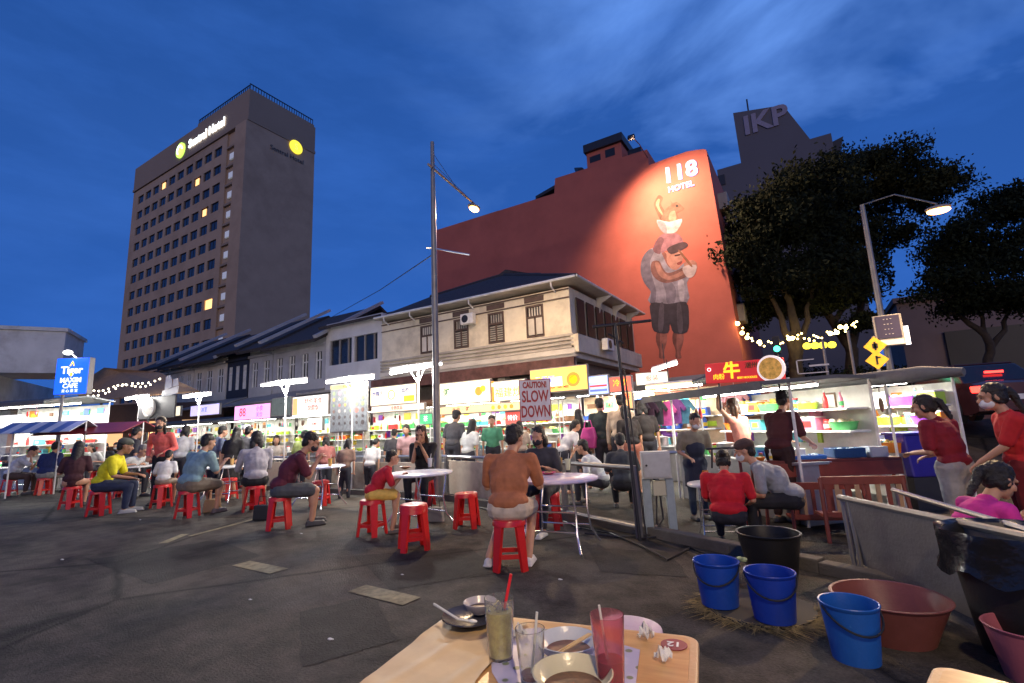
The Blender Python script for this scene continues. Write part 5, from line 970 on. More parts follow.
# warning sign on a post
SG = G(541, 512); zt_ = ZAT(541, 379, SG); zb_ = ZAT(541, 421, SG)
ws = thing('caution_sign', 'white sign with red letters above the rust orange shirt', 'sign', (SG.x, SG.y, 0), R_(26)); RDL = mat('sign_red', (.40, .02, .03), .5); q_ = V((SG.x, SG.y)).length; wS = 33/F*(SG - C).dot(FW)
t = MB(); t.bb((-wS/2, 0, zb_), (wS/2, .012, zt_)); t.build('panel', mat('caution_white', (.72, .68, .72), .4, dirt=.1), ws)
t = MB(); e = .012
for a0, a1, c0, c1 in ((-wS/2, wS/2, zb_, zb_+e), (-wS/2, wS/2, zt_-e, zt_), (-wS/2, -wS/2+e, zb_+e, zt_-e), (wS/2-e, wS/2, zb_+e, zt_-e)): t.bb((a0, -.004, c0), (a1, -.001, c1))
t.build('border', RDL, ws); hS = zt_-zb_
for s_, f_, z_ in (('CAUTION!', .20, .86), ('SLOW', .38, .58), ('DOWN', .38, .22)): text(s_, hS*f_, RDL, ws, (0, -.003, zb_+hS*z_), bold=.006, sx=.55 if s_ == 'DOWN' else .60)
t = MB(); t.cyl((-.02, .03, 0), (-.02, .03, zt_), .02); t.build('post', M['galv'], ws, True)
# overhead wires
wr = MB(); wr.tube([GY(330, 318, 16), GY(380, 290, 12), GY(432, 255, 7.6)], .012, 4); tag(wr.build('overhead_wire', M['dark']), 'thin overhead wire sloping from the tall lamp pole to the left', 'wire')
# ------------------------------------------------------------------ food stalls
CANV = mat('grey_canvas', (.13, .135, .14), .8, dirt=.3, bump=.2); BRN = mat('brown_canvas', (.16, .09, .05), .8, dirt=.3); STEEL2 = mat('stainless', (.5, .5, .5), .3, .7)
PAL = {'red': (.6, .03, .03), 'green': (.08, .42, .12), 'yellow': (.75, .55, .04), 'orange': (.75, .25, .03), 'white': (.7, .7, .68), 'blue': (.04, .12, .55), 'lime': (.42, .65, .05), 'pink': (.75, .22, .35), 'purple': (.25, .05, .45), 'brown': (.2, .1, .05), 'cyan': (.1, .5, .6)}
def goods(kind, col, P, lab, grp, rz=0.0, s=1.0, par=None):
    names = {'bowl': 'bowl', 'bottle': 'bottle', 'basket': 'plastic_basket', 'jar': 'jar', 'box': 'food_box', 'pot': 'cooking_pot', 'bag': 'plastic_bag'}
    T = thing(names[kind], lab, {'bowl': 'bowl', 'bottle': 'bottle', 'basket': 'basket', 'jar': 'jar', 'box': 'box', 'pot': 'pot', 'bag': 'bag'}[kind], P, rz, grp); T.scale = (s,)*3
    m = plastic('g_'+col, PAL[col]) if kind != 'pot' else STEEL2; t = MB(); rd = random
    if kind == 'bowl': t.lathe([(.05, 0), (.08, .02), (.12, .09), (.115, .09), (.07, .03), (0, .02)], 16); t.build('bowl_body', m, T, True); t = MB(); t.ell((0, 0, .06), (.095, .095, .035)); t.build('food', mat('food_'+rd.choice('abc'), rd.choice([(.5, .3, .1), (.25, .35, .08), (.6, .5, .3)]), .7, var=.5, scale=50, bump=.6), T, True)
    elif kind == 'bottle': t.lathe([(.035, 0), (.037, .15), (.015, .21), (.014, .25)], 12); t.build('bottle_body', m, T, True); t = MB(); t.cyl((0, 0, .04), (0, 0, .11), .0385, n=12); t.build('paper_label', plastic('g_'+rd.choice(('white', 'yellow', 'red', 'green')), PAL['white']), T, True); t = MB(); t.cyl((0, 0, .25), (0, 0, .275), .018, n=10); t.build('cap', M['white'], T)
    elif kind == 'basket':
        t.lathe([(.13, 0), (.15, .005), (.19, .12), (.2, .125), (.185, .125), (.14, .015), (0, .012)], 20); t.build('basket_body', m, T, True); t = MB()
        for _ in range(9): t.ell((rd.uniform(-.11, .11), rd.uniform(-.11, .11), rd.uniform(.08, .13)), (rd.uniform(.03, .06),)*3, 8, 6)
        t.build('food', mat('food_'+rd.choice('defg'), rd.choice([(.25, .42, .08), (.7, .6, .42), (.6, .2, .05), (.5, .42, .1)]), .7, var=.5, scale=30), T, True)
    elif kind == 'jar': t.lathe([(.05, 0), (.055, .01), (.055, .13), (.04, .15)], 14); t.build('jar_body', m, T, True); t = MB(); t.cyl((0, 0, .035), (0, 0, .10), .0565, n=14); t.build('paper_label', plastic('g_'+rd.choice(('white', 'yellow', 'brown', 'green')), PAL['white']), T, True); t = MB(); t.cyl((0, 0, .15), (0, 0, .175), .047, n=14); t.build('lid', plastic('g_red', PAL['red']), T)
    elif kind == 'box': t.box((0, 0, .08), (.24, .18, .16)); t.build('box_body', m, T, bevel=.012); t = MB(); t.box((rd.uniform(-.03, .03), -.0905, .08), (.13, .003, .08)); t.build('paper_label', plastic('g_'+rd.choice(('white', 'yellow', 'red', 'blue')), PAL['white']), T); t = MB(); t.box((0, 0, .168), (.25, .19, .014)); t.build('lid', M['white'], T, bevel=.004)
    elif kind == 'pot': t.lathe([(.13, 0), (.14, .02), (.14, .2), (.15, .205), (.135, .205), (.13, .02), (0, .02)], 20); t.build('pot_body', m, T, True); t = MB(); t.lathe([(0, .24), (.05, .225), (.145, .21)], 20); t.cyl((0, 0, .24), (0, 0, .265), .02); t.build('lid', m, T, True)
    elif kind == 'bag':
        t.ell((0, 0, .14), (.09, .06, .14), 10, 8); t.build('bag_body', m, T, True); t = MB(); t.tube([(-.03, 0, .26), (0, 0, .36), (.03, 0, .26)], .006); t.build('handle', m, T)
    return T
def stall(label, X0, X1, Y, dep, zc, rz=0, loc=None, canopy=CANV, back='white', tube=True, en=60, items=(), counter=.82, sname=None, name='food_stall', header=None, drop=.12, zg=-.12, rise=.16):
    w_ = abs(X1-X0); c = loc or ((X0+X1)/2, Y, zg)
    T = thing(name, label, 'food stall', c, rz, 'lit hawker stalls'); hz = zc-zg; x0, x1 = -w_/2, w_/2
    t = MB(); q = [(x0-.12, -.55, hz-.05), (x1+.12, -.55, hz-.05), (x1+.12, dep*.5, hz+rise), (x0-.12, dep*.5, hz+rise), (x1+.12, dep+.1, hz), (x0-.12, dep+.1, hz)]
    t.add(q, [(0, 1, 2, 3), (3, 2, 4, 5)]); o = t.build('canopy', canopy, T); md = o.modifiers.new('s', 'SOLIDIFY'); md.thickness = .05
    t = MB(); t.bb((x0-.12, -.57, hz-.05-drop), (x1+.12, -.552, hz-.05)); t.build('valance', canopy, T)
    for x in (x0, x1):
        for y in (0, dep): t = MB(); t.cyl((x, y, 0), (x, y, hz), .02, n=8); t.build('post', M['white'], T, True)
    t = MB(); t.bb((x0+.03, .05, 0), (x1-.03, .75, counter-.04)); t.build('cart_body', STEEL2, T, bevel=.01)
    t = MB(); t.bb((x0-.02, 0, counter-.04), (x1+.02, .8, counter)); t.build('counter_top', STEEL2, T, bevel=.006)
    bm_ = {'white': mat('stall_back_white', (.66, .66, .60), .6, var=.25, scale=3.0), 'warm': mat('stall_back_warm', (.6, .45, .28), .6, var=.3, scale=2.5), 'grey': M['grey']}[back]
    t = MB(); t.bb((x0, dep-.03, .3), (x1, dep, hz-.12)); t.build('back_panel', bm_, T)
    rp_ = random.Random(label)
    for k in range(max(5, int(w_*5))):
        xa = x0+.1+rp_.random()*(w_-.5); za = rp_.choice((hz-.42, hz-.45, 1.0, 1.25)); cl = rp_.choice(list(PAL)); t = MB(); t.bb((xa, dep-.045-.002*k, za), (xa+rp_.uniform(.15, .4), dep-.034, za+rp_.uniform(.12, .26))); t.build('poster', plastic('g_'+cl, PAL[cl]), T)
    for k in range(int(w_*2)):
        xa = x0+.15+rp_.random()*(w_-.3); hk = rp_.uniform(.12, .3); cl = rp_.choice(('brown', 'red', 'white', 'pink', 'brown')); t = MB(); t.ell((xa, .12, hz-.32-hk*.4), (.034, .034, hk*.4), 10, 8); t.cyl((xa, .12, hz-.34), (xa, .12, hz-.08), .005, n=5); t.build('hanging_bundle', plastic('g_'+cl, PAL[cl]), T, True)
    for k, z in enumerate((1.18, 1.5)):
        t = MB(); t.bb((x0+.05, dep-.42, z), (x1-.05, dep-.04, z+.025)); t.build('shelf', M['white'], T)
    if tube:
        t = MB(); t.tube([(x0+.15, dep*.45, hz-.10), (x1-.15, dep*.45, hz-.10)], .02, 8); t.build('tube', M['tube'], T, True); t = MB(); t.box((0, dep*.45, hz-.065), (w_-.3, .08, .03)); t.build('tube_fitting', M['white'], T)
        Mx = Matrix.Translation(c) @ Matrix.Rotation(rz, 4, 'Z'); area('stall_light', Mx @ V((0, dep*.45, hz-.14)), Mx @ V((0, dep*.35, 0)), w_-.3, en, (1, .96, .86), .15)
    Mx = Matrix.Translation(c) @ Matrix.Rotation(rz, 4, 'Z'); nm = sname or 'stall'; seen = {}
    for (kind, col, fx, row) in items:
        y, z = {0: (.25, counter), 1: (.55, counter), 2: (dep-.22, 1.205), 3: (dep-.22, 1.525)}[row]
        P = Mx @ V((x0+.15+(w_-.3)*fx, y, z)); nk = {'basket': 'basket of food', 'box': 'lidded food box', 'pot': 'steel pot', 'bag': 'plastic bag'}.get(kind, kind)
        where = ['counter', 'counter back', 'lower shelf', 'upper shelf'][row]; co = '' if kind == 'pot' else col+' '
        lab = f"{co}{nk} on the {where} of the {nm}"; goods(kind, col, P + V((0, random.uniform(-.06, .06), 0)), lab, f"{co}{nk}s on the {where} of the {nm}", rz, random.uniform(.85, 1.35))
    return T
def auto(n, seed, cols, kinds=('bottle', 'jar', 'basket', 'box', 'bowl', 'pot')):
    rd = random.Random(seed); out = []
    for row in (0, 2, 3):
        m = n; 
        for k in range(m): out.append((rd.choice(kinds if row == 0 else kinds[:4]), rd.choice(cols), (k+.5)/m + rd.uniform(-.02, .02), row))
    return out
def sign(label, px0, px1, yt, yb, Y, bgm, texts=(), shapes=(), rot=0, name='sign_board', cat='shop sign', th=.10, frame=M['grey'], tilt=0.0):
    xm = (px0+px1)/2; a = GY(px0, (yt+yb)/2, Y); b = GY(px1, (yt+yb)/2, Y); z1 = GY(xm, yt, Y).z; z0 = GY(xm, yb, Y).z; w_ = (b-a).length; hh = z1-z0; c = (a+b)/2; c.z = (z0+z1)/2
    T = thing(name, label, cat, c, rot); t = MB(); t.box((0, th/2, 0), (w_+.06, th, hh+.06)); t.build('frame', frame, T, bevel=.01)
    t = MB(); t.box((0, -.008, 0), (w_, .014, hh)); t.build('panel', bgm, T)
    for s_, rx, rz_, sz, m in texts: text(s_, sz*hh, m, T, (rx*w_, -.019, rz_*hh), bold=.002*hh, ext=.003)
    for sh_, rx, rz_, sx_, sz, m, nm in shapes:
        t = MB(); 
        if sh_ == 'box': t.box((rx*w_, -.018, rz_*hh), (sx_*w_, .006, sz*hh))
        elif sh_ == 'disc': t.cyl((rx*w_, -.024, rz_*hh), (rx*w_, -.016, rz_*hh), sz*hh/2, n=24)
        elif sh_ == 'ring': t.tube([(rx*w_+sz*hh/2*math.cos(k*math.pi/8), -.018, rz_*hh+sz*hh/2*math.sin(k*math.pi/8)) for k in range(17)], .05*sz*hh, 6)
        t.build(nm, m, T)
    return T
INK = {k: mat('ink_'+k, c, .6) for k, c in dict(red=(.6, .03, .03), black=(.03, .03, .03), orange=(.75, .28, .03), brown=(.25, .12, .05), green=(.05, .3, .1), blue=(.05, .08, .5), magenta=(.7, .05, .4)).items()}
EMW = glow('box_white', (1, .96, .88), 1.15); EMC = glow('box_creamy', (1, .86, .60), 1.1); EMY = glow('box_yellow', (1, .55, .10), 1.3); EMO = glow('box_orange', (1, .45, .18), .95); EMP = glow('box_pink', (1, .40, .80), 1.05); EML = glow('box_lilac', (.62, .55, 1), .95); EMR = glow('box_red', (.62, .03, .03), .42); EMB = glow('box_blue', (.45, .55, 1), 1.1)
REDE = glow('letter_red', (.95, .06, .03), .9); YELE = glow('letter_yellow', (1, .65, .03), 1.0); WHE = glow('letter_white', (1, 1, 1), 1.2); BLE = glow('letter_blue', (.15, .2, .9), .8); ORE = glow('letter_orange', (1, .3, .03), .8); MAE = glow('letter_magenta', (.85, .1, .4), .8)
YF = 12.0
def sx2(px): return GY(px, 430, YF).x
rows_ = [(124, 198, 'grey-topped stall', ('white', 'green', 'red', 'orange')), (202, 262, 'magenta-sign stall', ('green', 'white', 'yellow', 'lime')), (266, 338, 'red-character stall', ('white', 'lime', 'green', 'orange')), (342, 425, 'stall behind the menu banner', ('red', 'white', 'green', 'lime')), (430, 492, 'stall right of the lamp pole', ('white', 'green', 'cyan', 'red')), (496, 560, 'stall behind the caution sign', ('white', 'brown', 'orange', 'green')), (564, 636, 'drinks stall behind the walkers', ('pink', 'lime', 'blue', 'white'))]
for i, (a, b, nm, cols) in enumerate(rows_):
    stall('lit hawker ' + nm + ' facing the low wall', sx2(a), sx2(b), YF, 1.5, 2.2, canopy=[CANV, CANV, CANV, BRN, BRN, BRN, CANV][i], back=['white', 'white', 'white', 'white', 'white', 'white', 'warm'][i], en=75, items=auto(11, i, cols), sname=nm)
# signs of the row
sign('magenta and pink lit sign with big red numerals', 235, 270, 405, 419, 11.4, EMP, [('88', -.26, .0, .85, REDE), ('小食', .22, .2, .42, MAE), ('美食', .22, -.24, .4, BLE)])
sign('dull green blank board between the two lit signs', 272, 291, 398, 415, 11.42, mat('board_green', (.22, .27, .24), .6), [('- -', 0, .2, .25, M['black'])])
sign('white lit sign with bold red Chinese characters', 293, 328, 396, 415, 11.35, EMW, [('特色美食', .10, .2, .36, REDE), ('烧腊饭', .10, -.14, .32, REDE)], [('box', -.42, 0, .14, .9, EMO, 'food_picture')])
sign('small cream lit sign far down the row', 166, 180, 407, 416, 11.4, EMC)
sign('lilac lit sign left of the magenta one', 191, 219, 405, 415, 11.45, EML, [('冰室', 0, 0, .6, BLE)])
sign('cream lit sign with an orange round emblem', 371, 416, 386, 404, 11.2, EMC, [('炒粿条', -.33, .12, .30, INK['blue']), ('面档', .28, .2, .30, INK['blue'])], [('ring', -.02, .02, 0, .5, ORE, 'emblem'), ('box', .36, -.26, .22, .32, YELE, 'food_picture')])
sign('long cream lit sign with an orange flame at its right end', 438, 490, 382, 403, 11.2, EMC, [('粥', -.32, .05, .4, INK['green'])], [('disc', .30, 0, 0, .42, ORE, 'food_picture'), ('disc', .38, .1, 0, .3, YELE, 'food_picture')])
sign('orange and cream lit sign left of the caution sign', 492, 525, 381, 400, 11.25, EMC, [('福建炒', 0, -.12, .55, ORE)], [('box', 0, .36, 1, .2, EMW, 'header_strip'), ('box', -.46, 0, .07, 1.15, ORE, 'flame_strip')])
sign('raised yellow and orange lit sign with blue letters', 531, 587, 368, 391, 11.0, EMY, [('云吞面', -.24, .02, .34, BLE), ('WAN TAN MEE', 0, -.34, .15, INK['red'])], [('disc', .27, -.05, 0, .62, ORE, 'noodle_bowl'), ('disc', .27, -.05, 0, .4, YELE, 'noodles'), ('box', -.05, -.08, .25, .4, EMW, 'panel_patch')])
sign('blue and white striped lit sign', 589, 608, 376, 394, 11.05, EMB, [], [('box', 0, .25, .9, .12, WHE, 'stripe'), ('box', 0, -.05, .9, .1, REDE, 'stripe'), ('box', 0, -.3, .9, .12, BLE, 'stripe')])
sign('red and orange lit sign next to the striped one', 610, 631, 377, 391, 11.05, glow('box_redorange', (1, .16, .10), .9), [('冷饮', 0, .05, .55, YELE)])
sign('small orange menu board stacked under the red lit sign', 623, 632, 392, 408, 10.9, EMO, [('茶', 0, .2, .4, REDE)])
sign('low warm strip sign with food pictures right of the lamp pole', 438, 520, 405, 412, 11.1, glow('strip_warm', (1, .62, .3), .9), [('汤 面  ·  粥', -.2, 0, .7, INK['brown'])], [('disc', .2+.07*k, 0, 0, .6, ORE if k % 2 else YELE, 'food_picture') for k in range(4)])
sign('low pinkish strip sign under the round emblem sign', 372, 424, 405, 411, 11.15, glow('strip_pink', (1, .75, .6), .8), [('冷热饮品', 0, 0, .7, REDE)])
sign('small red poster board at the caution sign stall', 506, 520, 412, 424, 11.6, glow('poster_red', (.8, .12, .1), .8), [('特价', 0, 0, .5, WHE)])
sign('small green board above the cream vendor', 420, 432, 414, 424, 11.6, glow('poster_green', (.1, .6, .25), .7), [('茶', 0, 0, .6, WHE)])
sign('small white price board left of the menu banner', 308, 322, 418, 430, 11.6, EMW, [('RM5', 0, 0, .4, REDE)])
# hanging menu banner
mb_ = sign('hanging grey menu banner with a yellow heading and rows of dish pictures', 331, 367, 384, 431, 8.15, mat('banner_print', (.20, .215, .23), .7, var=.25, scale=14), [('美食坊 MENU', 0, .455, .055, INK['red'])], [('box', 0, .455, 1, .08, mat('banner_yellow', (.85, .6, .1), .6), 'heading')], name='menu_banner', cat='banner', th=.02)
rd = random.Random(11)
for r_i in range(6):
    for c_i in range(6):
        q = GY(349, 430, 8.15); zz = .32 - r_i*.13; t = MB(); W_ = (GY(367, 407, 8.15)-GY(331, 407, 8.15)).length; H_ = GY(349, 384, 8.15).z-GY(349, 431, 8.15).z
        t.cyl(((-.40+c_i*.16)*W_, -.02, zz*H_), ((-.40+c_i*.16)*W_, -.014, zz*H_), .052*H_*rd.uniform(.6, 1), n=12); cl = rd.choice([(.6, .15, .12), (.6, .4, .1), (.2, .12, .1), (.6, .25, .35), (.25, .35, .15), (.5, .45, .42)]) if r_i < 4 else (.1, .08, .08)
        t.build('dish_picture', mat('dish%02d%02d' % (int(cl[0]*99), int(cl[1]*99)), cl, .6), mb_)
t = MB(); q = mb_.location; t.cyl((-.5, .03, H_/2+.02), (.5, .03, H_/2+.02), .015); t.cyl((-.5, .03, H_/2), (-.5, .03, -q.z+.0), .014); t.cyl((.5, .03, H_/2), (.5, .03, -q.z), .014); t.build('hanging_frame', M['steel'], mb_)
# ------------------------------------------------------------------ right-hand stalls
def front(pa, pb, z):
    a = G(pa[0], pa[1], z); b = G(pb[0], pb[1], z); a.z = b.z = 0; an = math.atan2((b-a).y, (b-a).x); n_ = V((-math.sin(an), math.cos(an), 0)); m_ = (a+b)/2 + n_*.55; return an, (b-a).length-.24, (m_.x, m_.y, -.12)
ang, wd, pos = front((642, 397), (761, 381), 1.80)
s12 = stall('brightly lit stall with a grey awning behind the cook in the navy apron', 0, wd, 0, 1.4, 1.85, ang, pos, en=105, items=auto(9, 31, ('lime', 'green', 'white', 'orange', 'cyan', 'pink', 'red')), sname='stall behind the navy apron', drop=.12, rise=.02)
text('Laksa  Soup', .13, REDE, s12, (-.3, 1.36, 1.68)); 
ang2, wd, pos = front((780, 388), (962, 368), 1.82)
pos = (pos[0]-.65*math.cos(ang2), pos[1]-.65*math.sin(ang2), pos[2]); wd -= 1.3
s13 = stall('right-hand stall with a long rounded grey awning and white strip light', 0, wd, 0, 1.4, 1.87, ang2, pos, en=95, items=auto(9, 44, ('lime', 'yellow', 'purple', 'white', 'orange', 'green', 'cyan')), sname='right-hand stall', drop=.05, rise=.0)
t = MB(); L_ = wd; t.tube([(-L_/2-.2, -.55, 1.90), (-L_/2+.3, -.57, 1.92), (L_/2+.95, -.57, 1.92), (L_/2+1.4, -.5, 1.90)], [.09, .105, .105, .05], 10); t.build('rolled_awning', CANV, s13, True)
t = MB(); t.bb((-L_/2+.2, .35, 1.52), (L_/2-.35, .40, 1.76)); t.build('light_box', glow('strip_box', (1, .97, .86), 2.2), s13)
t = MB(); t.bb((-L_/2-.1, 1.32, 1.0), (-L_/2+.25, 1.35, 1.6)); t.build('white_board', M['white'], s13)
q = GY(745, 371, 8.35); bs = thing('noodle_sign', 'red sign with a yellow ox character and a noodle bowl, above the awning', 'shop sign', q, R_(-24)); wB = 1.24; hB = .33
bs.rotation_euler = (0, R_(2.5), R_(-20)); t = MB(); t.box((-.06, .05, 0), (wB, .07, hB)); t.build('panel', EMR, bs, bevel=.01)
text('牛', .28, YELE, bs, (-.22, .005, .01), bold=.008); text('BEEF NOODLES', .045, YELE, bs, (.02, .005, -.10)); text('肉粉', .10, YELE, bs, (-.44, .005, -.07)); text('O', .09, WHE, bs, (-.60, .005, .06)); text('潮州', .10, mat('letter_dark', (.03, .1, .03), .5), bs, (.10, .005, .08))
t = MB(); t.cyl((.40, -.03, .01), (.40, .015, .01), .20, n=28); bw_ = t.build('bowl_picture', glow('bowl_rim', (.9, .75, .75), .6), bs); t = MB(); t.cyl((.40, -.045, .01), (.40, -.028, .01), .165, n=28); t.build('noodle_picture', mat('noodle_print', (.55, .32, .08), .6, var=.7, scale=18, emit=(.6, .3, .05), es=.35), bw_)
for x in (-.5, .45): t = MB(); t.cyl((x, .1, -.6), (x, .1, .1), .015); t.build('bracket', M['dark'], bs)
q = D(648, 440, 12.2)
stall('small clothes and toys stall in front of the red wall', 0, 2.9, 0, 1.2, 2.25, R_(-14), (q.x, q.y, -.12), back='warm', en=70, items=auto(6, 53, ('lime', 'pink', 'orange', 'white', 'blue')), sname='clothes stall')
q2 = D(612, 440, 13.2)
stall('narrow drinks stall under the red lit sign', 0, 1.5, 0, 1.2, 2.25, R_(0), (q2.x+.9, q2.y, -.12), back='white', en=50, items=auto(4, 57, ('white', 'orange', 'cyan')), sname='narrow drinks stall')
for i, (x, y, dp, cl, nm_) in enumerate(((640, 408, 11.2, (.03, .02, .03), 'black shirt'), (649, 410, 11.2, (.05, .02, .04), 'dark plum shirt'), (657, 409, 11.2, (.04, .04, .05), 'charcoal shirt'), (666, 410, 11.2, (.75, .12, .40), 'hot pink shirt'), (675, 408, 11.2, (.25, .08, .3), 'purple shirt'), (735, 398, 9.3, (.6, .3, .35), 'dusty pink shirt'), (748, 397, 9.3, (.08, .18, .7), 'bright blue shirt'), (760, 399, 9.3, (.25, .1, .1), 'brown shirt'), (771, 398, 9.3, (.5, .45, .35), 'beige shirt'), (684, 408, 11.2, (.1, .3, .4), 'teal shirt'))):
    P = D(x, y, dp); o = thing('hanging_shirt', nm_ + (' hanging at the small clothes stall' if dp > 10 else ' hanging between the two right-hand stalls'), 'shirt', P, R_(-14)); t = MB(); t.prism([(-.13, -.36), (.13, -.36), (.14, .02), (.22, -.08), (.27, -.02), (.15, .17), (.05, .2), (-.05, .2), (-.15, .17), (-.27, -.02), (-.22, -.08), (-.14, .02)], -.03, .03); t.build('fabric', cloth('h%d' % i, cl), o, bevel=.012); t = MB(); t.tube([(-.12, 0, .18), (0, 0, .25), (.12, 0, .18)], .005, 5); t.tube([(0, 0, .25), (0, 0, .33)], .004, 5); t.build('hanger', M['steel'], o)
for i, (x0, x1, yb, yt, dp, cl) in enumerate(((636, 668, 385, 372, 11.8, (1, .9, .7)), (655, 690, 398, 391, 11.6, (1, .35, .2)))):
    a = D(x0, (yb+yt)/2, dp); b = D(x1, (yb+yt)/2, dp); T = thing('shop_lightbox', ['cream lightbox above the small clothes stall', 'orange strip lightbox above the hanging shirts'][i], 'shop sign', (a+b)/2, R_(12)); t = MB(); t.box((0, .05, 0), ((b-a).length, .1, abs(yb-yt)*dp/F)); t.build('case', M['grey'], T); t = MB(); t.box((0, -.01, 0), ((b-a).length-.04, .015, abs(yb-yt)*dp/F-.04)); t.build('panel', glow('lb%d' % i, cl, 1.2), T); text(['服装', '凉茶'][i], .16 if i == 0 else .1, REDE if i == 0 else WHE, T, (0, -.02, 0))
# loose tube over the left stall edge and a box lamp
def free_tube(label, p0, p1, Y, col='w', en=35):
    a = GY(*p0, Y); b = GY(*p1, Y-.0); m = (a+b)/2; T = thing('tube_lamp', label, 'lamp', m); t = MB(); t.tube([a-m, b-m], .03, 8); t.build('tube', M['tube'] if col == 'w' else glow('tube_warm', (1, .6, .22), 9), T, True); t = MB(); t.tube([(a-m)+V((0, .02, .05)), (b-m)+V((0, .02, .05))], .035, 6); t.build('fitting', M['white'], T); t = MB(); t.cyl((0, .03, .05), (0, .03, .5), .008); t.build('hanger', M['dark'], T)
    area('tube_light', m+V((0, 0, -.06)), m+V((0, -.2, -3)), (b-a).length, en, (1, .95, .85) if col == 'w' else (1, .62, .3), .1)
free_tube('orange tube lamp under the awning left of the noodle sign', (646, 388), (692, 384), 9.2, 'o', 40)
free_tube('white box lamp above the orange tube', (652, 371), (677, 363), 10.2, 'w', 30)
# far-left lit stall and shop
FLS = G(22, 470, 0); FLP = D(18, 440, 15.5)
sL = stall('blinding white stall at the left edge below the white building', 0, 4.2, 0, 1.6, 2.85, R_(20), (FLP.x-1.2, FLP.y, -.12), en=190, items=auto(7, 71, ('white', 'green', 'red', 'cyan')), sname='far-left white stall')
t = MB(); t.bb((-2.0, -.6, 2.1), (1.4, -.57, 2.5)); pnl = t.build('price_board', EMW, sL); text('云 吞 面   咖 喱', .2, INK['black'], sL, (-.3, -.605, 2.3))
q = D(72, 376, 14.5); cs = thing('lightbox_sign', 'glowing blue lightbox sign with white letters at the left', 'lightbox sign', q, R_(32)); BB = glow('lightbox_blue', (.01, .10, 1.0), 1.5)
t = MB(); w_, h2 = .96, 1.08; t.box((0, .1, 0), (w_+.03, .2, h2+.03)); t.build('case', M['grey'], cs, bevel=.03); t = MB(); t.box((0, -.012, 0), (w_, .02, h2)); t.build('panel', BB, cs, bevel=.01)
text('Tiger', .30, WHE, cs, (0, -.03, .17), bold=.008); text('MAXIM', .20, WHE, cs, (0, -.03, -.13), bold=.005); text('CAFE', .19, WHE, cs, (0, -.03, -.30), bold=.005); text('美 心 茶 室', .10, WHE, cs, (0, -.03, -.45))
t = MB(); t.tube([(-.06, -.03, .30), (-.02, -.03, .38), (.0, -.03, .44), (.03, -.03, .38), (.05, -.03, .30)], .018, 6); t.build('emblem', YELE, cs); t = MB(); t.tube([(.0, -.035, .10), (.01, -.035, .04), (-.01, -.035, -.01)], .03, 6); t.build('emblem_tail', YELE, cs)
t = MB(); t.cyl((-.3, .1, -3.2), (-.3, .1, -.5), .04); t.build('post', M['grey'], cs); t = MB(); t.tube([(.0, .1, .55), (.0, -.2, .72)], .012); t.ell((.0, -.22, .68), (.12, .10, .07)); t.build('top_lamp', glow('lamp_white', (1, .95, .9), 9), cs, True)
# big brown canopy with string lights
bc = thing('marquee_canopy', 'big brown sail canopy with strings of small lights left of the shophouses', 'canopy', (0, 0, 0)); pts = [D(78, 386, 26), D(105, 368, 26), D(160, 373, 22), D(200, 392, 18), D(150, 396, 19), D(80, 402, 24)]
t = MB(); t.add(pts + [D(122, 372, 25)], [(0, 1, 6), (1, 2, 6), (2, 3, 6), (3, 4, 6), (4, 5, 6), (5, 0, 6)]); o = t.build('canvas', mat('brown_sail', (.36, .22, .12), .8, var=.2), bc); md = o.modifiers.new('s', 'SOLIDIFY'); md.thickness = .05
t = MB(); t.tube([pts[5], V((pts[5].x, pts[5].y, -.1))], .05); t.tube([pts[4], V((pts[4].x, pts[4].y, -.1))], .05); t.tube([pts[1], V((pts[1].x, pts[1].y, -.1))], .06); t.build('mast', M['dark'], bc)
rd = random.Random(9)
for row, (ax_, ay, bx_, by_) in enumerate(((88, 396, 160, 378), (90, 390, 150, 384))):
    for k in range(14):
        f = (k+rd.uniform(-.2, .2))/13; P = D(ax_+(bx_-ax_)*f, ay+(by_-ay)*f+2*math.sin(f*9), 18.6); t = MB(); t.ell(P, (.035,)*3, 8, 6); t.build('bulb', glow('bulb_small', (1, .85, .6), 7), bc)
cb_ = thing('coffee_house', 'dim restaurant front with warm windows under the brown canopy', 'restaurant', D(110, 440, 27)); o_ = cb_.location.copy(); o_.z = -.12; cb_.location = o_; cb_.rotation_euler = (0, 0, R_(36))
t = MB(); t.bb((-5, 0, 0), (6, 5, 3.6)); t.build('wall', mat('dim_wall', (.10, .06, .05), .8), cb_)
for x, w_, c_ in ((-3.4, 1.2, (1, .35, .1)), (-1.7, .35, (1, .7, .35)), (.2, .9, (1, .55, .25)), (2.4, 1.0, (1, .5, .2)), (4.2, .8, (1, .6, .3))):
    t = MB(); t.bb((x-w_/2, -.06, 1.3), (x+w_/2, -.01, 2.6)); t.build('lit_window', glow('win%02d' % int(c_[1]*99), c_, .8), cb_)
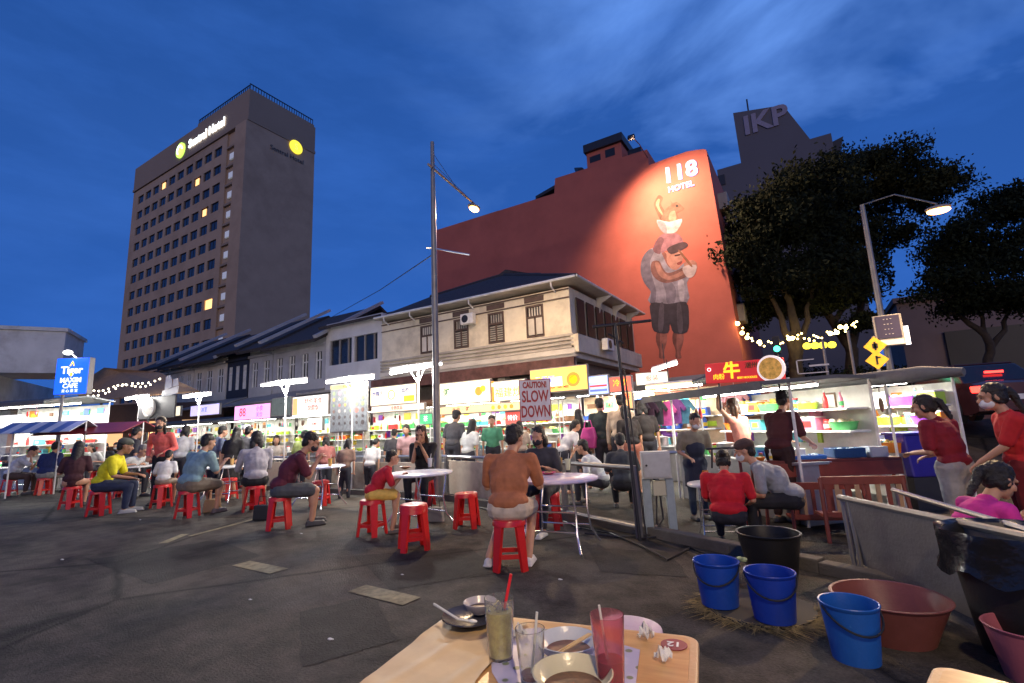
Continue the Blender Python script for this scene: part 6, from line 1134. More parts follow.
# striped and red umbrellas over the far-left crowd
def awning(label, P, w_, d_, cols, rz):
    T = thing('awning', label, 'awning', P, rz); n = 8
    for k in range(n):
        t = MB(); xa = -w_/2 + w_*k/n; xb = xa + w_/n; t.add([(xa, -d_/2, -.12), (xb, -d_/2, -.12), (xb, 0, .18), (xa, 0, .18), (xb, d_/2, -.12), (xa, d_/2, -.12)], [(0, 1, 2, 3), (3, 2, 4, 5)]); o = t.build('canvas_strip', cols[k % len(cols)], T); md = o.modifiers.new('s', 'SOLIDIFY'); md.thickness = .02
    for x in (-w_/2+.05, w_/2-.05): t = MB(); t.cyl((x, 0, -P[2]-.1), (x, 0, .18), .02); t.build('post', M['white'], T)
q = D(50, 428, 13.5); awning('blue and white striped awning over the far-left crowd', tuple(q), 2.0, 1.2, [plastic('awn_b', (.10, .16, .36)), plastic('awn_w', (.6, .62, .66))], R_(35))
q = D(102, 429, 14.2); awning('dark red awning right of the striped one', tuple(q), 2.4, 1.8, [plastic('awn_r', (.22, .02, .03))], R_(35))
# round board sign and a hanging sign on the shophouse row
q = D(149, 408, 17); o = thing('round_sign', 'grey round sign with white letters on a dark board', 'shop sign', q, R_(10)); t = MB(); t.box((.35, .05, 0), (1.9, .06, .75)); t.build('board', M['dark'], o); t = MB(); t.cyl((0, -.02, 0), (0, .02, 0), .33, n=28); t.build('disc', M['grey'], o); text('CAFE', .17, M['white'], o, (0, -.025, .02)); t = MB(); t.tube([(.27*math.cos(k*math.pi/10), -.022, .27*math.sin(k*math.pi/10)) for k in range(21)], .018, 6); t.build('ring', M['white'], o)
q = D(171, 388, 17); o = thing('hanging_sign', 'white hanging sign with two dark bear-like cut-outs beside the brown canopy', 'shop sign', q, R_(10)); t = MB(); t.prism([(-.45, -.35), (.35, -.2), (.38, .05), (-.42, -.08)], -.02, .02); t.build('board', M['white'], o); t = MB(); t.prism([(-.3, -.06), (-.28, .42), (-.1, .46), (-.02, .3), (.05, .02)], -.02, .02); t.prism([(.12, .04), (.12, .3), (.3, .32), (.36, .08)], -.021, .019); t.build('cut_out', M['white'], o)
# low counters between the diners and the right-hand stalls
ct = G(800, 470, .0); P = D(815, 462, 6.6); co = thing('serving_table', 'dark red wooden serving table with blue trays behind the grey cap', 'table', (P.x, P.y, -.12), hd - R_(6)); zt_ = P.z+.12+.03
t = MB(); t.bb((-.75, 0, zt_-.04), (1.1, .55, zt_)); t.build('table_top', mat('red_cloth', (.12, .02, .018), .6), co); t = MB(); t.bb((-.74, -.015, zt_-.22), (1.09, .0, zt_-.04)); t.build('apron', M['redwood'], co)
for x in (-.7, 1.05):
    for y in (.04, .5): t = MB(); t.tube([(x, y, 0), (x*.93, y, zt_-.04)], .022, 6); t.build('leg', M['redwood'], co)
cw = Matrix.Translation(co.location) @ Matrix.Rotation(co.rotation_euler.z, 4, 'Z')
for i, (x, y, w_, d_, hh, cl, lb_) in enumerate(((-.02, .2, .42, .28, .05, (.02, .16, .6), 'flat bright blue tray on the dark red serving table'), (.5, .2, .40, .28, .13, (.02, .08, .22), 'deep dark blue crate of dishes on the serving table'), (.86, .15, .22, .22, .14, (.45, .5, .55), 'clear grey box right of the dark blue crate'))):
    o = thing('food_tray', lb_, 'tray', cw @ V((x, y, zt_+.003)), co.rotation_euler.z); t = MB(); t.bb((-w_/2, -d_/2, 0), (w_/2, d_/2, .008))
    for sx_ in (-1, 1): t.bb((sx_*w_/2-.005, -d_/2, .008), (sx_*w_/2+.005, d_/2, hh)); t.bb((-w_/2+.006, sx_*d_/2-.005, .008), (w_/2-.006, sx_*d_/2+.005, hh))
    t.build('tray_body', plastic('tray%d' % i, cl), o, bevel=.003)
    t = MB()
    for k in range(12): t.ell((random.uniform(-w_*.4, w_*.4), random.uniform(-d_*.38, d_*.38), hh*.8), (.03, .03, .025), 8, 6)
    t.build('dishes', mat('crockery', (.4, .5, .6), .3, var=.5, scale=20), o, True)
for k in range(7): goods(['bowl', 'jar', 'bottle'][k % 3], ['orange', 'brown', 'white'][k % 3], cw @ V((-.66+k*.07, .12+.16*(k % 2), zt_+.003)), 'small %s on the left end of the red serving table' % ['orange bowl', 'brown jar', 'white bottle'][k % 3], 'dishes at the left end of the serving table ' + str(k % 3), 0, .55)
# big blue tub, right stall
q = D(916, 446, 7.4); o = thing('storage_tub', 'deep blue plastic tub standing before the right-hand stall', 'tub', (q.x, q.y, .35), hd); t = MB(); t.prism([(-.27, 0), (.25, 0), (.30, .62), (-.32, .62)], -.2, .2); t.build('tub_body', plastic('deep_blue', (.03, .02, .30)), o, bevel=.02); t = MB(); t.bb((-.34, -.23, .615), (.32, .23, .65)); t.build('rim', plastic('deep_blue', (.03, .02, .30)), o, bevel=.01); t = MB(); t.bb((-.28, -.2, -.47), (.28, .2, -.002)); t.build('stand', M['dark'], o)
# slatted wooden folding seats behind the panel
for i, (x, y, dep_) in enumerate(((862, 487, 5.6), (826, 492, 6.2))):
    q = D(x, y, dep_); o = thing('wooden_chair', ['slatted red wooden chair leaning behind the grey panel', 'folded wooden stand beside the slatted chair'][i], 'chair', (q.x, q.y, -.12), hd - R_(14)); zz = q.z+.12
    t = MB(); t.bb((-.42, 0, zz+.03), (.45, .04, zz+.12)); t.bb((-.42, 0, zz-.34), (.45, .04, zz-.28)); t.build('rail', M['redwood'], o, bevel=.004)
    for k in range(8): t = MB(); t.bb((-.38+k*.105, .005, zz-.28), (-.34+k*.105, .035, zz+.03)); t.build('slat', mat('tan_slat', (.40, .26, .15), .6) if k % 2 else M['redwood'], o)
    for x_ in (-.42, .42): t = MB(); t.tube([(x_, .02, zz+.1), (x_*1.05, -.08, 0)], .022, 6); t.build('leg', M['redwood'], o)
    t = MB(); t.bb((-.4, .06, zz-.36), (.42, .42, zz-.33)); t.build('seat', M['redwood'], o)
# table of the child in red
q = G(716, 484, .52); table((q.x, q.y), .3, 'round grey-topped table between the child in red and the grey t-shirt', TOPG, .72, z=-.22)
for i, (x, y, c_, lb_) in enumerate(((706, 478, (.6, .2, .05), 'orange cup on the low round table'), (722, 477, (.6, .6, .6), 'white cup on the low round table'))): q = G(x, y, .545); cup(tuple(q), c_, lb_, hgt=.1)
o = thing('parasol_pole', 'dark red slanting umbrella pole behind the child in red', 'umbrella', (0, 0, 0)); a = D(748, 521, 6.3); b = D(738, 447, 6.5); t = MB(); a.z = -.12; t.tube([a, b], .02, 8); t.build('pole', M['redwood'], o); t = MB(); c_ = D(712, 449, 6.5); t.tube([D(712, 468, 6.5), c_], .012); t.tube([D(706, 449, 6.5), D(748, 447, 6.5)], .014); t.build('cross_bar', M['dark'], o)
# cups, bottles on the lot tables
for (x, y, kind, col, lab) in ((538, 467, 'c', (.75, .7, .45), 'tall pale yellow iced drink left on the lilac table'), (568, 470, 'c', (.7, .72, .5), 'cloudy iced drink, left of the two on the lilac table'), (560, 468, 'c', (.4, .25, .08), 'brown iced drink on the lilac table'), (209+16, 462, 'c', (.7, .7, .7), 'white lidded cup on the crowded white table'), (236, 462, 'p', (.7, .7, .7), 'white bowl on the crowded white table'), (213, 465, 'p', (.4, .2, .15), 'brown plate of food on the crowded white table'), (243, 460, 'c', (.1, .1, .4), 'dark blue cup on the crowded white table'), (148, 461, 'b', (.7, .7, .7), 'white bottle in front of the man in yellow'), (155, 460, 'b', (.65, .65, .6), 'second white bottle on the white table'), (118, 466, 'b', (.6, .2, .1), 'red sauce bottle by the yellow shirt'), (232, 465, 'c', (.5, .3, .1), 'brown drink on the crowded white table'), (219, 460, 'c', (.2, .5, .2), 'green drink on the crowded white table'), (246, 465, 'p', (.65, .6, .5), 'cream plate on the crowded white table'), (306, 462, 'p', (.65, .65, .65), 'white plate on the lilac table of the man in maroon'), (330, 466, 'c', (.6, .35, .1), 'orange iced tea on the lilac table of the man in maroon'), (50, 465, 'c', (.6, .6, .6), 'white cup on the small far-left table'), (64, 464, 'p', (.6, .3, .2), 'terracotta plate on the small far-left table'), (430, 467, 'c', (.65, .65, .7), 'clear cup in front of the woman in black'), (125, 465, 'p', (.6, .5, .4), 'plate on the table in front of the man in yellow'), (548, 474, 'p', (.8, .1, .2), 'red plate on the lilac table'), (405, 468, 'p', (.6, .6, .7), 'white plate before the boy in red')):
    P = G(x, y, TS+.002); (cup(tuple(P), col, lab, 'w') if kind == 'c' else bottle(tuple(P), col, lab) if kind == 'b' else plate(tuple(P), lab, col, (.4, .22, .08)))
# ------------------------------------------------------------------ foreground table
ang = R_(10.5); b = G(697, 636, .73); Lw = .80; a = b - V((math.cos(ang), math.sin(ang), 0))*Lw; dpt = .95
ft = thing('dining_table', 'tan rectangular table in the foreground, crowded with bowls and glasses', 'table', ((a.x+b.x)/2, (a.y+b.y)/2, 0), ang)
def wood_mat():
    m, nt, bs_ = _mat('tan_laminate'); N = nt.nodes; L = nt.links; tc = N.new('ShaderNodeTexCoord'); mp = N.new('ShaderNodeMapping'); mp.inputs['Scale'].default_value = (1.2, 9, 1); L.new(tc.outputs['Object'], mp.inputs[0])
    n = N.new('ShaderNodeTexNoise'); n.inputs['Scale'].default_value = 4; n.inputs['Detail'].default_value = 8; n.inputs['Distortion'].default_value = .8; L.new(mp.outputs[0], n.inputs['Vector'])
    cr = N.new('ShaderNodeValToRGB'); e = cr.color_ramp.elements; e[0].position = .3; e[1].position = .7; e[0].color = (.48, .25, .085, 1); e[1].color = (.60, .35, .13, 1); L.new(n.outputs['Fac'], cr.inputs['Fac']); L.new(cr.outputs['Color'], bs_.inputs['Base Color'])
    bs_.inputs['Roughness'].default_value = .32; n2 = N.new('ShaderNodeTexNoise'); n2.inputs['Scale'].default_value = 3; L.new(tc.outputs['Object'], n2.inputs['Vector']); bp = N.new('ShaderNodeBump'); bp.inputs['Strength'].default_value = .12; L.new(n2.outputs['Fac'], bp.inputs['Height']); L.new(bp.outputs['Normal'], bs_.inputs['Normal']); return m
TAN = wood_mat(); RIM = plastic('tan_rim', (.60, .38, .18), .35)
def rrect(w_, y0, y1, r_, n=6):
    pts = []
    for cx, cy, a0 in ((w_/2-r_, y1-r_, 0), (-w_/2+r_, y1-r_, 90), (-w_/2+r_, y0+r_, 180), (w_/2-r_, y0+r_, 270)):
        for k in range(n+1): t_ = R_(a0+90*k/n); pts.append((cx+r_*math.cos(t_), cy+r_*math.sin(t_)))
    return pts
def dtable(T, w_, d_):
    t = MB(); t.slab(rrect(w_, -d_, 0, .045), .705, .730); t.build('table_top', RIM, T, bevel=.006)
    t = MB(); t.slab(rrect(w_-.045, -d_+.022, -.022, .03), .7303, .7325); t.build('laminate', TAN, T)
    for sx_ in (-1, 1):
        for y in (-.08, -d_+.08): t = MB(); t.tube([(sx_*(w_/2-.08), y, .705), (sx_*(w_/2-.05), y, 0)], [.024, .018], 10); t.build('leg', RIM, T, True)
    t = MB(); t.bb((-w_/2+.06, -d_+.06, .655), (w_/2-.06, -.06, .703)); t.build('apron', RIM, T)
dtable(ft, Lw+.01, dpt); ZT_ = .733
# kraft paper over the left half
paper = MB(); rd = random.Random(5); Fm = Matrix.Translation(ft.location) @ Matrix.Rotation(ang, 4, 'Z'); Fi = Fm.inverted()
nx, ny = 26, 40; vs = []; x0_, x1_, y0_, y1_ = -Lw/2+.004, -Lw/2+.29, -.93, -.055
for j in range(ny+1):
    for i in range(nx+1):
        x = x0_+(x1_-x0_)*i/nx; y = y0_+(y1_-y0_)*j/ny; fold = .003*abs(math.sin((y*12+x*5)))**14 + .003*abs(math.sin(x*22-y*5))**16 + .0015*noise.noise(V((x*12, y*12, 0)))
        edge = .004*(i/nx)**6; vs.append(Fm @ V((x+.008*noise.noise(V((0, y*9, 2)))*(i == nx), y, ZT_+.001+max(0, fold)+edge)))
paper.add(vs, [(j*(nx+1)+i, j*(nx+1)+i+1, (j+1)*(nx+1)+i+1, (j+1)*(nx+1)+i) for j in range(ny) for i in range(nx)])
pp = paper.build('paper_sheet', mat('kraft_paper', (.47, .31, .14), .5, var=.14, scale=8), None, True); tag(pp, 'creased brown wrapping paper over the left side of the foreground table', 'paper')
def print_mat():
    m, nt, bs_ = _mat('printed_mat'); N = nt.nodes; L = nt.links; tc = N.new('ShaderNodeTexCoord'); vo = N.new('ShaderNodeTexVoronoi'); vo.inputs['Scale'].default_value = 26; L.new(tc.outputs['Object'], vo.inputs['Vector'])
    cr = N.new('ShaderNodeValToRGB'); e = cr.color_ramp.elements; e[0].position = .22; e[1].position = .30; e[0].color = (.16, .2, .09, 1); e[1].color = (.50, .48, .60, 1); L.new(vo.outputs['Distance'], cr.inputs['Fac']); 
    n = N.new('ShaderNodeTexNoise'); n.inputs['Scale'].default_value = 12; L.new(tc.outputs['Object'], n.inputs['Vector']); c2 = N.new('ShaderNodeValToRGB'); e = c2.color_ramp.elements; e[0].position = .45; e[1].position = .6; e[0].color = (.35, .36, .5, 1); e[1].color = (.62, .6, .66, 1); L.new(n.outputs['Fac'], c2.inputs['Fac'])
    mx = N.new('ShaderNodeMix'); mx.data_type = 'RGBA'; mx.blend_type = 'MULTIPLY'; mx.inputs[0].default_value = 1; L.new(cr.outputs['Color'], mx.inputs[6]); L.new(c2.outputs['Color'], mx.inputs[7]); sc = N.new('ShaderNodeMix'); sc.data_type = 'RGBA'; sc.blend_type = 'ADD'; sc.inputs[0].default_value = .35; L.new(mx.outputs[2], sc.inputs[6]); L.new(cr.outputs['Color'], sc.inputs[7]); L.new(sc.outputs[2], bs_.inputs['Base Color']); bs_.inputs['Roughness'].default_value = .35; return m
q = MB(); pm = [G(x, y, ZT_+.0016) for x, y in ((488, 632), (540, 628), (600, 638), (640, 650), (635, 690), (600, 720), (520, 720), (492, 672))]; q.slab([(v.x, v.y) for v in pm], ZT_+.0005, ZT_+.0022); pmo = q.build('placemat', print_mat()); tag(pmo, 'flower-printed plastic mat under the bowls on the foreground table', 'placemat')
# number badge
P = G(674, 645, ZT_); nb_o = thing('table_number', 'round dark red badge reading 12, upside down, on the table corner', 'number badge', P, ang+math.pi); t = MB(); t.cyl((0, 0, 0), (0, 0, .002), .036, n=36); t.build('disc', mat('badge_red', (.22, .012, .03), .35), nb_o); text('12', .040, M['white'], nb_o, (0, 0, .003), (0, 0, 0), ext=.0005, bold=.001)
GL = mat('clear_glass', (.9, .92, .9), .06, trans=.95, var=.0); 
def glass(label, px, py, ytop, liq, r_, rt, lvl, straw=None, tint=None, ice=True):
    P = G(px, py, ZT_+.003); hgt = ZAT(px, ytop, P)-P.z; T = thing('drink_glass', label, 'glass', P)
    t = MB(); t.lathe([(0, 0), (r_, 0), (rt, hgt), (rt-.002, hgt), (r_-.002, .006), (0, .006)], 28); t.build('glass_wall', GL if tint is None else mat('glass_'+label[:5], tint, .08, trans=.9, var=0), T, True)
    if liq: t = MB(); rl_ = r_-.003+(rt-r_)*lvl; t.lathe([(0, .007), (r_-.003, .007), (rl_, hgt*lvl), (0, hgt*lvl)], 24); t.build('drink', mat('drink_'+label[:6], liq, .25, trans=.08, var=.35, scale=45), T, True)
    if ice:
        t = MB()
        for k in range(7): t.box((random.uniform(-r_*.5, r_*.5), random.uniform(-r_*.5, r_*.5), hgt*lvl+random.uniform(-.01, .015)), (.018, .018, .016), Euler((random.random(), random.random(), random.random())))
        t.build('ice', GL, T, bevel=.002)
    if straw:
        a0, b0, m_, rr = straw; t = MB(); t.tube([V(a0), V(b0)], rr, 10); t.build('straw', m_, T, True)
    return T
STR = glow('neon_straw', (.0, .0, .0), 0); RS = plastic('red_straw', (.75, .02, .03), .3); CS = plastic('pale_straw', (.7, .7, .6), .3)
def rel(px, py, z, px0, py0): return G(px, py, z) - G(px0, py0, ZT_+.003)
g1_ = glass('tall glass of cloudy yellow iced lime juice with a red straw', 501, 657, 597, (.90, .68, .22), .033, .042, .78)
b_ = G(501, 656, ZT_+.003); 
def straw_in(T, tip_px, tip_y, rr, m_, base=(0, 0, .01), k=1.0):
    P = V(T.location); d = ray(tip_px, tip_y); tt_ = (V((P.x, P.y)).length/V((d.x, d.y)).length)*k; tip = C + d*tt_ - P; t = MB(); t.tube([V(base), tip], rr, 10); t.build('straw', m_, T, True)
straw_in(g1_, 511, 574, .0045, RS, (-.004, .0, .05))
g2_ = glass('empty clear glass with a milky straw', 532, 680, 628, (.16, .04, .02), .028, .038, .14, ice=False); straw_in(g2_, 537, 612, .0035, CS)
g3_ = glass('pink glass of bandung syrup with a pale straw', 612, 689, 614, (.50, .02, .09), .030, .041, .40, tint=(.9, .45, .5), ice=False); straw_in(g3_, 599, 605, .003, CS)
def bowl(label, px, py, rad, hgt, col, soup, parts=()):
    P = G(px, py, ZT_+.003); T = thing('bowl', label, 'bowl', P); t = MB(); t.lathe([(rad*.45, 0), (rad*.5, .006), (rad*.8, hgt*.45), (rad, hgt), (rad*.965, hgt+.001), (rad*.76, hgt*.5), (rad*.4, .012), (0, .011)], 36); t.build('bowl_body', plastic('bowl%02d%02d' % (int(col[0]*99), int(col[2]*99)), col, .22), T, True)
    t = MB(); t.lathe([(0, hgt*.47), (rad*.74, hgt*.47)], 30); t.build('soup', mat('soup%02d' % int(soup[0]*99), soup, .3, var=.5, scale=40), T); return T
b0_ = plate((G(471, 622, ZT_+.003)).to_tuple(), 'dark plate under the small bowl at the table corner', (.04, .04, .05), None, .095)
b1_ = bowl('small dark-rimmed bowl of noodle scraps near the table corner', 480, 617, .055, .035, (.5, .45, .42), (.06, .03, .02)); b1_.location.z += .014
b2_ = bowl('white bowl with leftover dark broth and chopsticks', 569, 659, .084, .05, (.55, .58, .60), (.17, .065, .03))
b3_ = bowl('cream bowl of dark soup nearest the viewer', 574, 699, .094, .058, (.62, .58, .38), (.15, .07, .03))
t = MB(); 
o = thing('chopsticks', 'pair of wooden chopsticks across the white bowl', 'chopsticks', (0, 0, 0), 0); 
for dz_, dxx in ((0, 0), (.002, 5)): t = MB(); t.tube([G(552+dxx, 655, .77), G(589+dxx*.4, 634, .79)], [.0022, .0035], 8); t.build('stick', mat('bamboo', (.60, .42, .2), .5), o, True)
o = thing('spoon', 'pale spoon sticking out of the dark plate', 'spoon', (0, 0, 0), 0); t = MB(); t.tube([G(434, 604, .775), G(458, 619, .765), G(470, 621, .76)], [.004, .0035, .003], 8); t.ell(G(473, 621, .762), (.016, .01, .004)); t.build('spoon_body', CS, o, True)
def tissue(label, px, py, s_, seed):
    rd = random.Random(seed); P = G(px, py, ZT_+.002); t = MB(); n = 9; vs = []
    for j in range(n):
        for i in range(n):
            u, v_ = (i/(n-1)-.5), (j/(n-1)-.5); vs.append((u*s_*(1+.3*noise.noise(V((u*5, v_*5, seed)))), v_*s_*.8, .004+abs(noise.noise(V((u*7+seed, v_*7, seed*2))))*s_*1.1 + .3*s_*(abs(u) < .25)))
    t.add(vs, [(j*n+i, j*n+i+1, (j+1)*n+i+1, (j+1)*n+i) for j in range(n-1) for i in range(n-1)]); o = t.build('tissue', mat('tissue_paper', (.75, .73, .68), .9, bump=.3, bscale=60), None, True); o.location = P; o.rotation_euler = (0, 0, seed); tag(o, label, 'tissue'); md = o.modifiers.new('s', 'SOLIDIFY'); md.thickness = .001
tissue('larger crumpled tissue right of the pink glass', 646, 639, .042, 1.3); tissue('crumpled tissue nearer the number badge', 664, 661, .038, 2.7); tissue('crumpled tissue behind the clear glass', 519, 638, .04, 4.2)
# round lilac stool top just beyond the table
P = G(627, 627, .46); S_ = thing('round_stool', 'round pale lilac stool top peeking out beyond the foreground table', 'stool', (P.x, P.y, 0)); LIL = plastic('lilac', (.50, .38, .50), .35); t = MB(); t.lathe([(0, .46), (.12, .462), (.15, .455), (.155, .43), (.145, .43), (0, .44)], 32); t.build('seat', LIL, S_, True)
for k in range(4): t = MB(); a_ = k*math.pi/2+.4; t.tube([(.12*math.cos(a_), .12*math.sin(a_), .44), (.18*math.cos(a_), .18*math.sin(a_), 0)], .02, 8); t.build('leg', LIL, S_, True)
# second table corner at the lower right
a = G(935, 681, .73); b = G(1016, 703, .73); ft2 = thing('dining_table', 'corner of a second tan table at the bottom right', 'table', ((a+ V((.38, -.0, 0))).x, a.y, 0), math.atan2((b-a).y, (b-a).x)); dtable(ft2, .76, .9)
# ------------------------------------------------------------------ buckets and tubs
def bucket(label, px, py, rt, rb, hgt, col, z0=0.0, handle=True, tilt=(0, 0), name='bucket', water=None, hrot=0.0):
    P = G(px, py, z0); v = V((P.x, P.y, 0)).normalized(); P = P + v*rb; T = thing(name, label, 'bucket' if name == 'bucket' else name.split('_')[-1], P, hrot); T.rotation_euler = (tilt[0], tilt[1], hrot)
    m = plastic(name+'%02d%02d%02d' % tuple(int(c*99) for c in col), col, .4); t = MB(); t.lathe([(0, .0), (rb, 0), (rb+(rt-rb)*.5, hgt*.5), (rt*.985, hgt*.92), (rt*1.0, hgt*.925), (rt*1.04, hgt*.985), (rt*1.02, hgt), (rt*.97, hgt*.99), (rt*.955, hgt*.9), (rb*.96, .012), (0, .01)], 40); t.build('bucket_body', m, T, True)
    if handle: t = MB(); t.tube([(rt*1.02*math.cos(a_), -rt*.35*math.sin(a_)-rt*.72*math.sin(a_), hgt*.93-rt*.75*math.sin(a_)) for a_ in [k*math.pi/14 for k in range(15)]], .006, 8); t.build('handle', M['black'] if handle is True else m, T, True)
    if water: t = MB(); t.lathe([(0, hgt*water), (rb+(rt-rb)*water-.006, hgt*water)], 32); t.build('water', mat('dirty_water', (.02, .02, .03), .08), T)
    return T
BLU1 = (.01, .065, .40); BLU2 = (.01, .045, .36)
bucket('left blue bucket on the straw-wrapped drain cover', 721, 610, .155, .125, .30, BLU1, .03, water=.25)
bucket('middle blue bucket on the straw-wrapped drain cover', 776, 626, .155, .125, .30, BLU2, .03, water=.2, hrot=.2)
bucket('front blue bucket nearest the viewer', 858, 668, .145, .115, .30, (.015, .11, .42), 0, water=.15, hrot=.5)
bucket('round black tub behind the middle blue bucket', 774, 582, .25, .19, .36, (.012, .012, .013), 0, handle=False, name='black_tub', water=.3)
bucket('wide reddish-brown basin beside the black tub', 897, 650, .30, .20, .24, (.20, .065, .055), 0, handle=False, name='wash_basin', water=.25)
q = G(1046, 690, 0); bucket('dusty pink basin at the right edge', 1040, 690, .17, .12, .25, (.38, .11, .14), 0, handle=False, name='wash_basin')
# scrap of greens caught on the rims
P = G(742, 561, .32); t = MB(); 
for k in range(5): t.ell(P + V((random.uniform(-.02, .02), random.uniform(-.02, .02), random.uniform(0, .02))), (.025, .02, .012))
tag(t.build('vegetable_scraps', mat('scraps', (.35, .42, .2), .8, var=.5, scale=40), None, True), 'scrap of pale greens between the two blue bucket rims', 'scraps')
# drain cover wrapped in straw
P = G(760, 618) + V((0, .12, 0)); dc = thing('drain_cover', 'round drain cover fringed with flattened yellow straw under the blue buckets', 'drain cover', (P.x-.02, P.y+.05, 0), ang); t = MB(); t.lathe([(0, .0), (.36, 0), (.36, .022), (0, .024)], 40); t.build('disc', mat('cover_iron', (.05, .048, .042), .8, dirt=.5), dc)
t = MB(); rd = random.Random(3)
for k in range(620):
    a_ = rd.uniform(math.pi*.75, math.pi*2.05); r_ = rd.uniform(.34, .40); l_ = rd.uniform(.05, .15); a2 = a_ + rd.uniform(-.5, .5); p0 = V((r_*math.cos(a_), r_*math.sin(a_), rd.uniform(.005, .03))); p1 = p0 + V((math.cos(a2+rd.choice((0, 1.3))), math.sin(a2+rd.choice((0, 1.3))), rd.uniform(-.05, .03)))*l_; p1.z = max(.003, p1.z); w2 = V((-(p1-p0).y, (p1-p0).x, 0)).normalized()*.004
    t.add([p0-w2, p0+w2, p1+w2*.3, p1-w2*.3], [(0, 1, 2, 3)])
t.build('straw_fringe', mat('straw', (.22, .17, .07), .9, var=.5, scale=20), dc)['kind'] = 'stuff'
# grey panel fence and its rails
PNL = mat('grey_panel', (.17, .155, .135), .8, dirt=.7, scale=3, bump=.25)
A = D(846, 501, 4.25); Bq = D(1060, 548, 2.45); z1 = A.z; z2 = Bq.z; pf = thing('panel_fence', 'grey stained hawker panel with pipe rails at the right', 'fence', (0, 0, 0)); nn = V((-(Bq-A).y, (Bq-A).x, 0)).normalized()*.012
if nn.dot(V((A.x, A.y, 0))) < 0: nn = -nn
a0 = D(862, 573, 4.12); b0 = D(975, 640, 3.05); a0.z = max(.02, a0.z); b0.z = .02
vs = [A, Bq, V((Bq.x, Bq.y, .05)), V((a0.x, a0.y, .08))]; t = MB(); t.add([q+nn for q in vs]+[q-nn for q in vs], [(0, 1, 2, 3), (7, 6, 5, 4), (0, 4, 5, 1), (1, 5, 6, 2), (2, 6, 7, 3), (3, 7, 4, 0)]); t.build('panel', PNL, pf)
up_ = V((0, 0, .02)); t = MB(); t.tube([A+up_+(A-Bq).normalized()*.1, Bq+up_], .026, 8); t.build('rail', M['galv'], pf, True)
t = MB(); t.tube([D(893, 490, 4.15), D(960, 510, 3.4), D(1060, 540, 2.6)], .02, 8); t.build('rail', M['steel'], pf, True)
for q_, s_ in ((A+(A-Bq).normalized()*.06, .02), (A+(Bq-A)*.02, .015)): t = MB(); t.tube([q_+up_, V((q_.x+.02, q_.y-.06, 0))], s_, 8); t.build('post', M['galv'], pf, True)
t = MB(); q = D(896, 491, 4.15); t.tube([q, V((q.x, q.y, 0))], .015, 8); t.build('post', M['galv'], pf, True)
# big black bin lined with a sack
P = G(1020, 662); bb_ = thing('rubbish_bin', 'big black bin lined with a black sack at the right edge', 'bin', (P.x+.10, P.y+.12, 0)); t = MB(); t.lathe([(0, 0), (.22, 0), (.30, .62), (.315, .63), (.30, .64), (.28, .6), (.2, .03), (0, .03)], 36); t.build('bin_body', plastic('bin_black', (.012, .012, .013), .5), bb_, True)
vs = []; n = 60; prof = [(.28, .55), (.305, .645), (.335, .66), (.34, .62), (.325, .52), (.345, .43)]; t = MB()
for j, (r_, z) in enumerate(prof):
    for k in range(n): a_ = 2*math.pi*k/n; w2 = 1+.035*math.sin(a_*9+j)*(j > 1)+.02*math.sin(a_*23+j*2)*(j > 1); vs.append((r_*w2*math.cos(a_), r_*w2*math.sin(a_), z + (.03*math.sin(a_*7) if j == 5 else 0)))
t.add(vs, [(j*n+k, j*n+(k+1) % n, (j+1)*n+(k+1) % n, (j+1)*n+k) for j in range(len(prof)-1) for k in range(n)]); t.build('sack', mat('sack_black', (.012, .012, .014), .22, bump=.6, bscale=14), bb_, True)
# litter on the asphalt
for x, y, lb_ in ((607, 527, 'crumpled white tissue on the asphalt by the kerb'), (678, 535, 'clear plastic scrap on the asphalt near the electric box')): 
    P = G(x, y, 0); t = MB(); t.ell((0, 0, .015), (.035, .022, .018)); t.ell((.02, .01, .02), (.02, .02, .015)); o = t.build('litter', mat('tissue_paper', (.75, .73, .68), .9), None, True); o.location = P; tag(o, lb_, 'litter')
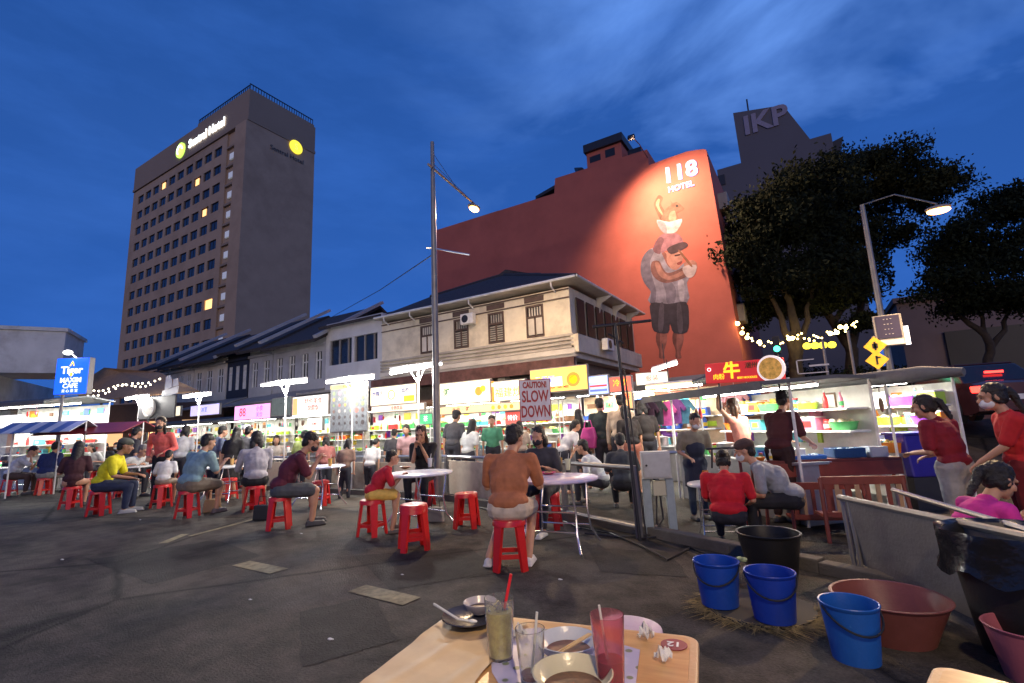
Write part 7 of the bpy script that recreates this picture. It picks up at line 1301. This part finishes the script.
# a lamp post of the lot behind the viewer, the warm light on the near tables
bl = thing('street_lamp', 'grey lot lamp post standing behind the viewer', 'street lamp', (3.4, -3.2, 0)); t = MB(); t.tube([(0, 0, 0), (0, 0, 5.6), (-.3, .3, 5.85), (-1.0, 1.0, 5.95)], [.08, .06, .045, .04], 10); t.build('pole', M['galv'], bl, True); t = MB(); t.box((-1.2, 1.2, 5.93), (.5, .25, .1), Euler((0, 0, -.78))); t.build('lamp_head', M['grey'], bl, bevel=.02); t = MB(); t.box((-1.2, 1.2, 5.87), (.42, .2, .03), Euler((0, 0, -.78))); t.build('lamp', glow('lot_lamp', (1, .8, .55), 30), bl)
spot('street_lamp_light', (2.2, -2.0, 5.82), (.2, 3.0, 0), 1250, (1, .74, .46), 150, .6, .18)
# the floodlight of the red wall
spot('wall_floodlight_beam', V(fl.location)+V((0, -.1, -.12)), GY(708, 262, YR), 8200, (1, .62, .40), 135, 1.0, .3)
point('string_light_glow', D(800, 345, 22.5), 14, (1, .7, .3), .4)

# bags and other things people have put down
def tote(label, P, col, s=1.0, rz=0.0):
    T = thing('handbag', label, 'bag', P, rz); t = MB(); t.prism([(-.15, 0), (.15, 0), (.13, .24), (-.13, .24)], -.05, .05); t.T = Matrix.Identity(4); t.build('bag_body', plastic('bag%02d' % int(col[0]*99), col, .6), T, bevel=.02); t = MB(); t.tube([(-.08, 0, .23), (-.06, 0, .38), (.06, 0, .38), (.08, 0, .23)], .008); t.build('handle', M['black'], T); T.scale = (s,)*3
tote('black handbag on the asphalt behind the maroon shirt', tuple(G(262, 520, 0)), (.02, .02, .02), 1, .4)
tote('tan tote bag on the asphalt beside the teal shirt', tuple(G(212, 512, 0)), (.4, .28, .15), 1, 1.0)
tote('small grey bag on the asphalt under the pale blue table', tuple(G(436, 522, 0)), (.2, .2, .2), .9, .2)
for i, (x, y, s_) in enumerate(((140, 520, .7), (301, 534, .8), (402, 575, .6), (560, 580, .7), (330, 640, .8), (62, 560, .8), (500, 540, .6), (250, 600, .6))):
    P = G(x, y, 0); t = MB(); t.ell((0, 0, .008), (.025, .016, .008)); t.ell((.02, .008, .006), (.014, .01, .006)); o = t.build('litter', M['white'], None, True); o.location = P; o.scale = (s_,)*3
    tag(o, ["paper scrap near the white child's stool", "paper scrap beside the maroon man's stool", 'paper scrap in front of the nested stools', "paper scrap right of the rust orange man's stool", 'paper scrap on bare asphalt below the yellow dashes', 'paper scrap alone on the asphalt far left', 'paper scrap between the empty stool and the rust orange man', 'paper scrap left of the second yellow dash'][i], 'litter')
bake_soft()
